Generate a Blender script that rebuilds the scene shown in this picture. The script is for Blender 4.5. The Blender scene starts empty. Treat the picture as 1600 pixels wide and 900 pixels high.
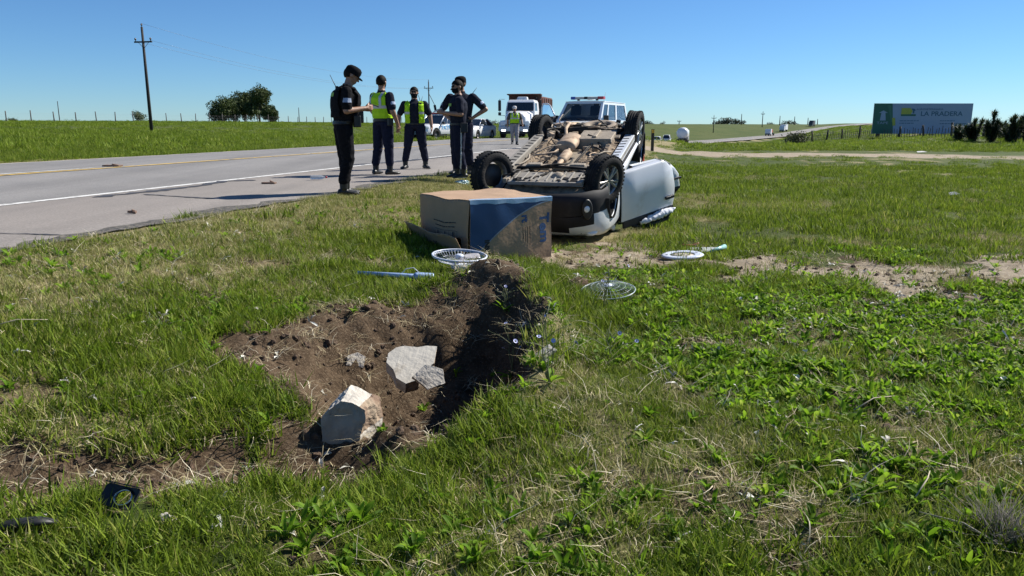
import bpy, bmesh, math, random
import numpy as np
from mathutils import Vector, Matrix, Euler, noise as mnoise

R = math.radians
scene = bpy.context.scene
col = scene.collection
rng = np.random.default_rng(7)
random.seed(7)

# ---------------------------------------------------------------- camera
CAM_H = 0.95
PITCH = 12.0
FPX = 1200.0
cam_d = bpy.data.cameras.new('camera')
cam_d.sensor_width = 36.0
cam_d.lens = 36.0 * FPX / 1600.0
cam_d.clip_start = 0.05
cam_d.clip_end = 12000.0
cam = bpy.data.objects.new('camera', cam_d)
col.objects.link(cam)
cam.location = (0, 0, CAM_H)
cam.rotation_euler = (R(90 - PITCH), 0, 0)
scene.camera = cam

# ---------------------------------------------------------------- sky and sun
SUN_AZ = R(60.0)      # clockwise from +Y
SUN_EL = R(41.0)
world = bpy.data.worlds.new('World')
scene.world = world
world.use_nodes = True
wn = world.node_tree.nodes
wl = world.node_tree.links
bg = wn['Background']
sky = wn.new('ShaderNodeTexSky')
sky.sky_type = 'NISHITA'
sky.sun_disc = False
sky.sun_elevation = SUN_EL
sky.sun_rotation = SUN_AZ
sky.altitude = 1500.0
sky.air_density = 1.0
sky.dust_density = 0.0
sky.ozone_density = 6.0
tint = wn.new('ShaderNodeMix')
tint.data_type = 'RGBA'
tint.blend_type = 'MULTIPLY'
tint.inputs[0].default_value = 1.0
tint.inputs[7].default_value = (0.74, 1.0, 1.20, 1)
wl.new(sky.outputs[0], tint.inputs[6])
wl.new(tint.outputs[2], bg.inputs[0])
bg.inputs[1].default_value = 0.060
sun_d = bpy.data.lights.new('sun', 'SUN')
sun_d.energy = 5.0
sun_d.angle = R(0.53)
sun_d.color = (1.0, 0.955, 0.87)
sun = bpy.data.objects.new('sun', sun_d)
col.objects.link(sun)
sun.location = (40, 15, 40)
_sv = Vector((math.sin(SUN_AZ) * math.cos(SUN_EL), math.cos(SUN_AZ) * math.cos(SUN_EL), math.sin(SUN_EL)))
sun.rotation_euler = (-_sv).to_track_quat('-Z', 'Y').to_euler()
scene.view_settings.view_transform = 'Standard'
scene.view_settings.look = 'None'
scene.view_settings.exposure = 0.70
scene.view_settings.gamma = 1.0
scene.view_settings.use_curve_mapping = False
scene.render.engine = 'CYCLES'
scene.cycles.max_bounces = 8
scene.cycles.use_denoising = True
scene.cycles.denoiser = 'OPENIMAGEDENOISE'
scene.cycles.denoising_input_passes = 'RGB_ALBEDO_NORMAL'
scene.cycles.denoising_prefilter = 'ACCURATE'
scene.cycles.use_adaptive_sampling = False
scene.cycles.transparent_max_bounces = 12

# ---------------------------------------------------------------- materials
MATS = {}


def nmat(name, base, rough=0.6, var=0.12, scale=6.0, bump=0.0, bscale=40.0, metal=0.0, spec=0.5,
         trans=0.0, base2=None, mixlo=0.45, mixhi=0.6, mscale=4.0, alpha=1.0, coat=0.0, emis=0.0, detail=6.0, stretch=None):
    """procedural principled material: noise-varied base colour, optional second colour in patches, bump"""
    if name in MATS:
        return MATS[name]
    m = bpy.data.materials.new(name)
    m.use_nodes = True
    nt = m.node_tree
    N, L = nt.nodes, nt.links
    b = N['Principled BSDF']
    tc = N.new('ShaderNodeTexCoord')
    vec = tc.outputs['Object']
    if stretch:
        mp = N.new('ShaderNodeMapping')
        mp.inputs['Scale'].default_value = stretch
        L.new(vec, mp.inputs[0])
        vec = mp.outputs[0]
    nz = N.new('ShaderNodeTexNoise')
    nz.inputs['Scale'].default_value = scale
    nz.inputs['Detail'].default_value = detail
    L.new(vec, nz.inputs['Vector'])
    mx = N.new('ShaderNodeMix')
    mx.data_type = 'RGBA'
    mx.inputs[6].default_value = tuple(max(0, c * (1 - var)) for c in base) + (1,)
    mx.inputs[7].default_value = tuple(min(1, c * (1 + var)) for c in base) + (1,)
    rm = N.new('ShaderNodeMapRange')
    rm.inputs[1].default_value = 0.3
    rm.inputs[2].default_value = 0.7
    L.new(nz.outputs[0], rm.inputs[0])
    L.new(rm.outputs[0], mx.inputs[0])
    outc = mx.outputs[2]
    if base2 is not None:
        n2 = N.new('ShaderNodeTexNoise')
        n2.inputs['Scale'].default_value = mscale
        n2.inputs['Detail'].default_value = 7
        n2.inputs['Roughness'].default_value = 0.62
        L.new(vec, n2.inputs['Vector'])
        r2 = N.new('ShaderNodeMapRange')
        r2.inputs[1].default_value = mixlo
        r2.inputs[2].default_value = mixhi
        L.new(n2.outputs[0], r2.inputs[0])
        m2 = N.new('ShaderNodeMix')
        m2.data_type = 'RGBA'
        m2.inputs[7].default_value = tuple(base2) + (1,)
        L.new(r2.outputs[0], m2.inputs[0])
        L.new(outc, m2.inputs[6])
        outc = m2.outputs[2]
    L.new(outc, b.inputs['Base Color'])
    b.inputs['Roughness'].default_value = rough
    b.inputs['Metallic'].default_value = metal
    b.inputs['Specular IOR Level'].default_value = spec
    if coat:
        b.inputs['Coat Weight'].default_value = coat
        b.inputs['Coat Roughness'].default_value = 0.08
    if trans:
        b.inputs['Transmission Weight'].default_value = trans
    if alpha < 1:
        b.inputs['Alpha'].default_value = alpha
    if emis:
        L.new(outc, b.inputs['Emission Color'])
        b.inputs['Emission Strength'].default_value = emis
    if bump:
        nb = N.new('ShaderNodeTexNoise')
        nb.inputs['Scale'].default_value = bscale
        nb.inputs['Detail'].default_value = 5
        L.new(vec, nb.inputs['Vector'])
        bp = N.new('ShaderNodeBump')
        bp.inputs['Strength'].default_value = bump
        bp.inputs['Distance'].default_value = 0.02
        L.new(nb.outputs[0], bp.inputs['Height'])
        L.new(bp.outputs[0], b.inputs['Normal'])
    MATS[name] = m
    return m


# ---------------------------------------------------------------- object helpers
def tag(o, label=None, cat=None, group=None, kind=None):
    if label:
        o['label'] = label
    if cat:
        o['category'] = cat
    if group:
        o['group'] = group
    if kind or cat:
        o['kind'] = kind or 'thing'
    return o


def thing(name, label, cat, loc=(0, 0, 0), rot=(0, 0, 0), group=None):
    o = bpy.data.objects.new(name, None)
    o.empty_display_size = 0.2
    col.objects.link(o)
    o.location = loc
    o.rotation_euler = rot
    return tag(o, label, cat, group)


class MB:
    """mesh builder"""
    def __init__(s):
        s.v, s.f, s.m, s.sm = [], [], [], []

    def add(s, verts, faces, mi=0, smooth=False):
        o = len(s.v)
        s.v.extend([tuple(p) for p in verts])
        for f in faces:
            s.f.append([i + o for i in f])
            s.m.append(mi)
            s.sm.append(smooth)
        return s

    def box(s, c, d, rot=(0, 0, 0), mi=0, taper=None):
        x, y, z = d[0] / 2, d[1] / 2, d[2] / 2
        vs = [(-x, -y, -z), (x, -y, -z), (x, y, -z), (-x, y, -z), (-x, -y, z), (x, -y, z), (x, y, z), (-x, y, z)]
        if taper:
            vs = vs[:4] + [(p[0] * taper[0], p[1] * taper[1], p[2]) for p in vs[4:]]
        M = Euler(rot).to_matrix()
        c = Vector(c)
        return s.add([M @ Vector(p) + c for p in vs],
                     [(0, 3, 2, 1), (4, 5, 6, 7), (0, 1, 5, 4), (1, 2, 6, 5), (2, 3, 7, 6), (3, 0, 4, 7)], mi)

    def tube(s, pts, rad, n=8, mi=0, caps=True, smooth=True, flat=1.0):
        pts = [Vector(p) for p in pts]
        if not hasattr(rad, '__len__'):
            rad = [rad] * len(pts)
        rings = []
        up = None
        for i, p in enumerate(pts):
            d = (pts[min(i + 1, len(pts) - 1)] - pts[max(i - 1, 0)])
            if d.length < 1e-9:
                d = Vector((0, 0, 1))
            d.normalize()
            if up is None:
                a = Vector((0, 0, 1)) if abs(d.z) < 0.9 else Vector((1, 0, 0))
                up = (a - d * a.dot(d)).normalized()
            else:
                up = (up - d * up.dot(d))
                up = up.normalized() if up.length > 1e-6 else d.orthogonal().normalized()
            sd = d.cross(up)
            rings.append([p + (up * math.cos(2 * math.pi * k / n) * flat + sd * math.sin(2 * math.pi * k / n)) * rad[i] for k in range(n)])
        vs = [q for r in rings for q in r]
        fs = []
        for i in range(len(rings) - 1):
            for k in range(n):
                k2 = (k + 1) % n
                fs.append((i * n + k, i * n + k2, (i + 1) * n + k2, (i + 1) * n + k))
        s.add(vs, fs, mi, smooth)
        if caps:
            o = len(s.v) - len(vs)
            s.f.append([o + k for k in range(n)][::-1]); s.m.append(mi); s.sm.append(False)
            e = o + (len(rings) - 1) * n
            s.f.append([e + k for k in range(n)]); s.m.append(mi); s.sm.append(False)
        return s

    def loft(s, rings, mi=0, caps=True, smooth=True, closed=True):
        n = len(rings[0])
        vs = [q for r in rings for q in r]
        fs = []
        for i in range(len(rings) - 1):
            for k in range(n if closed else n - 1):
                k2 = (k + 1) % n
                fs.append((i * n + k, i * n + k2, (i + 1) * n + k2, (i + 1) * n + k))
        o = len(s.v)
        s.add(vs, fs, mi, smooth)
        if caps:
            s.f.append([o + k for k in range(n)][::-1]); s.m.append(mi); s.sm.append(False)
            e = o + (len(rings) - 1) * n
            s.f.append([e + k for k in range(n)]); s.m.append(mi); s.sm.append(False)
        return s

    def lathe(s, prof, c=(0, 0, 0), axis='Z', n=24, mi=0, smooth=True, a0=0, a1=2 * math.pi):
        """prof: list of (r, h)"""
        full = abs(a1 - a0 - 2 * math.pi) < 1e-6
        m = n if full else n + 1
        vs = []
        for r, h in prof:
            for k in range(m):
                a = a0 + (a1 - a0) * k / n
                p = (r * math.cos(a), r * math.sin(a), h)
                if axis == 'Y':
                    p = (p[0], p[2], p[1])
                elif axis == 'X':
                    p = (p[2], p[0], p[1])
                vs.append((p[0] + c[0], p[1] + c[1], p[2] + c[2]))
        fs = []
        for i in range(len(prof) - 1):
            for k in range(m if full else m - 1):
                k2 = (k + 1) % m
                fs.append((i * m + k, i * m + k2, (i + 1) * m + k2, (i + 1) * m + k))
        return s.add(vs, fs, mi, smooth)

    def prism(s, poly, h0, h1, plane='XY', mi=0):
        """extrude 2D polygon between h0 and h1; plane names the polygon axes"""
        def P(a, b, h):
            return {'XY': (a, b, h), 'XZ': (a, h, b), 'YZ': (h, a, b)}[plane]
        n = len(poly)
        vs = [P(a, b, h0) for a, b in poly] + [P(a, b, h1) for a, b in poly]
        fs = [list(range(n))[::-1], list(range(n, 2 * n))]
        for k in range(n):
            k2 = (k + 1) % n
            fs.append((k, k2, n + k2, n + k))
        return s.add(vs, fs, mi)

    def sphere(s, c, r, n=12, m=8, mi=0, scale=(1, 1, 1)):
        vs, fs = [], []
        for i in range(m + 1):
            ph = math.pi * i / m
            for k in range(n):
                a = 2 * math.pi * k / n
                vs.append((c[0] + r * scale[0] * math.sin(ph) * math.cos(a), c[1] + r * scale[1] * math.sin(ph) * math.sin(a), c[2] + r * scale[2] * math.cos(ph)))
        for i in range(m):
            for k in range(n):
                k2 = (k + 1) % n
                fs.append((i * n + k, (i + 1) * n + k, (i + 1) * n + k2, i * n + k2))
        return s.add(vs, fs, mi, True)

    def xform(s, M):
        s.v = [tuple(M @ Vector(p)) for p in s.v]
        return s

    def jitter(s, amp, freq=3.0, seed=0.0):
        out = []
        for p in s.v:
            q = Vector(p)
            nv = mnoise.noise_vector(q * freq + Vector((seed, seed * 1.7, -seed)))
            out.append(tuple(q + nv * amp))
        s.v = out
        return s

    def mesh(s, name):
        me = bpy.data.meshes.new(name)
        me.from_pydata(s.v, [], s.f)
        me.polygons.foreach_set('material_index', s.m)
        me.polygons.foreach_set('use_smooth', s.sm)
        me.update()
        return me

    def build(s, name, mats, parent=None, bevel=0.0, fix=True, seg=2, subdiv=0, weld=False):
        me = s.mesh(name)
        if fix or weld:
            bm = bmesh.new()
            bm.from_mesh(me)
            if weld:
                bmesh.ops.remove_doubles(bm, verts=bm.verts, dist=1e-5)
            bmesh.ops.recalc_face_normals(bm, faces=bm.faces)
            bm.to_mesh(me)
            bm.free()
        if not isinstance(mats, (list, tuple)):
            mats = [mats]
        for m in mats:
            me.materials.append(m)
        o = bpy.data.objects.new(name, me)
        col.objects.link(o)
        if parent is not None:
            o.parent = parent
        if subdiv:
            sd = o.modifiers.new('s', 'SUBSURF')
            sd.levels = sd.render_levels = subdiv
        if bevel:
            bv = o.modifiers.new('b', 'BEVEL')
            bv.width = bevel
            bv.segments = seg
            bv.limit_method = 'ANGLE'
            bv.angle_limit = R(35)
        return o


def ellipse_ring(c, rx, ry, n=16, M=None, pw=1.0, z=0.0):
    out = []
    for k in range(n):
        a = 2 * math.pi * k / n
        ca, sa = math.cos(a), math.sin(a)
        p = Vector((math.copysign(abs(ca) ** pw, ca) * rx, math.copysign(abs(sa) ** pw, sa) * ry, z))
        if M is not None:
            p = M @ p
        out.append(p + Vector(c))
    return out


def copy_tree(o, parent=None):
    c = o.copy()
    col.objects.link(c)
    c.parent = parent
    for ch in list(o.children):
        copy_tree(ch, c)
    return c


def text_mesh(name, body, size, mat, parent, loc, rot, extr=0.002, align='CENTER', bold=0.0, sx=1.0):
    cu = bpy.data.curves.new(name, 'FONT')
    cu.body = body
    cu.size = size
    cu.align_x = align
    cu.align_y = 'CENTER'
    cu.extrude = extr
    cu.offset = bold
    cu.resolution_u = 3
    t = bpy.data.objects.new(name + '_src', cu)
    col.objects.link(t)
    dg = bpy.context.evaluated_depsgraph_get()
    me = bpy.data.meshes.new_from_object(t.evaluated_get(dg))
    bpy.data.objects.remove(t)
    bpy.data.curves.remove(cu)
    me.materials.clear()
    me.materials.append(mat)
    o = bpy.data.objects.new(name, me)
    col.objects.link(o)
    o.parent = parent
    o.location = loc
    o.rotation_euler = rot
    o.scale = (sx, 1, 1)
    return o


# ---------------------------------------------------------------- terrain
HEAD = R(15.4)
_ys = np.concatenate([np.arange(-80, 200, 2.0), np.arange(200, 1400, 4.0)])
_hd = np.interp(_ys, [-80, 165, 270, 600, 1400], [HEAD, HEAD, R(29.5), R(31.5), R(34)])
_xc = np.zeros_like(_ys)
_i0 = np.argmin(abs(_ys))
_dx = np.tan(_hd)
_cum = np.concatenate([[0], np.cumsum((_dx[1:] + _dx[:-1]) / 2 * np.diff(_ys))])
_xc = _cum - np.interp(0.0, _ys, _cum) + (-11.9 / math.cos(HEAD))


def sm(x, a, b):
    t = np.clip((x - a) / (b - a), 0, 1)
    return t * t * (3 - 2 * t)


def road_t(x, y):
    """signed offset right of the road's centre line"""
    return (x - np.interp(y, _ys, _xc)) * np.cos(np.interp(y, _ys, _hd))


def road_z(y):
    return np.interp(y, [-80, 48, 58, 70, 100, 140, 190, 260, 330, 400, 470, 540, 620, 720, 1400],
                     [0, 0, -.1, -.45, -1.5, -2.7, -3.5, -4.0, -3.6, -1.9, -.2, 1.0, 2.0, 2.2, 1.5])


def crown(t):
    return np.interp(t, [-6.0, -4.6, -3.6, 0, 3.6, 6.45, 8], [.0, .05, .09, .11, 0, -.015, -.03])


ROAD_L, ROAD_R = -4.5, 6.45


def vnoise(x, y, f, seed=0):
    """cheap smooth value noise, vectorised"""
    X, Y = np.asarray(x) * f + seed * 17.13, np.asarray(y) * f - seed * 9.7
    xi, yi = np.floor(X), np.floor(Y)
    fx, fy = X - xi, Y - yi
    fx = fx * fx * (3 - 2 * fx)
    fy = fy * fy * (3 - 2 * fy)

    def h(a, b):
        v = np.sin(a * 127.1 + b * 311.7 + seed * 74.7) * 43758.5453
        return v - np.floor(v)
    return (h(xi, yi) * (1 - fx) + h(xi + 1, yi) * fx) * (1 - fy) + (h(xi, yi + 1) * (1 - fx) + h(xi + 1, yi + 1) * fx) * fy


def fbm(x, y, f, o=4, seed=0):
    s, a, n = 0, 0.5, 0
    for i in range(o):
        s = s + a * vnoise(x, y, f * 2 ** i, seed + i * 3.1)
        n += a
        a *= 0.5
    return s / n


def seg_dist(x, y, pts):
    d = np.full(np.shape(x), 1e9)
    for (ax, ay), (bx, by) in zip(pts[:-1], pts[1:]):
        ux, uy = bx - ax, by - ay
        q = np.clip(((x - ax) * ux + (y - ay) * uy) / (ux * ux + uy * uy), 0, 1)
        d = np.minimum(d, np.hypot(x - ax - q * ux, y - ay - q * uy))
    return d


RUT = [(-3.6, 2.45), (-2.3, 2.80), (-1.75, 3.0), (-1.15, 3.30), (-0.85, 3.45)]
HOLE_C = (-0.40, 4.55)


def hole_r(x, y):
    """1 at the rim of the crater, 0 at its centre; steep on the right, long and shallow on the left"""
    wob = (fbm(x, y, 1.6, 3, 5) - .5) * .28
    dx = x - HOLE_C[0] - 0.13 * (y - HOLE_C[1])
    dy = y - HOLE_C[1]
    ax = np.where(dx > 0, 0.55, 1.45)
    ay = np.where(dy > 0, 1.60, 0.40 + .52 * sm(dx, -1.1, -.25))
    return np.sqrt((dx / ax) ** 2 + (dy / ay) ** 2) + wob


def terrain(x, y, detail=True):
    x = np.asarray(x, float)
    y = np.asarray(y, float)
    t = road_t(x, y)
    rz = road_z(y)
    # under the road
    z = rz + crown(t) - (0.012 + .04 * (1 - sm(t, 5.4, 6.2)) * sm(t, -4.2, -3.6)) - np.clip((np.hypot(x, y) - 60) / 900, 0, .5)
    # right verge
    u = t - ROAD_R
    base = np.interp(y, [-50, 12, 25, 40, 60, 90, 120, 160, 250, 400, 600, 1000, 4000],
                     [-.52, -.5, -.55, -.68, -.5, -.1, .3, .5, .2, -1.0, 1.2, 1.6, .4])
    base = base + sm(x, 40, 160) * sm(y, 60, 200) * .5
    prof = np.interp(u, [0, .25, 1.2, 2.4, 3.2, 5.5, 9], [-.027, -.04, -.17, -.38, -.49, -.52, -.52])
    zr = (rz + prof) * (1 - sm(u, 7, 34)) + base * sm(u, 7, 34)
    z = np.where(u > 0, zr, z)
    # left verge and field
    v = ROAD_L - t
    pl = np.interp(v, [0, 1, 4, 8, 20, 50, 82, 110, 220, 600, 4000], [0.03, -.02, -.12, 0, .28, .9, 1.36, 1.36, .8, .4, .3])
    zl = rz * (1 - sm(v, 6, 45)) + .03 + pl
    z = np.where(v > 0, zl, z)
    if detail:
        # broad unevenness off the road
        off = np.where(u > 0, sm(u, .3, 3), 0) + np.where(v > 0, sm(v, 1, 6), 0)
        z = z + off * ((fbm(x, y, .45, 3, 2) - .5) * .16 + (fbm(x, y, .06, 3, 8) - .5) * .35 * sm(np.hypot(x, y), 14, 60))
        near = (1 - sm(np.hypot(x, y), 12, 20)) * np.where(u > 0, sm(u, .1, .8), 0)
        z = z + near * (fbm(x, y, 4.0, 4, 11) - .5) * .07
        # hollow that the verge falls into in front of the camera, crater and rut
        hr = hole_r(x, y)
        k = np.clip(1 - hr, 0, 1)
        z = z - .62 * sm(k, 0, .60) * (0.45 + .55 * sm(x, -1.9, -.5))
        z = z - .58 * np.exp(-(((x + .44 - .12 * (y - 4.3)) / .46) ** 2 + ((y - 4.15) / .70) ** 2)) * sm(k, 0, .15)
        z = z - .13 * np.exp(-(((x + .55) / .75) ** 2 + ((y - 3.25) / .55) ** 2))
        z = z + .20 * np.exp(-((hr - 1.12) / .17) ** 2) * sm(x, -1.2, .1) * sm(y, 3.6, 5.2)
        z = z + .17 * np.exp(-(((x + .12) / .42) ** 2 + ((y - 6.55) / .4) ** 2))
        z = z + .10 * np.exp(-(((x - .62) / .12) ** 2 + ((y - 6.95) / .12) ** 2))
        ruf = (fbm(x, y, 3.4, 3, 23) - .5) * .20 + (fbm(x, y, 9, 4, 21) - .5) * .13 + (fbm(x, y, 26, 3, 29) - .5) * .04
        z = z + ruf * np.maximum(sm(1.25 - hr, 0, .3), .7 * sm(.32 - seg_dist(x, y, RUT), 0, .2)) * near
        z = z - .11 * sm(.36 - seg_dist(x, y, RUT), 0, .3)
    return z


def gz(x, y):
    return float(terrain(np.array([x]), np.array([y]))[0])


_cp, _sp = math.cos(R(PITCH)), math.sin(R(PITCH))


def ray(px, py):
    a, b = (px - 800) / FPX, (450 - py) / FPX
    return Vector((a, _cp + b * _sp, -_sp + b * _cp))


def at(px, py, y):
    """point at forward distance y seen at photo position (px, py)"""
    d = ray(px, py)
    return Vector((0, 0, CAM_H)) + d * (y / d.y)


def on_ground(px, py, lo=1.5, hi=400):
    d = ray(px, py)
    prev = lo
    yy = lo
    while yy < hi:
        p = Vector((0, 0, CAM_H)) + d * (yy / d.y)
        if p.z < gz(p.x, p.y):
            return p
        yy *= 1.01
    return p


BARE = [(.9, 8.7), (2.2, 8.35), (3.6, 7.6), (5.6, 7.75), (9, 8.0)]


def dirt_mask(x, y):
    """bare earth 0..1"""
    n = fbm(x, y, 2.2, 4, 3)
    n2 = fbm(x, y, 7.0, 3, 13)
    hr = hole_r(x, y) + (n2 - .5) * .35
    d = sm(1.14 - hr, 0, .12) * (1 - sm(y, 6.6, 7.2))
    d = np.maximum(d, .95 * sm(.37 + (n2 - .5) * .5 - seg_dist(x, y, RUT), 0, .1))
    # mound of thrown soil by the fan
    d = np.maximum(d, sm(.5 + (n2 - .5) * .6 - np.hypot((x + .08) / 1.2, (y - 6.55) / .9), 0, .12))
    d = np.maximum(d, sm(.14 + (n2 - .5) * .1 - np.hypot(x - .62, y - 6.95), 0, .05))
    # bare gravel patch right of the box
    c = seg_dist(x, y, BARE)
    d = np.maximum(d, .9 * sm(.75 + (n - .5) * 2.2 + (n2 - .5) * 1.0 - c, 0, .25))
    # thin spots
    d = np.maximum(d, .45 * sm(fbm(x, y, 1.9, 4, 41) - .63, 0, .05) * (1 - sm(y, 7, 9)))
    return np.clip(d, 0, 1)


def track_mask(x, y):
    """the pale dirt track and other sandy ground"""
    n = fbm(x, y, .35, 4, 6)
    c = np.abs(y - (40.5 - .09 * (x - 6)))
    a = sm(3.4 + (n - .5) * 4.5 - c, 0, .9) * sm(x, 3, 6) * (1 - .6 * sm(x, 19, 30))
    n1, n2 = fbm(x, y, 2.2, 4, 3), fbm(x, y, 7.0, 3, 13)
    g = .85 * sm(.62 + (n1 - .5) * 2.0 + (n2 - .5) * 1.0 - seg_dist(x, y, BARE), 0, .3)
    return np.maximum(a, g)


def dry_mask(x, y):
    """dry mown grass along the asphalt"""
    u = road_t(x, y) - ROAD_R
    n = fbm(x, y, .9, 4, 31)
    d = (1 - sm(u + (n - .5) * 3.0, 1.0, 3.2)) * (u > 0)
    d = np.maximum(d, .7 * sm(n - .60, 0, .10) * (u > 0))
    d = np.maximum(d, .55 * sm(fbm(x, y, 1.25, 4, 131) - .57, 0, .08) * (1 - sm(y, 5.0, 6.5)) * (u > 0))
    d = np.maximum(d, .7 * sm(y, 8.5, 10) * (1 - sm(y, 20, 30)) * sm(fbm(x, y, .4, 4, 51) - .5, 0, .15))
    return np.clip(d, 0, 1)


def stretch_axis(lo, f0, f1, hi, step, g):
    a = list(np.arange(f0, f1 + 1e-6, step))
    d = step
    v = f1
    while v < hi:
        d *= g
        v += d
        a.append(v)
    d = step
    v = f0
    pre = []
    while v > lo:
        d *= g
        v -= d
        pre.append(v)
    return np.array(pre[::-1] + a)


gx = stretch_axis(-3500, -3.0, 4.2, 3500, .035, 1.045)
gy = stretch_axis(-60, 1.6, 8.6, 5500, .035, 1.04)
X, Y = np.meshgrid(gx, gy)
Z = terrain(X, Y)
nx, ny = len(gx), len(gy)
V = np.stack([X, Y, Z], -1).reshape(-1, 3)
ii = (np.arange(ny - 1)[:, None] * nx + np.arange(nx - 1)[None, :]).reshape(-1)
F = np.stack([ii, ii + 1, ii + nx + 1, ii + nx], -1)
me = bpy.data.meshes.new('ground')
me.vertices.add(len(V))
me.vertices.foreach_set('co', V.reshape(-1))
me.loops.add(len(F) * 4)
me.loops.foreach_set('vertex_index', F.reshape(-1))
me.polygons.add(len(F))
me.polygons.foreach_set('loop_start', np.arange(len(F)) * 4)
me.polygons.foreach_set('loop_total', np.full(len(F), 4))
me.polygons.foreach_set('use_smooth', np.ones(len(F), bool))
me.update()
ca = me.color_attributes.new('soil', 'FLOAT_COLOR', 'POINT')
cc = np.zeros((len(V), 4), np.float32)
cc[:, 0] = dirt_mask(V[:, 0], V[:, 1])
cc[:, 1] = dry_mask(V[:, 0], V[:, 1])
cc[:, 2] = track_mask(V[:, 0], V[:, 1])
cc[:, 3] = 1
ca.data.foreach_set('color', cc.reshape(-1))
ground = bpy.data.objects.new('ground', me)
col.objects.link(ground)
tag(ground, kind='structure')


def ground_material():
    m = bpy.data.materials.new('ground')
    m.use_nodes = True
    N, L = m.node_tree.nodes, m.node_tree.links
    b = N['Principled BSDF']
    b.inputs['Roughness'].default_value = .95
    b.inputs['Specular IOR Level'].default_value = .15
    geo = N.new('ShaderNodeNewGeometry')
    pos = geo.outputs['Position']
    at_ = N.new('ShaderNodeAttribute')
    at_.attribute_name = 'soil'
    sep = N.new('ShaderNodeSeparateColor')
    L.new(at_.outputs['Color'], sep.inputs[0])

    def nz(scale, det=6, rgh=.6, st=None):
        n = N.new('ShaderNodeTexNoise')
        n.inputs['Scale'].default_value = scale
        n.inputs['Detail'].default_value = det
        n.inputs['Roughness'].default_value = rgh
        if st:
            mp = N.new('ShaderNodeMapping')
            mp.inputs['Scale'].default_value = st
            L.new(pos, mp.inputs[0])
            L.new(mp.outputs[0], n.inputs['Vector'])
        else:
            L.new(pos, n.inputs['Vector'])
        return n.outputs[0]

    def rmp(x, a, b_, lo=0, hi=1):
        r = N.new('ShaderNodeMapRange')
        for i, v in enumerate((a, b_, lo, hi)):
            r.inputs[i + 1].default_value = v
        L.new(x, r.inputs[0])
        return r.outputs[0]

    def mix(f, a, b_):
        x = N.new('ShaderNodeMix')
        x.data_type = 'RGBA'
        if isinstance(f, float):
            x.inputs[0].default_value = f
        else:
            L.new(f, x.inputs[0])
        for i, v in ((6, a), (7, b_)):
            if isinstance(v, tuple):
                x.inputs[i].default_value = v + (1,)
            else:
                L.new(v, x.inputs[i])
        return x.outputs[2]

    green = mix(rmp(nz(.8, 8, .7), .35, .65), (.042, .068, .011), (.085, .120, .020))
    green = mix(rmp(nz(.09, 6, .65), .42, .62), green, (.105, .120, .030))
    green = mix(rmp(nz(22, 5, .7), .35, .7), green, (.040, .052, .014))
    green = mix(rmp(nz(3.2, 6, .7, (1, .35, 1)), .55, .75), green, (.140, .185, .035))
    dry = mix(rmp(nz(14, 7, .7), .35, .65), (.150, .125, .060), (.330, .280, .150))
    soil = mix(rmp(nz(11, 8, .7), .35, .65), (.052, .034, .020), (.125, .086, .053))
    soil = mix(rmp(nz(60, 4, .6), .55, .7), soil, (.200, .150, .100))
    sand = mix(rmp(nz(5, 7, .7), .35, .65), (.250, .200, .140), (.380, .315, .235))
    brk = nz(6, 6, .7)

    def wob(x, amt=.55):
        a = N.new('ShaderNodeMath')
        a.operation = 'MULTIPLY_ADD'
        L.new(brk, a.inputs[0])
        a.inputs[1].default_value = amt
        L.new(x, a.inputs[2])
        return a.outputs[0]
    c = mix(rmp(wob(sep.outputs[1]), .55, .95), green, dry)
    c = mix(rmp(wob(sep.outputs[0]), .50, .85), c, soil)
    c = mix(rmp(wob(sep.outputs[2]), .50, .95), c, sand)
    # gravelly patch further right is paler: broad colour drift of the bare soil
    L.new(c, b.inputs['Base Color'])
    bp = N.new('ShaderNodeBump')
    bp.inputs['Strength'].default_value = .8
    bp.inputs['Distance'].default_value = .03
    L.new(nz(45, 6, .7), bp.inputs['Height'])
    L.new(bp.outputs[0], b.inputs['Normal'])
    return m


me.materials.append(ground_material())

# ---------------------------------------------------------------- road
def strip(name, t0, t1, y0, y1, lift, mat, parent=None, nt=1, jit0=0.0, jit1=0.0, step=None):
    yy = []
    y = y0
    while y < y1:
        yy.append(y)
        y += step if step else (1.0 if y < 60 else 3.0)
    yy.append(y1)
    yy = np.array(yy)
    xc = np.interp(yy, _ys, _xc)
    hd = np.interp(yy, _ys, _hd)
    vs, fs = [], []
    for i in range(len(yy)):
        for k in range(nt + 1):
            ta = t0 + (float(vnoise(yy[i], 0.3, 1.3, 3)) - .5) * jit0 + (float(vnoise(yy[i], 4.3, 5.3, 3)) - .5) * jit0 * .5
            tb = t1 + (float(vnoise(yy[i], 7.3, 1.1, 9)) - .5) * jit1 + (float(vnoise(yy[i], 9.3, 5.1, 9)) - .5) * jit1 * .5
            t = ta + (tb - ta) * k / nt
            x = xc[i] + t * math.cos(hd[i])
            y = yy[i] - t * math.sin(hd[i])
            zz = float(road_z(np.interp(yy[i], _ys, _ys))) + float(crown(t)) + lift * (1 + max(0, yy[i] - 30) / 60)
            vs.append((x, y, zz))
    for i in range(len(yy) - 1):
        for k in range(nt):
            a = i * (nt + 1) + k
            fs.append((a, a + 1, a + nt + 2, a + nt + 1))
    mb = MB().add(vs, fs, 0, True)
    return mb.build(name, mat, parent)


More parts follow.
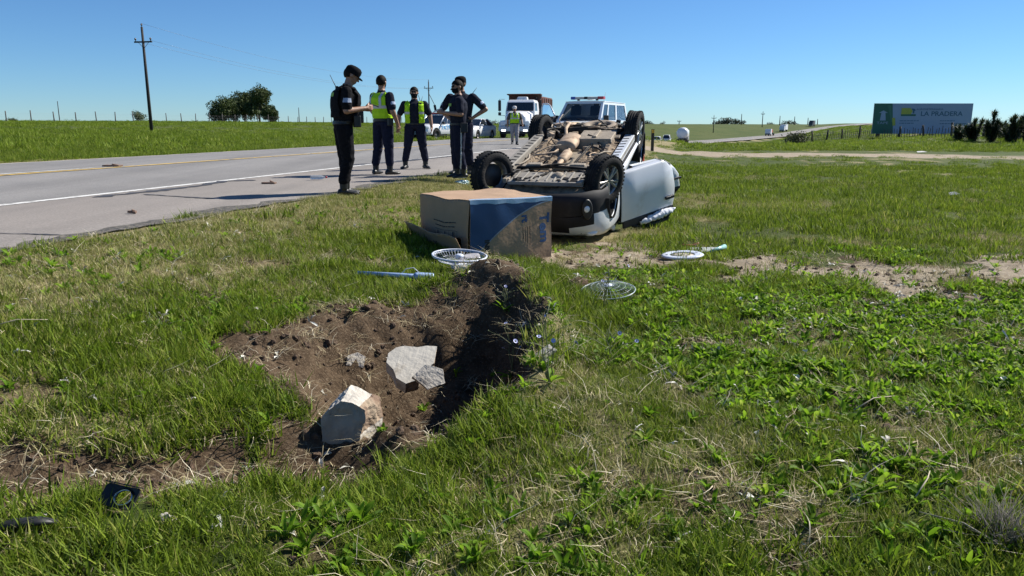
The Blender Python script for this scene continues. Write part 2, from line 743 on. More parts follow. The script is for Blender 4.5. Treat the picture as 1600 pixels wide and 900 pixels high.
def asphalt(name, c1, c2, c3):
    m = nmat(name, c1, rough=.85, var=.18, scale=40, bump=.35, bscale=160, base2=c2, mixlo=.42, mixhi=.7, mscale=.55, spec=.3)
    N, L = m.node_tree.nodes, m.node_tree.links
    b = N['Principled BSDF']
    src = b.inputs['Base Color'].links[0].from_socket
    tc = [n for n in N if n.type == 'TEX_COORD'][0]
    # aggregate speckle
    vo = N.new('ShaderNodeTexVoronoi')
    vo.inputs['Scale'].default_value = 38
    L.new(tc.outputs['Object'], vo.inputs['Vector'])
    r = N.new('ShaderNodeMapRange')
    r.inputs[1].default_value, r.inputs[2].default_value, r.inputs[4].default_value = .0, .35, .55
    r.inputs[3].default_value = 0
    L.new(vo.outputs['Color'], r.inputs[0])
    mx = N.new('ShaderNodeMix'); mx.data_type = 'RGBA'
    mx.inputs[7].default_value = c3 + (1,)
    n2 = N.new('ShaderNodeTexNoise'); n2.inputs['Scale'].default_value = 55; n2.inputs['Detail'].default_value = 3
    L.new(tc.outputs['Object'], n2.inputs['Vector'])
    r2 = N.new('ShaderNodeMapRange'); r2.inputs[1].default_value = .52; r2.inputs[2].default_value = .72; r2.inputs[4].default_value = .6
    L.new(n2.outputs[0], r2.inputs[0])
    L.new(r2.outputs[0], mx.inputs[0])
    L.new(src, mx.inputs[6])
    # long worn streaks along the driving direction
    mp = N.new('ShaderNodeMapping')
    mp.inputs['Rotation'].default_value = (0, 0, HEAD)
    mp.inputs['Scale'].default_value = (1.5, .05, 1)
    L.new(tc.outputs['Object'], mp.inputs[0])
    n3 = N.new('ShaderNodeTexNoise'); n3.inputs['Scale'].default_value = 1.0; n3.inputs['Detail'].default_value = 4
    L.new(mp.outputs[0], n3.inputs['Vector'])
    r3 = N.new('ShaderNodeMapRange'); r3.inputs[1].default_value = .3; r3.inputs[2].default_value = .7; r3.inputs[3].default_value = .84; r3.inputs[4].default_value = 1.12
    L.new(n3.outputs[0], r3.inputs[0])
    m3 = N.new('ShaderNodeVectorMath'); m3.operation = 'SCALE'
    L.new(mx.outputs[2], m3.inputs[0]); L.new(r3.outputs[0], m3.inputs['Scale'])
    L.new(m3.outputs[0], b.inputs['Base Color'])
    return m


ASPH = asphalt('asphalt', (.205, .196, .188), (.170, .164, .160), (.32, .305, .285))
SHLD = asphalt('shoulder_asphalt', (.245, .218, .196), (.210, .190, .172), (.38, .34, .305))
WPAINT = nmat('road_paint_white', (.62, .61, .58), rough=.8, var=.1, scale=30, base2=(.24, .23, .22), mixlo=.50, mixhi=.66, mscale=7)
YPAINT = nmat('road_paint_yellow', (.60, .40, .10), rough=.8, var=.12, scale=30, base2=(.24, .21, .17), mixlo=.48, mixhi=.66, mscale=6)
road = strip('road', ROAD_L + .5, 3.62, -70, 1250, .004, ASPH, nt=8)
tag(road, kind='structure')
sh = strip('road_shoulder', 3.62, ROAD_R, -70, 1250, .004, SHLD, nt=5, jit1=.34, step=.5)
tag(sh, kind='structure')
gs = strip('gravel_verge', ROAD_L - .25, ROAD_L + .5, -70, 600, .002, nmat('pale_gravel', (.36, .33, .28), rough=.95, var=.25, scale=30, bump=.5), nt=2, jit0=.5)
tag(gs, kind='structure')
strip('edge_line', 3.50, 3.62, -70, 700, .009, WPAINT, road)
strip('centre_line', .02, .14, -70, 700, .009, YPAINT, road)
yd = -60.9
while yd < 240:
    strip('centre_dash', -.22, -.10, yd, yd + 4.2, .009, WPAINT, road)
    yd += 12.0

strip('crumbled_edge', ROAD_R - .16, ROAD_R + .10, -20, 60, .006, nmat('crumbled_asphalt', (.060, .056, .052), rough=.95, var=.5, scale=60, bump=.9, bscale=70, base2=(.17, .15, .12), mixlo=.45, mixhi=.6, mscale=14), sh, nt=1, jit0=.5, jit1=.2, step=.12)


def crack(name, pts, w, mat, parent, lift=.010):
    vs, fs = [], []
    n = 0
    P = []
    for (ax, ay), (bx, by) in zip(pts[:-1], pts[1:]):
        for k in range(8):
            P.append((ax + (bx - ax) * k / 8, ay + (by - ay) * k / 8))
    P.append(pts[-1])
    W = []
    for i, (px, py) in enumerate(P):
        d = ray(px, py)
        q = Vector((0, 0, CAM_H)) + d * (CAM_H / -d.z)
        W.append(q)
    for i, q in enumerate(W):
        d = (W[min(i + 1, len(W) - 1)] - W[max(i - 1, 0)]).normalized()
        sd = Vector((-d.y, d.x, 0)) * w * (.4 + .9 * float(vnoise(i * .7, 3.3, 1.0, 5))) * (1 if 0 < i < len(W) - 1 else .2)
        wob = Vector((-d.y, d.x, 0)) * (float(vnoise(i * .9, 8.1, 1.0, 9)) - .5) * w * 1.2
        for s_ in (-1, 1):
            p = q + sd * s_ + wob
            t = float(road_t(np.array([p.x]), np.array([p.y]))[0])
            vs.append((p.x, p.y, float(crown(t)) + lift))
    for i in range(len(W) - 1):
        fs.append((2 * i, 2 * i + 1, 2 * i + 3, 2 * i + 2))
    return MB().add(vs, fs).build(name, mat, parent)


TAR = nmat('bitumen_seal', (.045, .045, .050), rough=.7, var=.3, scale=20)
crack('tyre_mark', [(145, 309), (213, 302), (270, 296), (322, 289), (345, 284), (400, 282)], .10, TAR, sh)
crack('crack_seal', [(224, 304), (275, 307), (333, 310)], .035, TAR, sh)
crack('crack_seal', [(-30, 364), (40, 364.5), (95, 366)], .02, TAR, sh)
crack('tyre_mark', [(545, 259), (600, 255), (660, 249), (720, 243)], .12, TAR, sh)
# ---------------------------------------------------------------- trees, shrubs, poles, fences, sign
WOOD = nmat('weathered_wood', (.060, .050, .042), rough=.9, var=.3, scale=12, bump=.3)
POLE_M = nmat('creosote_pole', (.030, .026, .024), rough=.85, var=.3, scale=8, bump=.2)
FPOST = nmat('fence_post_wood', (.095, .085, .075), rough=.9, var=.3, scale=9)
WIRE = nmat('galvanised_wire', (.20, .20, .21), rough=.5, metal=.6)
INSUL = nmat('insulator', (.10, .07, .06), rough=.3)
BARK = nmat('bark', (.085, .065, .050), rough=.95, var=.35, scale=5, bump=.5, bscale=12)


def crown_material(name, dark, mid, light):
    m = bpy.data.materials.new(name)
    m.use_nodes = True
    N, L = m.node_tree.nodes, m.node_tree.links
    b = N['Principled BSDF']
    a = N.new('ShaderNodeAttribute'); a.attribute_name = 'tone'
    cr = N.new('ShaderNodeValToRGB')
    e = cr.color_ramp.elements
    e.new(.5)
    for q, (p, c) in zip(e, ((0, dark), (.5, mid), (1, light))):
        q.position = p
        q.color = c + (1,)
    L.new(a.outputs['Fac'], cr.inputs[0])
    L.new(cr.outputs[0], b.inputs['Base Color'])
    b.inputs['Roughness'].default_value = .6
    b.inputs['Specular IOR Level'].default_value = .25
    tr = N.new('ShaderNodeBsdfTranslucent')
    L.new(cr.outputs[0], tr.inputs[0])
    mx = N.new('ShaderNodeMixShader'); mx.inputs[0].default_value = .22
    L.new(b.outputs[0], mx.inputs[1]); L.new(tr.outputs[0], mx.inputs[2])
    L.new(mx.outputs[0], N['Material Output'].inputs[0])
    return m


CROWN_M = crown_material('tree_foliage', (.032, .050, .016), (.065, .092, .027), (.120, .145, .046))
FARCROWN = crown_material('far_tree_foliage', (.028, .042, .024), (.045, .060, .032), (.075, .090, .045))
YUC_M = crown_material('spiky_foliage', (.018, .032, .016), (.036, .056, .024), (.070, .095, .036))


def foliage_mesh(name, lobes, nleaf, size, mat, seed):
    """leaf-sized faces spread through the lobes' volumes, denser to the outside"""
    r = np.random.default_rng(seed)
    w = np.array([l[3] * l[4] * l[5] for l in lobes]) ** .7
    pick = r.choice(len(lobes), nleaf, p=w / w.sum())
    d = r.normal(size=(nleaf, 3))
    d /= np.linalg.norm(d, axis=1)[:, None]
    rad = r.random(nleaf) ** .42
    lo = np.array([l[:3] for l in lobes])[pick]
    rr = np.array([l[3:6] for l in lobes])[pick]
    # ragged: push surface by direction noise per lobe
    rag = 1 + .22 * np.sin(d[:, 0] * 5.1 + pick * 1.7) * np.sin(d[:, 1] * 4.3 + pick) + .16 * np.sin(d[:, 2] * 7 + pick * 2.3)
    c = lo + d * rr * (rad * rag)[:, None]
    t1 = r.normal(size=(nleaf, 3)); t1 /= np.linalg.norm(t1, axis=1)[:, None]
    t2 = np.cross(t1, r.normal(size=(nleaf, 3))); t2 /= np.linalg.norm(t2, axis=1)[:, None]
    s = size * r.uniform(.5, 1.4, nleaf)[:, None]
    q = np.stack([c - t1 * s, c - t2 * s * .45, c + t1 * s, c + t2 * s * .45], 1).reshape(-1, 3)
    fs = np.arange(nleaf * 4).reshape(-1, 4)
    me = bpy.data.meshes.new(name)
    me.from_pydata(q.tolist(), [], fs.tolist())
    tone = np.clip(r.normal(.5, .22, nleaf) + .12 * np.sin(pick * 2.1), 0, 1)
    a = me.attributes.new('tone', 'FLOAT', 'POINT')
    a.data.foreach_set('value', np.repeat(tone, 4).astype(np.float32))
    me.materials.append(mat)
    return me


def tree(label, cat, x, y, h, w, seed, name='tree', group=None, trunk=.28, lobn=9, nleaf=2600, leaf=None, mat=None, squat=.5, base=None):
    rr = random.Random(seed)
    t = thing(name, label, cat, (x, y, gz(x, y) if base is None else base), (0, 0, 0), group)
    th = h * trunk
    mb = MB()
    top = Vector((rr.uniform(-.04, .04) * h, rr.uniform(-.04, .04) * h, th * 1.5))
    mb.tube([(0, 0, -.3), (top.x * .3, top.y * .3, th * .6), top, (top.x * 1.4, top.y * 1.4, h * .75)], [h * .035, h * .028, h * .022, h * .006], 8)
    lobes = []
    for i in range(lobn):
        a = 2 * math.pi * i / lobn * 1.618 * 1.5 + rr.uniform(-.3, .3)
        f = rr.random()
        zz = th + (h - th) * (.18 + .66 * f)
        rad = w / 2 * (.75 * (1 - abs(f - .35) * .9)) * rr.uniform(.35, 1)
        lx, ly = math.cos(a) * rad, math.sin(a) * rad
        s_ = w * rr.uniform(.19, .30)
        lobes.append((lx, ly, min(zz, h - s_ * squat * 1.1), s_, s_, s_ * rr.uniform(squat, squat * 1.6)))
        mb.tube([(top.x * .5, top.y * .5, th * rr.uniform(.6, 1.3)), (lx * .55, ly * .55, zz * .8), (lx, ly, zz)], [h * .014, h * .009, h * .003], 6)
    mb.build('trunk', BARK, t)
    me = foliage_mesh('crown', lobes, nleaf, leaf or w * .022, mat or CROWN_M, seed)
    o = bpy.data.objects.new('crown', me)
    col.objects.link(o)
    o.parent = t
    return t


def px_at(px, y):
    return at(px, 195, y).x


for px, dd, h, w, sd, lab, lob in (
        (352, 236, 7.2, 10.5, 3, 'broad low tree at the left end of the grove in the left field', 9),
        (384, 246, 9.6, 10.5, 4, 'rounded dense tree in the middle of the grove in the left field', 10),
        (406, 240, 10.6, 9.5, 5, 'tallest tree of the grove in the left field', 10),
        (424, 232, 4.8, 5.5, 6, 'small drooping tree at the right end of the grove in the left field', 7)):
    tree(lab, 'tree', px_at(px, dd), dd, h, w, sd, group='trees of the grove in the left field', lobn=lob + 3, nleaf=9000, trunk=.14, leaf=.30, squat=.75)
tree('round dark shrub by the foot of the tall pole in the left field', 'shrub', px_at(216, 140), 140, 1.9, 3.0, 12, name='shrub', trunk=.1, nleaf=900, leaf=.14, squat=.8)
tree('small shrub far left on the field crest', 'shrub', px_at(20, 170), 170, 1.1, 3.2, 13, name='shrub', trunk=.1, nleaf=500, leaf=.14)
tree('grey-green shrub between the far road and the batten fence', 'shrub', px_at(1246, 112), 112, 1.75, 4.6, 14, name='shrub', trunk=.1, nleaf=1500, leaf=.15, squat=.7,
     mat=crown_material('grey_shrub_foliage', (.04, .05, .025), (.085, .095, .045), (.15, .155, .085)))
FT = 'trees along the far horizon'
for i, (px, dd, h, w, lab) in enumerate((
        (1123, 900, 8, 22, 'leftmost low tree of the far clump right of the tanker'),
        (1136, 900, 11, 24, 'broad tree inside the far clump right of the tanker'),
        (1149, 910, 10, 20, 'flat tree near the right of the far clump beyond the tanker'),
        (1160, 905, 12, 9, 'tall narrow tree at the right end of the far clump beyond the tanker'),
        (1036, 800, 7.5, 8, 'lone far tree above the white car on the far road'),
        (1010, 850, 7, 20, 'far tree just right of the raised rear wheel'),
        (758, 520, 8, 12, 'far tree just right of the white sedan'),
        (771, 560, 7, 16, 'far tree between the white sedan and the dump truck'),
        (783, 540, 6, 13, 'far tree beside the left mirror of the dump truck'),
        (1203, 980, 6, 14, 'low far tree above the far road trucks'),
        (1232, 980, 8, 26, 'wide far tree behind the far road shrub'))):
    x_ = px_at(px, dd)
    b_ = at(px, 199.5 if px > 1000 else 205, dd).z
    tree(lab, 'tree', x_, dd, h, w, 40 + i, group=FT, trunk=.12, lobn=7, nleaf=900, leaf=w * .035, mat=FARCROWN, base=min(b_, gz(x_, dd)))


def spiky(label, px, y, h, heads, seed):
    rr = random.Random(seed)
    x = px_at(px, y)
    t = thing('yucca', label, 'shrub', (x, y, gz(x, y)), (0, 0, rr.uniform(0, 6)), 'spiky shrubs at the right edge')
    mb = MB()
    vs, fs, tn = [], [], []
    for k in range(heads):
        hx, hy = rr.uniform(-.8, .8) * (0 if k == 0 else 1), rr.uniform(-.55, .55) * (0 if k == 0 else 1)
        hz = h * (.80 if k == 0 else rr.uniform(.25, .78))
        mb.tube([(hx * .2, hy * .2, -.1), (hx * .6, hy * .6, hz * .5), (hx, hy, hz)], [.09, .07, .06], 7)
        for i in range(240):
            zb = hz - rr.random() ** 1.4 * min(.75, hz * .8)
            f = zb / hz
            a = rr.uniform(0, 6.283)
            el = rr.gauss(.15 if f < .85 else .75, .5)
            L_ = rr.uniform(.38, .72)
            d = Vector((math.cos(a) * math.cos(el), math.sin(a) * math.cos(el), math.sin(el)))
            p = Vector((hx * f, hy * f, zb))
            sd_ = d.cross(Vector((0, 0, 1))).normalized() * .030
            q = p + d * L_ * .55
            e = p + d * L_ + Vector((0, 0, -.10 * L_))
            o = len(vs)
            vs += [p - sd_, p + sd_, q + sd_, q - sd_, e]
            fs += [(o, o + 1, o + 2, o + 3), (o + 3, o + 2, o + 4)]
            tn += [rr.random()] * 5
    mb.build('trunk', BARK, t)
    me = bpy.data.meshes.new('crown')
    me.from_pydata([tuple(v) for v in vs], [], fs)
    a = me.attributes.new('tone', 'FLOAT', 'POINT')
    a.data.foreach_set('value', tn)
    me.materials.append(YUC_M)
    o = bpy.data.objects.new('crown', me)
    col.objects.link(o)
    o.parent = t


spiky('low dark spiky shrub overlapping the right foot of the billboard', 1500, 71, 1.35, 7, 1)
spiky('dark spiky shrub just right of the billboard', 1523, 68, 2.0, 9, 2)
spiky('tallest dark spiky shrub with two heads at the right edge', 1552, 66, 2.8, 11, 3)
spiky('low dark spiky shrub behind the two tallest ones at the right edge', 1571, 72, 1.5, 8, 6)
spiky('narrow tall spiky shrub near the right picture edge', 1585, 63, 2.4, 9, 4)
spiky('spiky shrub cut off by the right picture edge', 1607, 64, 2.9, 9, 5)


def pole(label, px, y, top_y, arm=1.7, r=.13, seed=0):
    x = px_at(px, y)
    b = gz(x, y)
    h = at(px, top_y, y).z - b
    t = thing('utility_pole', label, 'utility pole', (x, y, b), (0, 0, -HEAD * .8), 'utility poles')
    k = max(1.0, y / 260)
    MB().tube([(0, 0, -.5), (0, 0, h * .5), (0, 0, h)], [r * 1.15 * k, r * .95 * k, r * .72 * k], 8).build('post', POLE_M, t)
    if arm:
        MB().box((0, 0, h - h * .14), (arm, .09 * k, .12 * k)).tube([(-arm * .32, .04, h * .86), (0, .06, h * .8)], .02 * k, 4).tube([(arm * .32, .04, h * .86), (0, .06, h * .8)], .02 * k, 4).build('crossarm', POLE_M, t)
        for q in (-1, 0, 1):
            zz = h - h * .14 + .06 * k if q else h
            MB().lathe([(.0, 0), (.03 * k, 0), (.03 * k, .1 * k), (.075 * k, .12 * k), (.08 * k, .2 * k), (.05 * k, .27 * k), (0, .28 * k)], (q * (arm / 2 - .12), 0, zz), n=8).build('insulator', INSUL, t)
    return Vector((x, y, b + h))


p1 = pole('tall dark wooden utility pole with crossarm on the left field', 236, 68, 42)
p2 = pole('dark utility pole behind the officer in the open yellow vest', 671, 138, 127)
p0 = pole('thin far utility pole at the left of the field', 94, 250, 158, arm=0)
pole('thin far utility pole right of the grove', 468, 330, 168, arm=0)
for px, dd, ty, lab in ((1061, 420, 189, 'far utility pole directly left of the tanker truck'), (1115, 330, 181, 'far utility pole below the far clump of trees'),
                        (1158, 480, 178, 'far utility pole beside the narrow far tree'), (1191, 430, 175, 'far utility pole left of the far road trucks'),
                        (1218, 500, 181, 'far utility pole between the two pale far trucks'), (1241, 560, 182, 'far utility pole above the far road shrub'),
                        (1262, 600, 184, 'far utility pole left of the dark far truck'), (1277, 640, 186, 'far utility pole right of the dark far truck')):
    pole(lab, px, dd, ty, arm=2.0 if dd < 450 else 0)


def wire(name, label, a, b, sag, r, cat='cable'):
    pts = [a.lerp(b, i / 16) - Vector((0, 0, sag * 4 * (i / 16) * (1 - i / 16))) for i in range(17)]
    o = MB().tube(pts, r, 4).build(name, WIRE, None)
    tag(o, label, cat, 'overhead wires between the poles')


for q, lb in ((-.73, 'left'), (.73, 'right')):
    ax = Vector((math.cos(HEAD * .8), -math.sin(HEAD * .8), 0)) * q
    wire('overhead_wire', 'thin overhead wire on the %s side strung between the two dark poles' % lb, p1 + ax - Vector((0, 0, 1.1)), p2 + ax - Vector((0, 0, 1.1)), 1.3, .008)
wire('overhead_wire', 'topmost thin overhead wire strung between the two dark poles', p1 + Vector((0, 0, .28)), p2 + Vector((0, 0, .28)), 1.3, .008)

# left field fence
fl = thing('wire_fence', 'wire fence on wooden posts along the crest of the left field', 'fence', (0, 0, 0))
post_me = MB().tube([(0, 0, -.3), (.01, 0, .6), (0, .01, 1.6)], [.085, .08, .07], 6).mesh('post')
post_me.materials.append(FPOST)
un = Vector((math.sin(HEAD), math.cos(HEAD), 0))
nn = Vector((math.cos(HEAD), -math.sin(HEAD), 0))
prev = None
rows = {z: [] for z in (.35, .7, 1.0, 1.22)}
for i in range(72):
    s_ = 66 + i * 4.0
    p = nn * -96 + un * s_
    p.z = gz(p.x, p.y)
    o = bpy.data.objects.new('post', post_me)
    col.objects.link(o)
    o.parent = fl
    o.location = p
    o.rotation_euler = (random.gauss(0, .03), random.gauss(0, .03), random.uniform(0, 6))
    o.scale = (1, 1, random.uniform(.88, 1.08))
    for z in rows:
        rows[z].append(p + Vector((0, 0, z)))
for z in rows:
    MB().tube(rows[z], .006, 3, caps=False).build('wire', WIRE, fl)

# right batten fence
fr = thing('batten_fence', 'weathered batten fence standing in front of the billboard', 'fence', (0, 0, 0))
bat_me = MB().box((0, 0, .52), (.055, .04, 1.2)).mesh('batten')
bat_me.materials.append(FPOST)
bpo_me = MB().tube([(0, 0, -.3), (.02, 0, .7), (0, .02, 1.5)], [.13, .12, .11], 7).mesh('post')
bpo_me.materials.append(WOOD)
A = Vector((px_at(1262, 124), 124, 0))
B = Vector((px_at(1640, 66), 66, 0))
n_ = 92
rows = {z: [] for z in (.3, .6, .9)}
for i in range(n_):
    p = A.lerp(B, i / (n_ - 1))
    p.z = gz(p.x, p.y)
    big = i % 9 == 4
    o = bpy.data.objects.new('post' if big else 'batten', bpo_me if big else bat_me)
    col.objects.link(o)
    o.parent = fr
    o.location = p
    o.rotation_euler = (random.gauss(0, .05), random.gauss(0, .06), random.uniform(-.3, .3))
    o.scale = (1, 1, random.uniform(.8, 1.15))
    for z in rows:
        rows[z].append(p + Vector((0, 0, z)))
for z in rows:
    MB().tube(rows[z], .006, 3, caps=False).build('wire', WIRE, fr)

# billboard
BY = 97.0
bl, br = at(1362.5, 205, BY).x, at(1516, 205, BY).x
bz0, bz1 = at(1440, 209, BY).z, at(1440, 161.5, BY).z
bw, bh = br - bl, bz1 - bz0
bb = thing('billboard', 'wide roadside billboard with green left panel and white field reading LA PRADERA', 'billboard', ((bl + br) / 2, BY, gz((bl + br) / 2, BY)))
zb = bz0 - bb.location.z
BWHITE = nmat('billboard_white', (.31, .37, .49), rough=.5, var=.04, scale=1)
BGREEN = nmat('billboard_green', (.035, .13, .085), rough=.5, var=.06, scale=1)
BGREEN2 = nmat('billboard_mid_green', (.06, .17, .11), rough=.5, var=.06, scale=1)
BNAVY = nmat('billboard_navy', (.055, .13, .20), rough=.5)
BYEL = nmat('billboard_yellow', (.42, .42, .06), rough=.5)
MB().box((0, .06, zb + bh / 2), (bw, .1, bh)).build('panel', BWHITE, bb, bevel=.01)


def bp(u, v):      # panel fraction to local x, z
    return (-bw / 2 + bw * u, zb + bh * (1 - v))


def plate(name, pts, mat, d):
    MB().prism([bp(u, v) for u, v in pts], -d, -d + .004, 'XZ').build(name, mat, bb)


plate('green_field', [(0, .0), (.182, .0), (.215, .995), (0, .995)], BGREEN, .0)
plate('green_stripe', [(.135, .06), (.168, .06), (.200, .62), (.185, .62)], BGREEN2, .006)
plate('yellow_tab', [(.19, .47), (.222, .47), (.232, .72), (.204, .74)], BYEL, .012)
plate('arrow', [(.068, .56), (.078, .31), (.052, .31), (.097, .23), (.142, .31), (.118, .31), (.128, .56)], BWHITE, .012)
text_mesh('lettering', 'TAPE', .42, BWHITE, bb, (bp(.097, .66)[0], -.014, bp(.097, .645)[1]), (R(90), 0, 0), sx=1.5)
plate('logo_field', [(.278, .15), (.37, .15), (.392, .26), (.378, .36), (.278, .36)], BYEL, .006)
plate('logo_bar', [(.278, .355), (.428, .355), (.428, .415), (.278, .415)], BGREEN, .008)
plate('logo_mark', [(.378, .17), (.405, .17), (.424, .22), (.41, .26), (.41, .33), (.395, .33), (.393, .24)], BNAVY, .008)
text_mesh('lettering', 'LA PRADERA', .78, BNAVY, bb, (bp(.688, .345)[0], -.008, bp(.68, .345)[1]), (R(90), 0, 0), sx=1.16, bold=.012)
text_mesh('lettering', 'AGROVETERINARIA', .30, BNAVY, bb, (bp(.565, .195)[0], -.008, bp(.6, .195)[1]), (R(90), 0, 0), sx=1.25)
for u, v, wd in ((.27, .56, .19), (.27, .64, .12), (.68, .56, .15), (.68, .655, .25)):
    # small print, unreadable in the photograph: rows of short strokes
    q = u
    while q < u + wd:
        e = q + random.uniform(.012, .035)
        plate('small_print', [(q, v), (e, v), (e, v + .022), (q, v + .022)], BNAVY, .006)
        q = e + .006
for u in (.06, .28, .5, .72, .94):
    X0 = bp(u, 1)[0]
    MB().box((X0, .22, zb / 2 + bh * .45), (.14, .14, bh * .9 + zb + .6)).build('post', WOOD, bb)

# reflective marker post
mp_ = on_ground(1019, 236, 20, 60)
mk = thing('marker_post', 'short dark roadside marker post with yellow reflector', 'marker post', mp_)
hh = (236 - 203) / 1200 * mp_.y
MB().box((0, 0, hh / 2 - .05), (.14, .1, hh + .1)).build('post', WOOD, mk, bevel=.01)
MB().box((0, -.055, hh * .9), (.13, .012, .16)).build('reflector', nmat('reflector_yellow', (.65, .38, .03), rough=.4), mk)
# ---------------------------------------------------------------- vehicles
WHITEP = nmat('white_car_paint', (.74, .75, .76), rough=.32, var=.03, scale=2, coat=.5)
DWHITE = nmat('dusty_white_paint', (.66, .68, .70), rough=.34, var=.05, scale=3, coat=.45, base2=(.46, .42, .36), mixlo=.56, mixhi=.78, mscale=2.2)
GLASS = nmat('car_glass', (.018, .024, .030), rough=.06, var=.1, spec=.9)
CLEARG = nmat('clear_glass', (.85, .9, .9), rough=.02, var=.02, trans=.92, alpha=.55)
BLACKP = nmat('black_plastic', (.018, .018, .020), rough=.55, var=.3, scale=6)
BLACKD = nmat('dusty_black_plastic', (.014, .014, .016), rough=.7, var=.3, scale=6, spec=.3, base2=(.045, .04, .035), mixlo=.56, mixhi=.82, mscale=3)
RUBBER = nmat('tyre_rubber', (.018, .018, .019), rough=.85, spec=.2, var=.3, scale=14, bump=.3, bscale=50, base2=(.085, .072, .058), mixlo=.55, mixhi=.8, mscale=6)
ALLOY = nmat('alloy_rim', (.36, .36, .36), rough=.42, metal=.75, var=.1, base2=(.22, .19, .16), mixlo=.5, mixhi=.75, mscale=5)
STEEL = nmat('steel_rim', (.10, .10, .10), rough=.6, metal=.5, var=.2)
CHROME = nmat('bright_metal', (.55, .55, .55), rough=.25, metal=.9)
LAMPG = nmat('lamp_glass', (.70, .74, .78), rough=.12, var=.05, spec=.8)
REDL = nmat('red_lens', (.45, .02, .03), rough=.2)
BLUEL = nmat('blue_lens', (.03, .08, .40), rough=.2)
AMBER = nmat('amber_lens', (.55, .36, .20), rough=.2)
DARKIN = nmat('dark_interior', (.012, .012, .014), rough=.8, spec=.1)
SEATM = nmat('seat_fabric', (.03, .03, .034), rough=.9)


def wheel(parent, c, r=.31, w=.20, rim=ALLOY, detail=True, side=1, spokes=5, spare=False):
    """tyre and rim, axis along Y, outer face towards side*Y"""
    n = 40 if detail else 20
    h = w / 2
    prof = [(r * .62, -h * .82), (r * .66, -h * .95), (r * .78, -h * 1.04), (r * .90, -h), (r * .965, -h * .84)]
    if detail:
        prof += [(r * .995, -h * .66), (r, -h * .42), (r * .965, -h * .40), (r * .965, -h * .33), (r, -h * .31), (r, -h * .05), (r * .965, -h * .04),
                 (r * .965, h * .04), (r, h * .05), (r, h * .31), (r * .965, h * .33), (r * .965, h * .40), (r, h * .42), (r * .995, h * .66)]
    else:
        prof += [(r, -h * .6), (r, h * .6)]
    prof += [(r * .965, h * .84), (r * .90, h), (r * .78, h * 1.04), (r * .66, h * .95), (r * .62, h * .82)]
    mb = MB().lathe(prof, axis='Y', n=n)
    if detail:      # shoulder tread blocks
        for k in range(n):
            a = 2 * math.pi * (k + .5) / n
            for sgn in (-1, 1):
                mb.box((math.cos(a) * r * .992, sgn * h * .70, math.sin(a) * r * .992), (.018, h * .40, .026), (0, -a, 0))
    o = mb.build('wheel', RUBBER, parent)
    o.location = c
    ri = r * .63
    s = side
    b = MB()
    b.lathe([(ri, -h * .85), (ri * .93, -h * .6), (ri * .88, 0), (ri * .90, h * .45 * 1), (ri * .95, h * .7), (ri * 1.04, h * .9), (ri * 1.06, h * .82), (ri, h * .8)] if s > 0 else
            [(ri, h * .85), (ri * .93, h * .6), (ri * .88, 0), (ri * .90, -h * .45), (ri * .95, -h * .7), (ri * 1.04, -h * .9), (ri * 1.06, -h * .82), (ri, -h * .8)], axis='Y', n=n)
    if spokes and detail:
        for k in range(spokes):
            a = 2 * math.pi * k / spokes + .3
            for da in (-.16, .16):
                ca, sa = math.cos(a + da), math.sin(a + da)
                p0 = Vector((math.cos(a + da * .6) * ri * .16, s * h * .62, math.sin(a + da * .6) * ri * .16))
                p1 = Vector((math.cos(a + da * 1.15) * ri * .95, s * h * .72, math.sin(a + da * 1.15) * ri * .95))
                b.tube([p0, p0.lerp(p1, .5) + Vector((0, s * .006, 0)), p1], [ri * .12, ri * .085, ri * .10], 6, smooth=False)
        b.lathe([(0, s * h * .78), (ri * .18, s * h * .78), (ri * .26, s * h * .66), (ri * .26, s * h * .3)], axis='Y', n=16)
        for k in range(5):
            a = 2 * math.pi * k / 5
            b.lathe([(0, s * h * .74), (.010, s * h * .74), (.010, s * h * .6)], (math.cos(a) * ri * .2, 0, math.sin(a) * ri * .2), axis='Y', n=6)
    else:
        b.lathe([(0, s * h * .35), (ri * .3, s * h * .35), (ri * .45, s * h * .15), (ri * .8, s * h * .12), (ri * .9, s * h * .3)], axis='Y', n=n)
    b.build('rim', rim, o)
    MB().lathe([(0, 0), (ri * .78, 0), (ri * .78, -s * .02), (0, -s * .02)], (0, s * h * .05, 0), axis='Y', n=20).build('brake_disc', nmat('brake_disc', (.07, .065, .06), rough=.6, metal=.4, var=.3), o)
    return o


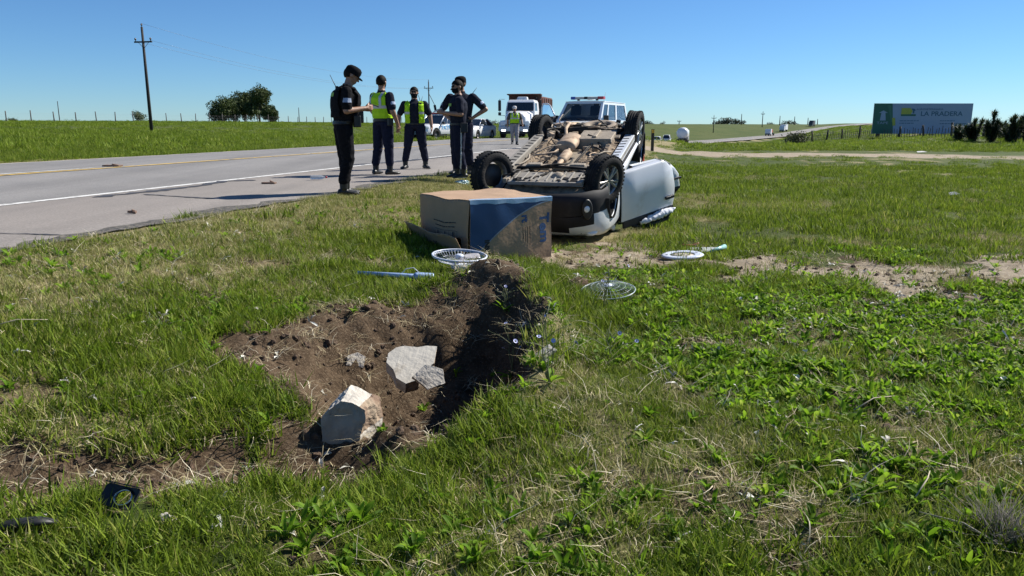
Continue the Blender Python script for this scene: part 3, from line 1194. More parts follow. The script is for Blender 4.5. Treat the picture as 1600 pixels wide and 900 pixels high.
def shell(prof, wx, axles, zb, yi, arch_r, x0, x1, n=56, wheel_z=.31, nose=.0):
    """lower car body: prof(x) -> height of the top, wx(x) -> half width. Returns MB with mats 0 paint 1 underside 2 well"""
    xs = sorted(set(list(np.linspace(x0, x1, n)) + [a + arch_r * s for a in axles for s in (-1, -.97, .97, 1)]))
    rings = []
    for x in xs:
        w = wx(x)
        zt = prof(x)
        za = zb(x)
        arch = za
        for a in axles:
            d = abs(x - a)
            if d < arch_r:
                arch = max(arch, wheel_z + math.sqrt(arch_r ** 2 - d * d))
        y1 = min(yi, w * .8)
        a2 = min(arch, zt - .05)
        q = [(0, za), (y1, za), (y1, a2), (w * .97, a2), (w, min(a2 + .03, zt - .03)), (w * 1.0, max(a2 + .035, zt * .70)), (w * .985, max(a2 + .04, zt * .9)), (w * .93, zt * .985), (w * .6, zt + .012), (0, zt + .025)]
        full = [(x, y, z) for y, z in q] + [(x, -y, z) for y, z in q[-2:0:-1]]
        rings.append(full)
    mb = MB()
    m = len(rings[0])
    base = 0
    for r in rings:
        mb.v.extend(r)
    half = 9
    for i in range(len(rings) - 1):
        for k in range(m):
            k2 = (k + 1) % m
            mb.f.append([i * m + k, i * m + k2, (i + 1) * m + k2, (i + 1) * m + k])
            kk = k if k < half else m - 1 - k
            mb.m.append(1 if kk == 0 else (2 if kk in (1, 2) else 0))
            mb.sm.append(kk > 3)
    mb.f.append(list(range(m))[::-1]); mb.m.append(0); mb.sm.append(False)
    e = (len(rings) - 1) * m
    mb.f.append([e + k for k in range(m)]); mb.m.append(0); mb.sm.append(False)
    return mb


def greenhouse(t, xf, xr, xfr, xrr, wb, wr, zb, zt, paint, pillars=(0.0,), glass=GLASS, roofx=.02, pr=.03):
    """window band as one glass body, pillars and roof panel over it"""
    def corner(fx, top, s):
        if top:
            return Vector((xfr if fx else xrr, s * wr, zt))
        return Vector((xf if fx else xr, s * wb, zb))
    mb = MB()
    vs = [corner(1, 0, 1), corner(1, 0, -1), corner(0, 0, -1), corner(0, 0, 1), corner(1, 1, 1), corner(1, 1, -1), corner(0, 1, -1), corner(0, 1, 1)]
    mb.add(vs, [(0, 1, 5, 4), (1, 2, 6, 5), (2, 3, 7, 6), (3, 0, 4, 7), (4, 5, 6, 7)])
    mb.build('window', glass, t)
    pb = MB()
    for s in (1, -1):
        pb.tube([corner(1, 0, s), corner(1, 1, s)], pr, 6)
        pb.tube([corner(0, 0, s), corner(0, 1, s)], pr * 1.5, 6)
        for p in pillars:
            a = corner(1, 0, s).lerp(corner(0, 0, s), p)
            b = corner(1, 1, s).lerp(corner(0, 1, s), max(0, min(1, p)))
            pb.tube([a, b], pr, 6)
        pb.tube([corner(1, 1, s), corner(0, 1, s)], pr * .9, 6)
        pb.tube([corner(1, 0, s), corner(0, 0, s)], pr * .8, 6)
    pb.tube([corner(1, 1, 1), corner(1, 1, -1)], pr, 6).tube([corner(0, 1, 1), corner(0, 1, -1)], pr, 6)
    pb.build('pillar_frame', paint, t)
    rb = MB()
    rings = []
    for i in range(7):
        f = i / 6
        x = (xfr + roofx) + ((xrr - roofx) - (xfr + roofx)) * f
        cr = .05 * math.sin(math.pi * (.12 + .76 * f))
        rings.append([(x, y * (wr + .015), zt + .012 + cr * (1 - (y ** 2) * .9)) for y in (-1, -.7, -.35, 0, .35, .7, 1)] + [(x, y * (wr + .015), zt - .02) for y in (1, 0, -1)])
    rb.loft(rings).build('roof', paint, t)


def pw(*pts):
    xs = [p[0] for p in pts]
    zs = [p[1] for p in pts]
    return lambda x: float(np.interp(x, xs, zs))


def simple_car(label, cat, name, loc, rz, L=4.4, W=1.75, H=1.46, hood=.95, belt=.95, wb=2.6, r=.31, kind='sedan', paint=None, group=None, detail=False):
    paint = paint or WHITEP
    t = thing(name, label, cat, loc, (0, 0, rz), group)
    hw = W / 2
    f, b = L / 2, -L / 2
    fa, ra = wb / 2 + .05, -wb / 2 + .05
    if kind == 'sedan':
        prof = pw((b, belt * .85), (b + .1, belt + .02), (b + .75, belt + .06), (0, belt), (f - 1.25, hood + .02), (f - .3, hood - .14), (f, hood - .35))
        gh = (f - 1.15, b + .55, f - 1.95, b + 1.35)
    else:
        prof = pw((b, belt * .9), (b + .08, belt + .06), (0, belt), (f - 1.1, hood + .03), (f - .25, hood - .08), (f, hood - .3))
        gh = (f - 1.0, b + .10, f - 1.7, b + .45)
    wx = pw((b, hw * .86), (b + .25, hw * .97), (0, hw), (f - .5, hw * .97), (f - .15, hw * .88), (f, hw * .70))
    zb = pw((b, .35), (b + .3, .22), (f - .4, .2), (f, .24))
    shell(prof, wx, (fa, ra), zb, hw * .62, r * 1.16, b, f, wheel_z=r).build('body', [paint, BLACKP, BLACKP], t)
    greenhouse(t, gh[0], gh[1], gh[2], gh[3], hw * .93, hw * .72, belt, H - .04, paint, (.52,) if kind == 'sedan' else (.42, .74))
    for x in (fa, ra):
        for s in (1, -1):
            wheel(t, (x, s * (hw - .11), r), r, .2, detail=False, side=s)
    for s in (1, -1):
        MB().box((f - .13, s * hw * .66, hood - .22), (.22, .34, .13), (0, .1, s * -.45)).build('headlight', LAMPG, t, bevel=.03)
        MB().box((b + .04, s * hw * .74, belt - .12), (.08, .22, .2)).build('tail_light', REDL, t, bevel=.02)
        MB().box((gh[0] - .2, s * (hw + .07), belt + .06), (.12, .18, .12)).build('mirror', paint, t, bevel=.03)
    MB().box((f - .01, 0, hood - .38), (.06, W * .55, .14)).box((f - .0, 0, .36), (.06, W * .6, .13)).build('grille', BLACKP, t, bevel=.02)
    MB().box((f + .025, 0, .46), (.02, .42, .11)).build('licence_plate', nmat('licence_plate', (.6, .6, .6), rough=.5), t)
    return t


def on_road(px, y, lane=None):
    x = px_at(px, y)
    t = float(road_t(np.array([x]), np.array([y]))[0])
    z = float(road_z(y) + crown(t)) if ROAD_L < t < ROAD_R else gz(x, y)
    return Vector((x, y, z + .006))


TOWARD = -R(90) - HEAD      # vehicle x axis pointing down the road to the camera
# white sedan on the left verge
simple_car('white sedan parked facing the camera behind the two standing officers', 'car', 'parked_sedan', on_road(742, 57), TOWARD - R(6), kind='sedan')

# police pickup
t = thing('police_pickup', 'white police pickup with red roof light bar and pale blue side lettering', 'pickup truck', on_road(687, 54), (0, 0, TOWARD - R(15)))
prof = pw((-2.6, 1.02), (-.75, 1.05), (-.7, 1.08), (1.05, 1.10), (2.2, 1.02), (2.5, .86), (2.6, .6))
wxp = pw((-2.6, .85), (-2.4, .9), (0, .92), (2.2, .88), (2.5, .8), (2.6, .66))
shell(prof, wxp, (1.6, -1.5), pw((-2.6, .5), (0, .42), (2.6, .4)), .6, .45, -2.6, 2.6, wheel_z=.38).build('body', [WHITEP, BLACKP, BLACKP], t)
greenhouse(t, 1.15, -.80, .35, -.62, .86, .70, 1.08, 1.70, WHITEP, (.38, .62))
for x in (1.6, -1.5):
    for s in (1, -1):
        wheel(t, (x, s * .80, .38), .38, .24, rim=STEEL, detail=False, side=s)
MB().box((-1.7, 0, 1.065), (1.6, 1.5, .02)).build('bed_floor', BLACKP, t)
MB().box((.1, 0, 1.80), (.30, 1.15, .13), (0, 0, 0)).build('light_bar', REDL, t, bevel=.04)
MB().box((2.56, 0, .78), (.10, .9, .2)).build('grille', BLACKP, t, bevel=.02)
MB().box((2.60, 0, .5), (.16, 1.7, .2)).build('bumper', nmat('grey_plastic', (.16, .17, .18), rough=.5), t, bevel=.04)
for s in (1, -1):
    MB().box((2.42, s * .66, .88), (.24, .3, .17), (0, 0, s * -.4)).build('headlight', LAMPG, t, bevel=.03)
    MB().box((.95, s * 1.0, 1.17), (.12, .2, .16)).build('mirror', BLACKP, t, bevel=.03)
    MB().box((.35, s * .925, .33), (1.8, .08, .06)).build('side_step', BLACKP, t)
PBLUE = nmat('pale_blue_lettering', (.16, .42, .70), rough=.5)
text_mesh('lettering', 'PATRULLERO', .42, PBLUE, t, (-.25, .925, .86), (R(90), 0, R(180)), sx=1.0, bold=.008)
text_mesh('lettering', 'Policia', .17, PBLUE, t, (-.2, .927, .58), (R(90), 0, R(180)))

# ---- van with light bar, right front door open
van = thing('police_van', 'white van with roof light bar and open front door behind the wreck', 'van', on_road(924, 33), (0, 0, TOWARD - R(8)))
prof = pw((-2.5, 1.02), (1.35, 1.06), (1.75, 1.08), (2.25, .98), (2.48, .82), (2.56, .5))
wxv = pw((-2.5, .9), (-2.3, .95), (1.2, .96), (2.0, .93), (2.4, .84), (2.56, .66))
shell(prof, wxv, (1.62, -1.5), pw((-2.5, .35), (2.0, .26), (2.56, .28)), .62, .40, -2.5, 2.56, n=70, wheel_z=.34).build('body', [WHITEP, BLACKP, BLACKP], van)
# upper body: glass panes set in a painted shell
xf, xfr, xr, zbv, ztv, wbv, wrv = 1.78, .95, -2.42, 1.06, 1.88, .93, .80
ub = MB()
GV = MB()


def vq(u, v, s):
    """van side wall point: u 0 at the front, 1 rear; v 0 belt, 1 roof"""
    xa = xf + (xr - xf) * u
    xb = xfr + (xr + .12 - xfr) * u
    return Vector((xa + (xb - xa) * v, s * (wbv + (wrv - wbv) * v), zbv + (ztv - zbv) * v))


def framed(mb, gb, q, u0, u1, v0, v1, hu0, hu1, hv0, hv1, inset):
    """a wall quad with a window opening; q maps (u, v) to a point"""
    o = [q(u0, v0), q(u1, v0), q(u1, v1), q(u0, v1)]
    i = [q(hu0, hv0), q(hu1, hv0), q(hu1, hv1), q(hu0, hv1)]
    g = [p + inset for p in i]
    mb.add(o + i + g, [(0, 1, 5, 4), (1, 2, 6, 5), (2, 3, 7, 6), (3, 0, 4, 7), (4, 5, 9, 8), (5, 6, 10, 9), (6, 7, 11, 10), (7, 4, 8, 11)])
    gb.append(g)


panes = []
for s in (1, -1):
    ins = Vector((0, -s * .02, 0))
    segs = [(0, .22, .045, .205), (.22, .55, .245, .525), (.55, 1.0, .575, .95)]
    for u0, u1, h0, h1 in segs:
        framed(ub, panes, lambda u, v: vq(u, v, s), u0, u1, 0, 1, h0, h1, .10, .86, ins)
framed(ub, panes, lambda u, v: vq(0, v, -1).lerp(vq(0, v, 1), u), 0, 1, 0, 1, .06, .94, .06, .90, Vector((-.02, 0, -.01)))
framed(ub, panes, lambda u, v: vq(1, v, -1).lerp(vq(1, v, 1), u), 0, 1, 0, 1, .1, .9, .12, .85, Vector((.02, 0, 0)))
ub.build('upper_body', WHITEP, van)
TINT = nmat('tinted_glass', (.10, .13, .15), rough=.04, var=.05, trans=.85, spec=.8)
for g in panes:
    MB().add(g, [(0, 1, 2, 3)]).build('window', TINT, van, fix=False)
rings = []
for i in range(9):
    f = i / 8
    x = xfr + .04 + (xr + .1 - xfr) * f
    cr = .07 * math.sin(math.pi * (.16 + .7 * f))
    rings.append([(x, y * (wrv + .012), ztv + cr * (1 - y * y * .85)) for y in (-1, -.75, -.4, 0, .4, .75, 1)] + [(x, y * (wrv + .012), ztv - .02) for y in (1, 0, -1)])
MB().loft(rings).build('roof', WHITEP, van)
lb = MB().box((.55, 0, 2.03), (.26, 1.30, .10)).build('light_bar', nmat('light_bar_housing', (.62, .55, .45), rough=.3), van, bevel=.03)
MB().box((.55, -.60, 2.032), (.275, .20, .115)).build('blue_lens', BLUEL, lb, bevel=.02)
MB().box((.55, .58, 2.032), (.275, .26, .115)).build('red_lens', REDL, lb, bevel=.02)
MB().box((.55, -.05, 2.036), (.272, .16, .10)).build('dark_lens', BLACKP, lb, bevel=.02)
MB().box((.55, .4, 1.97), (.1, .08, .08)).box((.55, -.4, 1.97), (.1, .08, .08)).build('bracket', BLACKP, lb)
MB().lathe([(0, 1.99), (.16, 1.99), (.16, 2.07), (.12, 2.12), (0, 2.13)], (.1, 0, -.02), n=14).build('roof_vent', WHITEP, van)
MB().tube([(-1.7, 0, 1.95), (-1.95, 0, 2.35)], .006, 4).build('antenna', BLACKP, van)
MB().box((2.50, 0, .80), (.10, .95, .12)).box((2.55, 0, .42), (.1, 1.3, .16)).build('grille', BLACKP, van, bevel=.02)
MB().box((2.545, 0, .70), (.06, .34, .09)).build('badge_bar', CHROME, van, bevel=.015)
for x in (1.62, -1.5):
    for s in (1, -1):
        wheel(van, (x, s * .85, .34), .34, .22, rim=STEEL, detail=False, side=s)
for s in (1, -1):
    MB().box((2.30, s * .70, .84), (.30, .34, .20), (0, .25, s * -.55)).build('headlight', LAMPG, van, bevel=.05)
    MB().box((1.42, s * 1.06, 1.20), (.14, .20, .26)).box((1.42, s * .97, 1.12), (.05, .12, .05)).build('mirror', BLACKP, van, bevel=.03)
# wipers, seats, dashboard
MB().tube([(1.82, .35, 1.10), (1.62, -.1, 1.22)], .012, 4).tube([(1.82, -.25, 1.10), (1.62, -.6, 1.2)], .012, 4).build('wiper', BLACKP, van)
for s in (.42, -.42):
    MB().box((.55, s, 1.25), (.14, .44, .62), (0, .15, 0)).box((.53, s, 1.62), (.1, .24, .16)).build('seat', SEATM, van, bevel=.05)
MB().box((1.35, 0, 1.05), (.5, 1.6, .14)).build('dashboard', SEATM, van, bevel=.05)
# yellow crest on the bonnet
MB().prism([(-.26, 0), (-.10, .05), (.10, .05), (.26, 0), (.1, -.05), (-.1, -.05)], 0, .004, 'XY').xform(Matrix.Translation((2.12, 0, 1.048)) @ Euler((0, R(12), 0)).to_matrix().to_4x4() @ Euler((0, 0, R(90))).to_matrix().to_4x4()).build('bonnet_crest', nmat('yellow_print', (.62, .48, .22), rough=.5), van)
# open door, hinged at the front edge of the van's right side
dr_ = bpy.data.objects.new('door', None)
SHADEB = WHITEP
dm = MB()
dpoly = [(0, .40), (-1.0, .40), (-1.0, 1.06), (-.02, 1.06)]
dm.prism(dpoly, -.03, .03, 'XZ')
door = dm.build('door', WHITEP, van, bevel=.02)
door.location = (1.55, -.955, 0)
door.rotation_euler = (0, 0, R(62))
fr_ = MB()
fr_.tube([(-.02, 0, 1.05), (-.18, .0, 1.35), (-.46, .02, 1.72), (-.62, .03, 1.80), (-.92, .03, 1.80), (-1.0, .03, 1.66), (-1.0, 0, 1.05)], .03, 6).build('window_frame', WHITEP, door)
MB().add([(-.04, .0, 1.06), (-.99, 0, 1.06), (-.99, .03, 1.68), (-.9, .03, 1.78), (-.5, .02, 1.74)], [(0, 1, 2, 3, 4)]).build('window', TINT, door, fix=False)
MB().box((-.9, -.045, .92), (.18, .03, .045)).build('handle', BLACKP, door)
MB().box((-.55, -.035, .70), (.36, .006, .14)).build('crest', nmat('yellow_print', (.62, .48, .22)), door)
MB().box((-.12, -.12, 1.17), (.14, .22, .24)).build('mirror', BLACKP, door, bevel=.03)

# ---- dump truck
trk = thing('dump_truck', 'white bonneted dump truck with dark red tipper body on the road', 'dump truck', on_road(818, 58), (0, 0, TOWARD + R(3)))
RUST = nmat('tipper_red', (.150, .045, .030), rough=.75, var=.25, scale=2, base2=(.09, .05, .04), mscale=1.3)
TWHITE = nmat('truck_white', (.72, .73, .75), rough=.35, var=.03, coat=.3)
# bonnet
rings = []
for x, hw, z0, z1 in ((1.25, .98, 1.0, 1.95), (2.0, .88, .95, 1.88), (2.75, .76, .95, 1.75), (3.0, .70, 1.0, 1.66)):
    rings.append([(x, -hw, z0), (x, -hw, z1 - .22), (x, -hw * .72, z1 - .03), (x, 0, z1), (x, hw * .72, z1 - .03), (x, hw, z1 - .22), (x, hw, z0)])
MB().loft(rings).build('bonnet', TWHITE, trk)
MB().box((3.02, 0, 1.32), (.08, .95, .72)).build('grille', nmat('grille_dark', (.05, .055, .07), rough=.4, metal=.3), trk, bevel=.03)
for k in range(7):
    MB().box((3.07, -.39 + .13 * k, 1.32), (.03, .03, .66)).build('grille_bar', CHROME, trk)
for s in (1, -1):
    fen = []
    for k in range(9):
        a = math.pi * k / 8
        fen.append([(2.35 + math.cos(a) * .72, s * .72, .62 + math.sin(a) * .66), (2.35 + math.cos(a) * .72, s * 1.16, .62 + math.sin(a) * .62), (2.35 + math.cos(a) * .64, s * 1.16, .62 + math.sin(a) * .54), (2.35 + math.cos(a) * .64, s * .72, .62 + math.sin(a) * .56)])
    MB().loft(fen).build('fender', TWHITE, trk)
    MB().box((2.98, s * .88, 1.05), (.22, .36, .30), (0, 0, s * -.3)).build('headlight', LAMPG, trk, bevel=.05)
    MB().box((3.16, s * .78, .56), (.08, .30, .12)).build('fog_light', nmat('lit_lamp', (1, .97, .95), emis=2.5), trk, bevel=.02)
    MB().tube([(1.2, s * 1.15, 2.75), (1.3, s * 1.5, 2.75), (1.3, s * 1.5, 1.6), (1.2, s * 1.12, 1.6)], .02, 5).box((1.3, s * 1.5, 2.3), (.08, .2, .75)).box((1.3, s * 1.5, 1.72), (.08, .2, .22)).build('mirror', BLACKP, trk)
    for x in (2.35,):
        wheel(trk, (x, s * 1.0, .52), .52, .28, rim=STEEL, detail=False, side=s)
    for x in (-2.6, -3.9):
        wheel(trk, (x, s * .95, .52), .52, .5, rim=STEEL, detail=False, side=s)
MB().box((3.10, 0, .66), (.18, 2.3, .34)).build('bumper', nmat('bumper_white', (.50, .52, .54), rough=.4), trk, bevel=.05)
MB().box((3.05, 0, .42), (.14, 2.0, .2)).build('lower_bumper', BLACKP, trk, bevel=.03)
# cab
rings = []
for z, x0, x1, hw in ((1.0, -.55, 1.3, 1.08), (1.9, -.55, 1.28, 1.08), (2.55, -.52, 1.0, 1.02), (2.72, -.5, .80, .92)):
    rings.append([(x1, -hw, z), (x1, hw, z), (x0, hw, z), (x0, -hw, z)])
MB().loft(rings, smooth=False).build('cab', TWHITE, trk, bevel=.06)
MB().add([(1.305, -.98, 1.93), (1.305, .98, 1.93), (1.04, .92, 2.52), (1.04, -.92, 2.52)], [(0, 1, 2, 3)]).build('windshield', GLASS, trk, fix=False)
for s in (1, -1):
    MB().add([(1.15, s * 1.085, 1.93), (.25, s * 1.085, 1.93), (.25, s * 1.035, 2.48), (.95, s * 1.035, 2.48)], [(0, 1, 2, 3)]).build('side_window', GLASS, trk, fix=False)
MB().box((.25, 0, 2.83), (.7, .85, .22), taper=(.7, .8)).build('roof_cowl', TWHITE, trk, bevel=.05)
MB().box((.0, 0, .75), (6.4, .9, .3)).xform(Matrix.Translation((-1.6, 0, 0))).build('chassis', BLACKP, trk)
tip = MB()
for s in (1, -1):
    tip.box((-2.9, s * 1.2, 2.15), (4.6, .08, 1.7))
tip.box((-.62, 0, 2.2), (.08, 2.48, 1.85)).box((-5.2, 0, 2.1), (.08, 2.48, 1.6)).box((-2.9, 0, 1.3), (4.6, 2.48, .1))
tip.box((-.35, 0, 3.12), (.62, 2.56, .07), (0, R(-4), 0))
tp = tip.build('tipper_body', RUST, trk, bevel=.02)
for k in range(6):
    for s in (1, -1):
        MB().box((-1.0 - k * .8, s * 1.27, 2.1), (.1, .07, 1.6)).build('rib', RUST, tp)
MB().tube([(-.45, .9, 1.0), (-.45, .9, 2.9)], .06, 8).build('exhaust_stack', CHROME, trk)

# ---- far road traffic
simple_car('white hatchback on the far road left of the tanker', 'car', 'hatchback', on_road(1028, 172), TOWARD + R(180), kind='hatch', H=1.55, group='vehicles on the far road')
simple_car('white box-shaped minivan on the far road close to the tanker', 'van', 'minivan', on_road(1043, 184), TOWARD + R(180), kind='hatch', H=1.95, L=4.6, belt=1.05, hood=1.02, r=.34, group='vehicles on the far road')
tk = thing('tanker_truck', 'white round tanker truck on the far road', 'tanker truck', on_road(1068, 176), (0, 0, TOWARD + R(180)), 'vehicles on the far road')
rings = []
for x, k in ((-4.2, .2), (-4.15, .7), (-3.9, .95), (-3.2, 1.0), (1.4, 1.0), (2.1, .95), (2.3, .7), (2.35, .2)):
    rings.append([(x, math.cos(a) * 1.28 * k, 2.35 + math.sin(a) * 1.25 * k) for a in np.linspace(0, 2 * math.pi, 20, endpoint=False)])
MB().loft(rings).build('tank', TWHITE, tk)
MB().box((-.8, 0, .95), (7.0, 2.2, .35)).box((-4.1, 0, .75), (.2, 2.3, .4)).build('chassis', BLACKP, tk)
MB().box((3.2, 0, 1.9), (1.5, 2.3, 2.2)).build('cab', TWHITE, tk, bevel=.1)
MB().box((3.96, 0, 2.35), (.03, 2.0, .85)).build('windshield', GLASS, tk)
for x in (3.3, -2.2, -3.4):
    for s in (1, -1):
        wheel(tk, (x, s * .95, .5), .5, .3 if x > 0 else .55, rim=STEEL, detail=False, side=s)
for s in (1, -1):
    MB().box((-4.24, s * .9, .8), (.04, .3, .15)).build('tail_light', REDL, tk)


def far_truck(label, px, y, load, rz=0.0):
    t = thing('cargo_truck', label, 'truck', on_road(px, y), (0, 0, -R(90) - float(np.interp(y, _ys, _hd)) + rz), 'vehicles on the far road')
    rings = [[(x1, -1.15, z), (x1, 1.15, z), (x0, 1.15, z), (x0, -1.15, z)] for z, x0, x1 in ((.6, .8, 3.0), (1.7, .8, 3.0), (2.75, .85, 2.7))]
    MB().loft(rings, smooth=False).build('cab', TWHITE if load != 'dark' else nmat('dark_cab', (.05, .05, .06), rough=.4), t, bevel=.08)
    MB().add([(2.99, -1.0, 1.72), (2.99, 1.0, 1.72), (2.74, .95, 2.6), (2.74, -.95, 2.6)], [(0, 1, 2, 3)]).build('windshield', GLASS, t, fix=False)
    MB().box((2.98, 0, .75), (.15, 2.2, .5)).build('bumper', nmat('grey_plastic', (.16, .17, .18)), t, bevel=.04)
    MB().box((-1.6, 0, .9), (7.5, 1.0, .3)).build('chassis', BLACKP, t)
    if load == 'flat':
        MB().box((-2.2, 0, 1.2), (5.6, 2.4, .12)).build('flatbed', BLACKP, t)
        MB().box((-1.0, .2, 1.95), (1.6, 1.6, 1.3)).box((-3.4, -.3, 1.7), (1.3, 1.4, .9)).build('load', nmat('red_load', (.40, .08, .05), rough=.6), t, bevel=.05)
    else:
        MB().box((-2.2, 0, 2.3), (5.8, 2.5, 2.5)).build('cargo_box', TWHITE if load == 'white' else nmat('dark_tarp', (.05, .055, .07), rough=.7), t, bevel=.05)
    for x in (2.0, -2.8, -4.0):
        for s in (1, -1):
            wheel(t, (x, s * .95, .5), .5, .35, rim=STEEL, detail=False, side=s)
    return t


far_truck('pale flatbed truck carrying a red load on the far road', 1203, 325, 'flat')
far_truck('white box truck climbing the far road', 1224, 380, 'white')
far_truck('dark covered truck highest up on the far road', 1268, 470, 'dark')
# ---------------------------------------------------------------- the overturned car
UNDER = nmat('dusty_underbody', (.29, .225, .160), spec=.15, rough=.9, var=.22, scale=9, base2=(.10, .075, .055), mixlo=.45, mixhi=.62, mscale=6, bump=.5, bscale=30)
UNDER2 = nmat('pale_dusty_metal', (.33, .28, .22), spec=.15, rough=.7, var=.2, scale=8, base2=(.20, .17, .14), mixlo=.52, mixhi=.7, mscale=9, metal=.1, bump=.3)
GREYU = nmat('grey_undertray', (.28, .26, .23), spec=.15, rough=.7, var=.18, scale=7, base2=(.16, .14, .12), mixlo=.55, mixhi=.72, mscale=8, metal=.15)
RUSTY = nmat('dusty_exhaust', (.42, .32, .23), spec=.15, rough=.7, var=.25, scale=10, base2=(.20, .12, .08), mixlo=.52, mixhi=.72, mscale=7, metal=.2)
GREASE = nmat('greasy_black_steel', (.030, .028, .026), spec=.15, rough=.6, var=.4, scale=10, base2=(.16, .13, .10), mixlo=.55, mixhi=.72, mscale=9)

CAR_M = Vector((.85, 11.30, .56))
_h = R(17.3)
_pt = R(13.6)
fwd = Vector((-math.sin(_h) * math.cos(_pt), -math.cos(_h) * math.cos(_pt), -math.sin(_pt)))
upc = -Vector((-math.sin(_h) * math.sin(_pt), -math.cos(_h) * math.sin(_pt), math.cos(_pt)))
lft = upc.cross(fwd)
T0 = CAR_M - upc * .18
CM = Matrix(((fwd.x, lft.x, upc.x, T0.x), (fwd.y, lft.y, upc.y, T0.y), (fwd.z, lft.z, upc.z, T0.z), (0, 0, 0, 1)))
car = thing('overturned_car', 'white hatchback lying upside down on its roof, wheels in the air', 'car')
car.matrix_world = CM
FA, RA = 1.24, -1.24
WR = .315
# body shell
prof = pw((-1.92, .80), (-1.85, .95), (-1.2, .97), (.75, .95), (1.1, .92), (1.6, .82), (1.78, .72), (1.84, .64))
wxc = pw((-1.92, .70), (-1.8, .80), (-1.3, .845), (0, .85), (1.1, .845), (1.42, .825), (1.55, .79), (1.84, .66))
body = shell(prof, wxc, (FA, RA), pw((-1.92, .38), (-1.6, .26), (1.4, .24), (1.6, .32), (1.84, .34)), .56, .365, -1.92, 1.84, n=84, wheel_z=.31)
# sink the door openings on the right side so that a dark interior shows
for i, (x, y, z) in enumerate(body.v):
    if y < -.6 and -1.0 < x < .74 and .30 < z:
        body.v[i] = (x, y * .80, z)
bo = body.build('body', [DWHITE, UNDER, BLACKD], car)
# cabin, roof squashed
cab = []
for z, x0, x1, w in ((.93, -1.80, .98, .80), (1.06, -1.72, .72, .76), (1.18, -1.52, .40, .70), (1.25, -1.38, .24, .62), (1.28, -1.1, .05, .45)):
    cab.append([(x1, -w * .8, z), (x1 + .06, 0, z), (x1, w * .8, z), (x1 - .12, w, z), ((x0 + x1) / 2, w * 1.02, z), (x0 + .1, w, z), (x0, w * .8, z), (x0 - .02, 0, z), (x0, -w * .8, z), (x0 + .1, -w, z), ((x0 + x1) / 2, -w * 1.02, z), (x1 - .12, -w, z)])
MB().loft(cab).jitter(.03, 2.5, 4).build('cabin_glass', GLASS, car)
rfm = []
for f, x in enumerate(np.linspace(-1.55, .34, 9)):
    w = .66 - .10 * abs(x + .6)
    rfm.append([(x, y * w, 1.27 + .03 * (1 - y * y) - .06 * max(0, x + .1)) for y in (-1, -.6, -.2, .2, .6, 1)] + [(x, y * w, 1.22) for y in (1, -1)])
MB().loft(rfm).jitter(.035, 2.2, 9).build('roof', DWHITE, car)
for s in (1, -1):
    MB().tube([(.98, s * .78, .93), (.66, s * .72, 1.10), (.30, s * .64, 1.25)], .035, 6).build('front_pillar', DWHITE, car)
    MB().tube([(-.26, s * .83, .93), (-.34, s * .72, 1.25)], .05, 6).build('centre_pillar', BLACKD, car)
    MB().tube([(-1.3, s * .82, .95), (-1.42, s * .72, 1.12), (-1.35, s * .62, 1.25)], .07, 6).build('rear_pillar', DWHITE, car)

# floor pan with pressed ribs and tunnel
nxp, nyp = 150, 66
xs = np.linspace(-1.86, 1.10, nxp)
ys = np.linspace(-.60, .60, nyp)
PX, PY = np.meshgrid(xs, ys, indexing='ij')
PZ = np.full_like(PX, .205)
PZ += .075 * (1 - sm(np.abs(PY), .10, .17)) * sm(PX, -.9, -.7)                           # tunnel
PZ += .10 * sm(-PX, .78, .92) * (1 - sm(-PX, 1.45, 1.6)) * (1 - sm(np.abs(PY), .45, .55))    # rear axle hollow
for yc in (-.40, -.28, .28, .40):
    PZ += .016 * (1 - sm(np.abs(PY - yc), .012, .028)) * sm(PX, -.7, -.6) * (1 - sm(PX, .6, .7))
for xc_ in (-.55, -.25, .12, .42):
    PZ -= .014 * (1 - sm(np.abs(PX - xc_), .02, .045)) * (np.abs(PY) > .19)
PZ -= .045 * (1 - sm(np.abs(np.abs(PY) - .50), .03, .05))                                # longitudinal rails
q = fbm(PX, PY, 5.5, 2, 3)
PZ += np.round(q * 5) / 5 * .05 - .025
PZ += (fbm(PX, PY, 22, 3, 7) - .5) * .016
vs = np.stack([PX, PY, PZ], -1).reshape(-1, 3)
ii = (np.arange(nxp - 1)[:, None] * nyp + np.arange(nyp - 1)[None, :]).reshape(-1)
fs = np.stack([ii, ii + nyp, ii + nyp + 1, ii + 1], -1)
fp = MB()
fp.add(vs.tolist(), fs.tolist(), 0, False)
xm = vs[fs].mean(1)[:, 0]
fp.m = [1 if (v < -.80 or v > .98) else 0 for v in xm]
fp.build('floor_pan', [UNDER, GREASE], car, fix=False)
# sills with slots
for s in (1, -1):
    sl = MB().box((-.06, s * .715, .20), (1.72, .15, .10)).build('sill', DWHITE if s < 0 else GREYU, car, bevel=.015)
    for k in range(11):
        MB().box((-.82 + k * .15, s * .70, .150), (.024, .085, .012), (0, 0, s * .25)).build('slot', GREASE, sl)
    MB().box((-.06, s * .785, .185), (1.72, .012, .05)).build('weld_flange', GREYU, car)
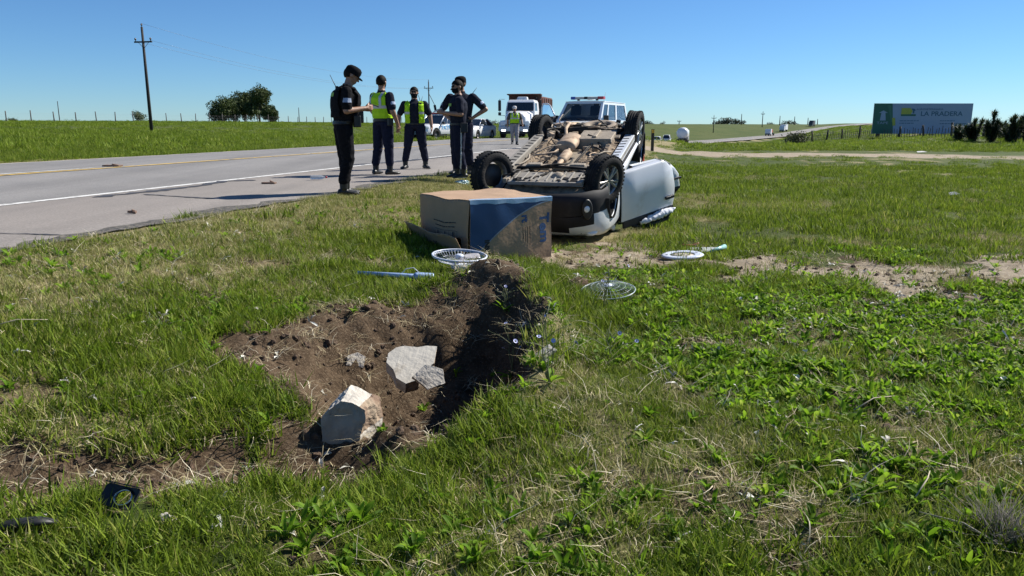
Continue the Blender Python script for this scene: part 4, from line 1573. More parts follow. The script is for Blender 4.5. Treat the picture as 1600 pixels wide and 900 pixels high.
# front undertray, crossmember and bars
ut = MB()
ut.box((1.30, 0, .165), (.42, .98, .03)).box((1.10, 0, .172), (.06, 1.05, .05)).box((1.50, 0, .17), (.05, 1.0, .045))
for k in range(9):
    ut.box((1.30, -.42 + .105 * k, .142), (.36, .022, .02))
tr = ut.jitter(.022, 5, 2).build('undertray', GREYU, car, bevel=.006)
random.seed(5)
for k in range(14):
    MB().box((1.30 + random.uniform(-.16, .16), random.uniform(-.42, .42), .146), (random.uniform(.03, .07), random.uniform(.04, .09), .012), (0, 0, random.uniform(-.4, .4))).build('vent_slot', GREASE, tr)
MB().tube([(.98, -.52, .13), (.95, 0, .11), (.98, .52, .13)], .020, 8).build('anti_roll_bar', GREASE, car)
MB().box((.86, 0, .15), (.12, .95, .06)).box((.86, .30, .12), (.10, .2, .05)).box((.86, -.30, .12), (.10, .2, .05)).build('subframe', UNDER2, car, bevel=.012)
for s in (1, -1):
    MB().tube([(1.0, s * .36, .15), (1.14, s * .52, .17), (1.24, s * .64, .17)], [.045, .04, .03], 7, flat=.5).tube([(1.40, s * .34, .16), (1.30, s * .5, .18), (1.24, s * .64, .17)], [.035, .03, .025], 6).build('lower_arm', GREASE, car)
    MB().tube([(1.26, s * .18, .28), (1.25, s * .42, .30), (1.24, s * .64, .19)], [.03, .022, .03], 8).build('drive_shaft', GREASE, car)
    MB().tube([(1.05, s * .15, .27), (1.12, s * .64, .20)], .014, 6).build('tie_rod', GREASE, car)
MB().box((1.26, .08, .24), (.30, .46, .16)).sphere((1.24, -.12, .22), .12).build('gearbox', UNDER2, car, bevel=.03)
# exhaust
ex = MB().tube([(.92, .02, .19), (.70, .0, .15), (.55, .0, .15)], .032, 10).tube([(.10, .02, .16), (-.02, .03, .15), (-.10, .04, .15)], .026, 10).tube([(-.62, .20, .14), (-.80, .25, .13), (-1.0, .30, .08), (-1.25, .30, .06), (-1.50, .33, .14), (-1.88, .35, .22)], .027, 10).build('exhaust_pipe', RUSTY, car)
MB().loft([[(x, .01 + math.cos(a) * .075 * k, .155 + math.sin(a) * .062 * k) for a in np.linspace(0, 2 * math.pi, 16, endpoint=False)] for x, k in ((.57, .45), (.50, 1), (.16, 1), (.09, .45))]).build('catalytic_converter', RUSTY, ex)
MB().loft([[(x, .10 + math.cos(a) * .155 * k, .13 + math.sin(a) * .095 * k) for a in np.linspace(0, 2 * math.pi, 20, endpoint=False)] for x, k in ((-.06, .35), (-.09, .92), (-.12, 1), (-.56, 1), (-.60, .9), (-.62, .3))]).build('silencer', RUSTY, ex)
# fuel tank, rear axle, springs, dampers
MB().box((-.66, -.26, .17), (.52, .52, .17)).box((-.66, -.26, .075), (.40, .06, .03)).build('fuel_tank', UNDER2, car, bevel=.05, seg=3)
MB().tube([(-1.20, -.62, .18), (-1.16, -.3, .15), (-1.14, 0, .14), (-1.16, .3, .15), (-1.20, .62, .18)], [.04, .055, .06, .055, .04], 10).build('rear_axle_beam', GREASE, car)
for s in (1, -1):
    MB().tube([(-.78, s * .50, .20), (-1.0, s * .55, .22), (-1.26, s * .60, .18)], [.04, .05, .04], 8).build('trailing_arm', GREASE, car)
    cpts = [(-1.22 + .055 * math.cos(a), s * .47 + .055 * math.sin(a), .17 + a * .0062) for a in np.linspace(0, 10 * math.pi, 80)]
    MB().tube(cpts, .011, 6).build('coil_spring', GREASE, car)
    MB().tube([(-1.34, s * .53, .17), (-1.42, s * .50, .52)], .025, 8).build('damper', GREASE, car)
    MB().box((-1.5, s * .50, .23), (.62, .09, .07)).build('rear_rail', UNDER, car, bevel=.01)
MB().box((-1.72, 0, .25), (.10, 1.1, .12)).box((-1.02, 0, .20), (.07, .9, .06)).build('rear_crossmember', GREASE, car, bevel=.012)
# heat shield, brake lines, handbrake cables
MB().box((.25, .0, .235), (.95, .26, .012)).jitter(.01, 7, 3).build('heat_shield', UNDER2, car)
for dy in (-.20, -.225, .215):
    MB().tube([(.95, dy, .165), (.3, dy + .01, .168), (-.4, dy - .015, .165), (-.95, dy * 1.5, .17)], .007, 5).build('brake_line', GREASE, car)
MB().tube([(-.30, .30, .15), (-.55, .42, .14), (-1.05, .50, .18)], .009, 5).tube([(-.30, -.52, .14), (-1.05, -.5, .18)], .009, 5).build('handbrake_cable', GREASE, car)
# spare wheel hung under the boot
sp = wheel(car, (-1.58, -.12, .22), .285, .15, rim=UNDER2, detail=True, side=-1, spokes=0)
sp.name = 'spare_wheel'
sp.data = sp.data.copy()
sp.data.materials[0] = nmat('dusty_tyre', (.30, .24, .18), rough=.9, var=.25, scale=9, base2=(.10, .085, .07), mixlo=.5, mixhi=.75, mscale=5)
sp.rotation_euler = (R(90), 0, R(25))
MB().tube([(-1.28, -.36, .17), (-1.30, -.1, .14), (-1.28, .14, .17)], .010, 6).tube([(-1.30, -.1, .14), (-1.58, -.12, .12), (-1.88, -.1, .2)], .010, 6).tube([(-1.88, -.3, .2), (-1.88, .12, .2)], .010, 6).build('spare_cradle', GREASE, car)
# wheels
w_fr = wheel(car, (FA, -.725, .185), WR, .20, side=-1)
w_fr.rotation_euler = (R(-3), R(10), R(27))
w_fl = wheel(car, (FA + .0, .79, .16), WR, .20, side=1)
w_fl.rotation_euler = (R(8), R(40), R(36))
w_rr = wheel(car, (RA, -.735, .185), WR, .20, side=-1)
w_rr.rotation_euler = (R(-2), R(25), R(4))
w_rl = wheel(car, (RA + .02, .755, .235), WR, .20, side=1)
w_rl.rotation_euler = (R(4), R(-12), R(9))
# wheel-arch liners and plastic arch trims
for x in (FA, RA):
    for s in (1, -1):
        MB().lathe([(.36, -.12), (.375, -.12), (.375, .11), (.36, .11)], (x, s * .735, .31), axis='Y', n=24, a0=0, a1=math.pi).build('arch_liner', BLACKD, car)

# front bumper: grey-black lower part, painted upper part, fog lamps
plan = [(2.00, -.0), (1.995, -.22), (1.975, -.42), (1.92, -.58), (1.82, -.70), (1.68, -.79), (1.52, -.835)]
plan = [(x, -y) for x, y in plan[::-1]][:-1] + plan
zrow = [.175, .20, .27, .36, .44, .50, .58, .66, .71]
zin = [.10, .02, .0, -.008, -.005, -.012, .0, .03, .08]
rows_b, rows_p = [], []
for zi, (z, din) in enumerate(zip(zrow, zin)):
    rows_b.append([(x - din * (1.0 if abs(y) < .75 else .5), y * (1 - din * .25), z + (.02 if abs(y) > .75 else 0)) for x, y in plan])
MB().loft([r for r in rows_b[:5]], caps=False, closed=False).build('lower_bumper', BLACKD, car, fix=True)
fb = MB()
for k in range(len(plan) - 1):
    y0 = (plan[k][1] + plan[k + 1][1]) / 2
    for r in range(4, 8):
        a = len(fb.v)
        fb.v += [rows_b[r][k], rows_b[r][k + 1], rows_b[r + 1][k + 1], rows_b[r + 1][k]]
        fb.f.append([a, a + 1, a + 2, a + 3]); fb.m.append(1 if (abs(y0) < .5 and r < 7) or (abs(y0) < .74 and r < 6) else 0); fb.sm.append(True)
fb.jitter(.022, 4.5, 6).build('front_bumper', [DWHITE, BLACKD], car, weld=True)
MB().box((1.86, 0, .45), (.02, 1.1, .5)).build('radiator_panel', GREASE, car)
for s in (1, -1):
    rec = MB().lathe([(.0, -.01), (.10, -.01), (.115, .008), (.10, .014), (.0, .004)], n=20).xform(Matrix.Translation((1.905, s * .635, .36)) @ Vector((.78, s * .62, -.03)).to_track_quat('Z', 'Y').to_matrix().to_4x4() @ Matrix.Diagonal((.62, 1.15, 1, 1))).build('fog_lamp_recess', BLACKP, car)
    MB().lathe([(.0, .012), (.03, .010), (.042, 0), (.045, -.01)], n=16).xform(Matrix.Translation((1.915, s * .635, .355)) @ Vector((.78, s * .62, -.03)).to_track_quat('Z', 'Y').to_matrix().to_4x4()).build('fog_lamp', LAMPG, rec)
    MB().sphere((1.66, s * .62, .72), .15, 14, 8, scale=(1.1, .75, .4)).build('headlight', LAMPG, car)
    MB().box((-1.86, s * .72, .78), (.12, .16, .34)).build('tail_light', REDL, car, bevel=.03)
rbp = [(-1.97, y) for y in (-.55, 0, .55)]
rear = []
for z, d in ((.28, .10), (.34, .02), (.46, .0), (.60, .0), (.66, .06)):
    rear.append([(-1.55 - 0, -.86, z), (-1.85 + d, -.80, z), (-1.97 + d, -.55, z), (-2.0 + d, 0, z), (-1.97 + d, .55, z), (-1.85 + d, .80, z), (-1.55, .86, z)])
MB().loft(rear, caps=False, closed=False).build('rear_bumper', DWHITE, car)

# doors of the right side, both swung open
def door_part(hx, hy, ln, ang, xr_pts, zs):
    d = bpy.data.objects.new('door', None)
    mb = MB()
    outer, inner = [], []
    bul = [.0, -.026, -.031, -.043, -.046, -.044, -.036, -.022]
    for z, xr_, b in zip(zs, xr_pts, bul):
        xs_ = [0, -.03, ln * .25, ln * .5, ln * .75, xr_ + .03, xr_]
        xs_ = [v if v > xr_ else xr_ for v in xs_]
        outer.append([(v, b * (.5 if j in (0, 6) else 1), z) for j, v in enumerate(xs_)])
        inner.append([(v, .075, z) for v in xs_])
    o = len(mb.v)
    n = 7
    mb.loft(outer, caps=False, closed=False)
    mb.loft(inner, 1, caps=False, closed=False)
    for side_idx in (0, n - 1):
        mb.loft([[outer[i][side_idx], inner[i][side_idx]] for i in range(len(outer))], 1, caps=False, closed=False, smooth=False)
    for r in (0, len(outer) - 1):
        mb.loft([[outer[r][j], inner[r][j]] for j in range(n)], 0 if r == 0 else 1, caps=False, closed=False, smooth=False)
    o = mb.build('door', [DWHITE, DARKIN], car)
    o.location = (hx, hy, 0)
    o.rotation_euler = (0, 0, ang)
    return o


zs = [.26, .285, .40, .42, .64, .69, .86, .95]
d1 = door_part(.74, -.845, -1.04, R(37), [-.80, -.87, -.975, -.985, -1.03, -1.035, -1.03, -1.01], zs)
MB().box((-.90, -.058, .80), (.17, .04, .045)).build('handle', BLACKP, d1, bevel=.012)
MB().tube([(-.06, .02, .955), (-.26, .03, 1.08), (-.45, .05, 1.17), (-.96, .05, 1.17), (-1.0, .03, 1.06), (-1.0, .02, .955)], .026, 6).build('window_frame', BLACKP, d1)
MB().box((-.52, -.012, 1.0), (.98, .034, .11)).build('window_seal', BLACKP, d1, bevel=.01)
MB().add([(-.08, .03, .96), (-.98, .03, .96), (-.96, .05, 1.15), (-.46, .05, 1.15)], [(0, 1, 2, 3)]).build('window', GLASS, d1, fix=False)
MB().box((-.5, .10, .58), (.62, .05, .16)).build('armrest', DARKIN, d1, bevel=.02)
d2 = door_part(-.30, -.845, -.92, R(44), [-.50, -.60, -.70, -.78, -.84, -.86, -.88, -.90], [.46, .49, .56, .64, .72, .75, .88, .95])
MB().box((-.80, -.05, .80), (.17, .035, .032)).build('handle', BLACKP, d2, bevel=.01)
MB().tube([(-.03, .02, .955), (-.06, .05, 1.16), (-.7, .05, 1.16), (-.88, .03, 1.0), (-.90, .02, .955)], .026, 6).build('window_frame', BLACKP, d2)
MB().box((-.46, -.012, .965), (.86, .03, .04)).build('window_seal', BLACKP, d2)
# white curtain airbag hanging out of the window
ab = MB()
ra_ = random.Random(4)
apts, arad = [], []
for k in range(26):
    f = k / 25
    apts.append(Vector((-.99 + .66 * f, -.055 + .012 * ra_.uniform(-1, 1), 1.00 + .035 * f + .010 * ra_.uniform(-1, 1))))
    arad.append((.022 + .032 * math.sin(math.pi * min(1, f * 1.05)) ** .6) * ra_.uniform(.78, 1.2))
ab.tube(apts, arad, 14).jitter(.014, 22, 3).build('airbag', nmat('airbag_cloth', (.62, .64, .70), rough=.8, var=.08, scale=8, bump=.5, bscale=25), d1)

# clutter of the underside: hoses, brackets, clips, wiring
rc = random.Random(21)
for i in range(26):
    x0, y0 = rc.uniform(-1.75, 1.0), rc.choice((-1, 1)) * rc.uniform(.08, .55)
    z0 = rc.uniform(.10, .17)
    pts = [Vector((x0, y0, z0))]
    d = Vector((rc.uniform(-1, 1), rc.uniform(-.5, .5), 0)).normalized()
    for k in range(4):
        d = (d + Vector((rc.uniform(-.5, .5), rc.uniform(-.5, .5), rc.uniform(-.15, .15)))).normalized()
        q = pts[-1] + d * rc.uniform(.07, .16)
        q.y = max(-.58, min(.58, q.y))
        q.z = max(.08, min(.21, q.z))
        pts.append(q)
    MB().tube(pts, rc.uniform(.006, .016), 6).build('hose', rc.choice((GREASE, GREASE, RUSTY, UNDER2)), car)
for i in range(44):
    x0 = rc.choice((rc.uniform(-1.75, -.85), rc.uniform(.75, 1.5), rc.uniform(-.8, .8)))
    MB().box((x0, rc.uniform(-.56, .56), rc.uniform(.13, .19)), (rc.uniform(.03, .16), rc.uniform(.02, .10), rc.uniform(.02, .06)), (rc.uniform(-.3, .3), rc.uniform(-.3, .3), rc.uniform(-.7, .7))).build('bracket', rc.choice((GREASE, GREASE, UNDER2, UNDER, RUSTY)), car, bevel=.006)
# ---------------------------------------------------------------- people
SKIN = nmat('skin', (.30, .165, .105), rough=.5, var=.1, scale=20)
HAIR = nmat('dark_hair', (.012, .010, .009), spec=.08, rough=.6, var=.4, scale=60, bump=.4, bscale=120)
NAVY = nmat('navy_uniform_cloth', (.018, .020, .032), spec=.08, rough=.9, var=.25, scale=25, bump=.35, bscale=30)
NAVYT = nmat('navy_trouser_cloth', (.016, .018, .034), spec=.08, rough=.9, var=.25, scale=25, bump=.35, bscale=22)
BLACKC = nmat('black_uniform_cloth', (.010, .010, .012), spec=.08, rough=.9, var=.3, scale=25, bump=.4, bscale=25)
BOOT = nmat('black_leather', (.009, .009, .009), rough=.45, var=.3, scale=20)
HIVIS = nmat('high_visibility_yellow', (.40, .68, .02), spec=.08, rough=.6, var=.10, scale=10, bump=.25, bscale=20)
SILVER = nmat('reflective_tape', (.45, .47, .47), rough=.35, var=.08)
GREYT = nmat('light_grey_trousers', (.30, .29, .30), spec=.08, rough=.85, var=.1, scale=15, bump=.3, bscale=18)
EYE = nmat('eye_dark', (.01, .01, .01), rough=.3)
LIP = nmat('lips', (.20, .08, .06), rough=.5)
CAPW = nmat('white_cap_cloth', (.62, .60, .58), spec=.08, rough=.8)
GREENT = nmat('green_name_tape', (.26, .44, .06), rough=.6)
TAGS = ['skin', 'shirt', 'trousers', 'boot', 'eye', 'lips', 'hair']


def V3(*a):
    return Vector(a)


def person(label, loc, rz, height, J, outfit, head_yaw=0.0, head_pitch=0.0, cap=None, hands=None, extras=None, bulk=1.1, group='people standing by the road'):
    """J overrides joints (metres for a 1.78 m body facing -Y). One continuous remeshed body, clothing shells as children"""
    j = dict(pel=V3(0, 0, .95), wai=V3(0, 0, 1.08), che=V3(0, 0, 1.32), nk=V3(0, .01, 1.50),
             hl=V3(.095, 0, .92), hr=V3(-.095, 0, .92), kl=V3(.11, -.01, .50), kr=V3(-.11, -.01, .50), al=V3(.12, .03, .09), ar=V3(-.12, .03, .09),
             sl=V3(.195, .01, 1.43), sr=V3(-.195, .01, 1.43), el=V3(.265, .03, 1.15), er=V3(-.265, .03, 1.15), wl=V3(.275, -.03, .90), wr=V3(-.275, -.03, .90),
             fl=V3(.25, -1, 0), fr=V3(-.25, -1, 0), hdl=V3(0, -.1, -1), hdr=V3(0, -.1, -1))
    for k, v in J.items():
        j[k] = Vector(v)
    prims = []      # (kind, data, tag) used for meshing and for tagging
    mb = MB()

    def cap_(a, b, ra, rb, tg, n=10):
        a, b = Vector(a), Vector(b)
        d = (b - a)
        L_ = d.length
        d = d / max(L_, 1e-6)
        mb.tube([a - d * ra * .95, a - d * ra * .6, a, a.lerp(b, .5), b, b + d * rb * .6, b + d * rb * .95], [ra * .25, ra * .8, ra, (ra + rb) / 2, rb, rb * .8, rb * .25], n)
        prims.append((np.array(a), np.array(b), ra, rb, tg))

    def ell(c, r, tg, M=None):
        o = len(mb.v)
        mb.sphere((0, 0, 0), 1.0, 14, 10, scale=r)
        c = Vector(c)
        for i in range(o, len(mb.v)):
            p = Vector(mb.v[i])
            mb.v[i] = tuple((M @ p if M else p) + c)
        m_ = min(r)
        prims.append((np.array(c), np.array(c), m_ * 1.05, m_ * 1.05, tg))

    # torso
    up = (j['nk'] - j['pel']).normalized()
    sh_dir = (j['sl'] - j['sr']).normalized()
    hp_dir = (j['hl'] - j['hr']).normalized()
    bk = bulk
    secs = []
    for f, rx, ry, mixs in ((-.10, .150, .105, 0), (-.02, .172, .122, 0), (.10, .172, .122, 0), (.22, .160 * bk, .115 * bk, .2), (.40, .172 * bk, .125 * bk, .5), (.62, .188 * bk, .138 * bk, .9), (.80, .190 * bk, .128 * bk, 1), (.92, .150, .095, 1), (1.0, .070, .068, 1), (1.08, .058, .060, 1)):
        c = j['pel'].lerp(j['nk'], f)
        if .1 < f < .9:
            c = c + (j['wai'] - j['pel'].lerp(j['nk'], .236)) * (1 - abs(f - .24) / .7) if f < .6 else c
        sd = (hp_dir * (1 - mixs) + sh_dir * mixs).normalized()
        fw = up.cross(sd).normalized()
        secs.append([c + sd * (math.cos(a) * rx) + fw * (math.sin(a) * ry) for a in np.linspace(0, 2 * math.pi, 20, endpoint=False)])
        prims.append((np.array(c - sd * rx * .35), np.array(c + sd * rx * .35), ry * 1.02, ry * 1.02, 'trousers' if f < .12 else ('skin' if f > .97 else 'shirt')))
    mb.loft(secs)
    for s, S, E, W, H, FW in ((1, 'sl', 'el', 'wl', 'hdl', 1), (-1, 'sr', 'er', 'wr', 'hdr', -1)):
        a, e, w = j[S], j[E], j[W]
        ell(a - V3(0, 0, .005), (.068, .066, .066), 'shirt')
        cut = a.lerp(e, .78 if outfit.get('short', True) else 1.0)
        cap_(a, cut, .070, .066, 'shirt')
        if outfit.get('short', True):
            cap_(cut, e, .050, .046, 'skin')
            cap_(e, w, .047, .030, 'skin')
        else:
            cap_(e, w, .050, .038, 'shirt')
        # hand
        hd = j[H].normalized()
        ref = Vector((s, 0, 0))
        side_ = (ref - hd * ref.dot(hd)).normalized()
        pn = hd.cross(side_).normalized()
        curl = (hands or {}).get(s, .5)
        # thumb points forward on a hanging arm
        fwd_ = -pn if pn.y > 0 else pn
        if abs(fwd_.y) < .3:
            fwd_ = V3(0, 0, 1) if abs(hd.z) < .7 else V3(0, -1, 0)
        across = (fwd_ - hd * fwd_.dot(hd)).normalized()
        palmn = hd.cross(across).normalized()
        if palmn.dot(side_) > 0:
            palmn = -palmn
        cap_(w, w + hd * .03, .028, .028, 'skin')
        for q in (-1, 0, 1):
            cap_(w + hd * .03 + across * q * .014, w + hd * .085 + across * q * .026, .020, .017, 'skin', 8)
        for q, ln in ((-1.5, .062), (-.5, .074), (.5, .080), (1.5, .072)):
            b0 = w + hd * .090 + across * q * .0205
            d1 = (hd + palmn * curl * .7).normalized()
            d2 = (hd + palmn * curl * 1.8).normalized()
            b1 = b0 + d1 * ln * .55
            cap_(b0, b1, .0098, .0092, 'skin', 6)
            cap_(b1, b1 + d2 * ln * .45, .0092, .0082, 'skin', 6)
        tb = w + hd * .035 + across * .026
        t1 = tb + (hd * .6 + across * .8 + palmn * .2).normalized() * .038
        cap_(tb, t1, .0125, .0105, 'skin', 6)
        cap_(t1, t1 + (hd * .95 + across * .25 + palmn * .3).normalized() * .030, .0105, .0090, 'skin', 6)
    for s, Hh, K, A in ((1, 'hl', 'kl', 'al'), (-1, 'hr', 'kr', 'ar')):
        h_, k_, a_ = j[Hh], j[K], j[A]
        cap_(h_, k_, .110, .084, 'trousers', 14)
        cap_(k_, a_ + V3(0, 0, .11), .080, .068, 'trousers', 14)
        fw = (j['fl'] if s > 0 else j['fr'])
        fw = Vector((fw.x, fw.y, 0)).normalized()
        cap_(a_ + V3(0, 0, .14), a_ + V3(0, 0, .0), .056, .052, 'boot')
        sd = fw.cross(V3(0, 0, 1))
        fr_ = []
        for d, w_, hh_ in ((-.085, .030, .05), (-.07, .040, .085), (.0, .044, .098), (.07, .045, .075), (.13, .048, .055), (.175, .040, .044), (.195, .018, .030)):
            c = Vector((a_.x, a_.y, a_.z - .09)) + fw * d
            fr_.append([c + sd * math.cos(t_) * w_ + V3(0, 0, max(0.0, hh_ * .5 + math.sin(t_) * hh_ * .5)) for t_ in np.linspace(0, 2 * math.pi, 12, endpoint=False)])
        mb.loft(fr_)
        c0 = Vector((a_.x, a_.y, a_.z - .05))
        prims.append((np.array(c0 - fw * .05), np.array(c0 + fw * .16), .05, .045, 'boot'))
    # head
    Mh = Euler((head_pitch, 0, head_yaw)).to_matrix()
    hb = j['nk'] + V3(0, 0, .045)

    def hp(x, y, z):
        return hb + Mh @ V3(x, y, z)
    cap_(j['nk'] - V3(0, 0, .03), hp(0, -.005, .06), .058, .055, 'skin')
    ell(hp(0, .012, .150), (.076, .096, .098), 'skin', Mh)
    ell(hp(0, -.020, .095), (.064, .074, .082), 'skin', Mh)
    ell(hp(0, -.045, .052), (.046, .045, .038), 'skin', Mh)
    cap_(hp(0, -.090, .128), hp(0, -.110, .098), .010, .014, 'skin', 6)
    ell(hp(.078, .012, .115), (.012, .022, .032), 'skin', Mh)
    ell(hp(-.078, .012, .115), (.012, .022, .032), 'skin', Mh)
    for s in (1, -1):
        ell(hp(s * .031, -.082, .133), (.015, .012, .009), 'eye', Mh)
        cap_(hp(s * .018, -.088, .150), hp(s * .048, -.074, .152), .008, .006, 'hair', 6)
    cap_(hp(-.022, -.090, .062), hp(.022, -.090, .062), .008, .008, 'lips', 6)

    sc = height / 1.78
    root = thing('person', label, 'person', loc, (0, 0, rz), group)
    root.scale = (1.13, 1.10, 1.0)
    me0 = mb.mesh('body_raw')
    tmp = bpy.data.objects.new('body_raw', me0)
    col.objects.link(tmp)
    rm = tmp.modifiers.new('r', 'REMESH')
    rm.mode = 'VOXEL'
    rm.voxel_size = .0085
    so = tmp.modifiers.new('s', 'SMOOTH')
    so.factor = .5
    so.iterations = 2
    dg = bpy.context.evaluated_depsgraph_get()
    me = bpy.data.meshes.new_from_object(tmp.evaluated_get(dg))
    bpy.data.objects.remove(tmp)
    nv = len(me.vertices)
    co = np.empty(nv * 3)
    me.vertices.foreach_get('co', co)
    co = co.reshape(-1, 3)
    no = np.empty(nv * 3)
    me.vertices.foreach_get('normal', no)
    no = no.reshape(-1, 3)
    # nearest primitive gives the tag
    best = np.full(nv, 1e9)
    tg = np.zeros(nv, int)
    for a, b, ra, rb, t_ in prims:
        ab = b - a
        L2 = max(ab @ ab, 1e-9)
        q = np.clip(((co - a) @ ab) / L2, 0, 1)
        d = np.linalg.norm(co - a - q[:, None] * ab, axis=1) - (ra + (rb - ra) * q)
        k = d < best
        best[k] = d[k]
        tg[k] = TAGS.index(t_)
    # cloth folds
    cloth = (tg == 1) | (tg == 2)
    fold = np.sin(co[:, 2] * 38 + fbm(co[:, 0] * 3 + co[:, 2], co[:, 1] * 3 - co[:, 2], 4, 3, 4) * 9) * (fbm(co[:, 0] + co[:, 2] * .7, co[:, 1] + co[:, 2], 9, 3, 8) - .35) * .016
    kn = np.exp(-((co[:, 2] - j['kl'].z) / .09) ** 2) + np.exp(-((co[:, 2] - .14) / .10) ** 2) + .5 * np.exp(-((co[:, 2] - 1.1) / .1) ** 2)
    co = co + no * (fold * (.4 + kn) * cloth)[:, None]
    me.vertices.foreach_set('co', (co * sc).reshape(-1))
    npoly = len(me.polygons)
    lv = np.empty(len(me.loops), int)
    me.loops.foreach_get('vertex_index', lv)
    ls = np.empty(npoly, int)
    me.polygons.foreach_get('loop_start', ls)
    pv = lv[ls]
    me.materials.clear()
    mats = [SKIN, outfit.get('shirt', NAVY), outfit.get('trousers', NAVYT), BOOT, EYE, LIP, HAIR]
    for m in mats:
        me.materials.append(m)
    me.polygons.foreach_set('material_index', tg[pv])
    me.polygons.foreach_set('use_smooth', np.ones(npoly, bool))
    me.update()
    bo = bpy.data.objects.new('body', me)
    col.objects.link(bo)
    bo.parent = root
    # faces as index arrays for shells
    lt = np.empty(npoly, int)
    me.polygons.foreach_get('loop_total', lt)
    faces = [lv[a:a + n].tolist() for a, n in zip(ls, lt)]
    cen = np.array([co[f].mean(0) for f in faces])

    def shell_of(name, sel, off, mat, parent=root, thick=True):
        ids = np.nonzero(sel)[0]
        if len(ids) == 0:
            return None
        used = {}
        vs, fs = [], []
        for i in ids:
            f = []
            for v in faces[i]:
                if v not in used:
                    used[v] = len(vs)
                    vs.append(v)
                f.append(used[v])
            fs.append(f)
        P = co[vs] + no[vs] * off
        m = bpy.data.meshes.new(name)
        m.from_pydata((P * sc).tolist(), [], fs)
        m.polygons.foreach_set('use_smooth', np.ones(len(fs), bool))
        m.materials.append(mat)
        o = bpy.data.objects.new(name, m)
        col.objects.link(o)
        o.parent = parent
        if thick:
            sd = o.modifiers.new('t', 'SOLIDIFY')
            sd.thickness = off * .9
            sd.offset = -1
        return o

    ftg = tg[pv]
    # head-local coordinates of faces
    hl_ = (cen - np.array(hb)) @ np.array(Mh)
    inhead = (np.linalg.norm(hl_ - np.array([0, 0, .13]), axis=1) < .16) & (ftg != 1)
    if outfit.get('hair', True):
        hsel = inhead & (hl_[:, 2] > np.interp(hl_[:, 1], [-.09, -.04, .02, .09], [.195, .165, .10, .045])) & ~((np.abs(hl_[:, 0]) > .07) & (hl_[:, 2] < .15) & (hl_[:, 1] < .04))
        shell_of('hair', hsel, .010, outfit.get('hair_mat', HAIR))
    if outfit.get('mask'):
        msel = inhead & (hl_[:, 1] < -.02) & (hl_[:, 2] < .105) & (hl_[:, 2] > .02)
        shell_of('face_mask', msel, .008, BLACKC)
    tz = cen[:, 2]
    rel = cen - np.array(j['pel'])
    armd = np.full(len(cen), 9.0)
    for S, E, W in (('sl', 'el', 'wl'), ('sr', 'er', 'wr')):
        for a, b in ((j[S], j[E]), (j[E], j[W])):
            a, b = np.array(a), np.array(b)
            ab = b - a
            q = np.clip(((cen - a) @ ab) / (ab @ ab), 0, 1)
            armd = np.minimum(armd, np.linalg.norm(cen - a - q[:, None] * ab, axis=1) - .0)
    shx = np.array(sh_dir)
    lat = rel @ shx
    fwv = np.array(up.cross(sh_dir))        # backwards
    dep = rel @ fwv
    torso = (ftg == 1) & (np.abs(lat) < .172) & (armd > .060)
    shell_of('belt', (np.abs(tz - j['pel'].z - .045) < .024) & (armd > .05), .012, BOOT)
    if outfit.get('vest'):
        vs_ = torso & (tz > j['pel'].z - .02) & (tz < j['nk'].z - .035)
        front = dep < 0
        if outfit['vest'] == 'open':
            vs_ &= ~(front & (np.abs(lat) < .085))
        else:
            vs_ &= ~(front & (np.abs(lat) < np.clip((tz - j['nk'].z + .20) * .42, 0, .08)))
        vv = shell_of('safety_vest', vs_, .020, HIVIS)
        band = vs_ & (np.abs(tz - j['che'].z + .09) < .026)
        shell_of('reflective_band', band, .026, SILVER, vv, False)
        br = vs_ & (tz > j['che'].z - .08) & (np.abs(np.abs(lat) - .105) < .020)
        if outfit['vest'] != 'open':
            shell_of('reflective_brace', br, .0262, SILVER, vv, False)
    if outfit.get('armor'):
        vs_ = torso & (tz > j['pel'].z + .12) & (tz < j['nk'].z - .02)
        vv = shell_of('ballistic_vest', vs_, .030, BLACKC)
        if outfit.get('nametape'):
            nsel = torso & (dep > .02) & (np.abs(tz - j['che'].z - .055) < .024) & (np.abs(lat) < .10)
            shell_of('name_tape', nsel, .034, GREENT, vv, False)
    if outfit.get('chest_tape'):
        nsel = torso & (dep < 0) & (np.abs(tz - j['che'].z - .02) < .024) & (np.abs(lat - .06) < .055)
        shell_of('name_tape', nsel, .022, GREENT, None or root, False)
    if outfit.get('stripe'):
        st = (ftg == 2) & (tz < j['hl'].z) & (np.abs(cen[:, 1] - .0) < .010) & (cen[:, 0] > 0.12)
        shell_of('trouser_stripe', st, .006, SILVER, root, False)
    for s in ((1, -1) if outfit.get('patch') else ()):
        a = np.array(j['sl' if s > 0 else 'sr'].lerp(j['el' if s > 0 else 'er'], .48))
        ps = (ftg == 1) & (np.linalg.norm((cen - a) * np.array([1, 1, 1]), axis=1) < .09) & (np.abs((cen - a)[:, 2]) < .028) & (((cen - a) @ shx) * s > .046)
        shell_of('sleeve_patch', ps, .006, nmat('flag_patch', (.28, .34, .46), rough=.7), root, False)

    def kid(o):
        o.scale = (sc, sc, sc)
        return o
    if cap:
        cm = {'black': BLACKC, 'white': CAPW}[cap]
        cb = MB()
        prof_ = [(.089, -.03), (.092, .0), (.094, .03), (.088, .065), (.062, .092), (.03, .100), (0, .102)]
        cb.lathe(prof_, (0, 0, 0), n=20)
        Ms = Matrix.Translation(hp(0, .008, .165)) @ Mh.to_4x4() @ Matrix.Diagonal((.96, 1.13, .95, 1))
        cb.xform(Ms)
        c_ = kid(cb.build('cap', cm, root))
        vb = MB()
        rows = []
        for k in range(4):
            f = k / 3
            rows.append([(math.sin(a) * (.083 + .0 * f), -.070 - math.cos(a) * .030 * 1 - f * .060 * math.cos(a), -.02 - f * .012 * math.cos(a)) for a in np.linspace(-1.35, 1.35, 11)])
        vb.loft(rows, caps=False, closed=False)
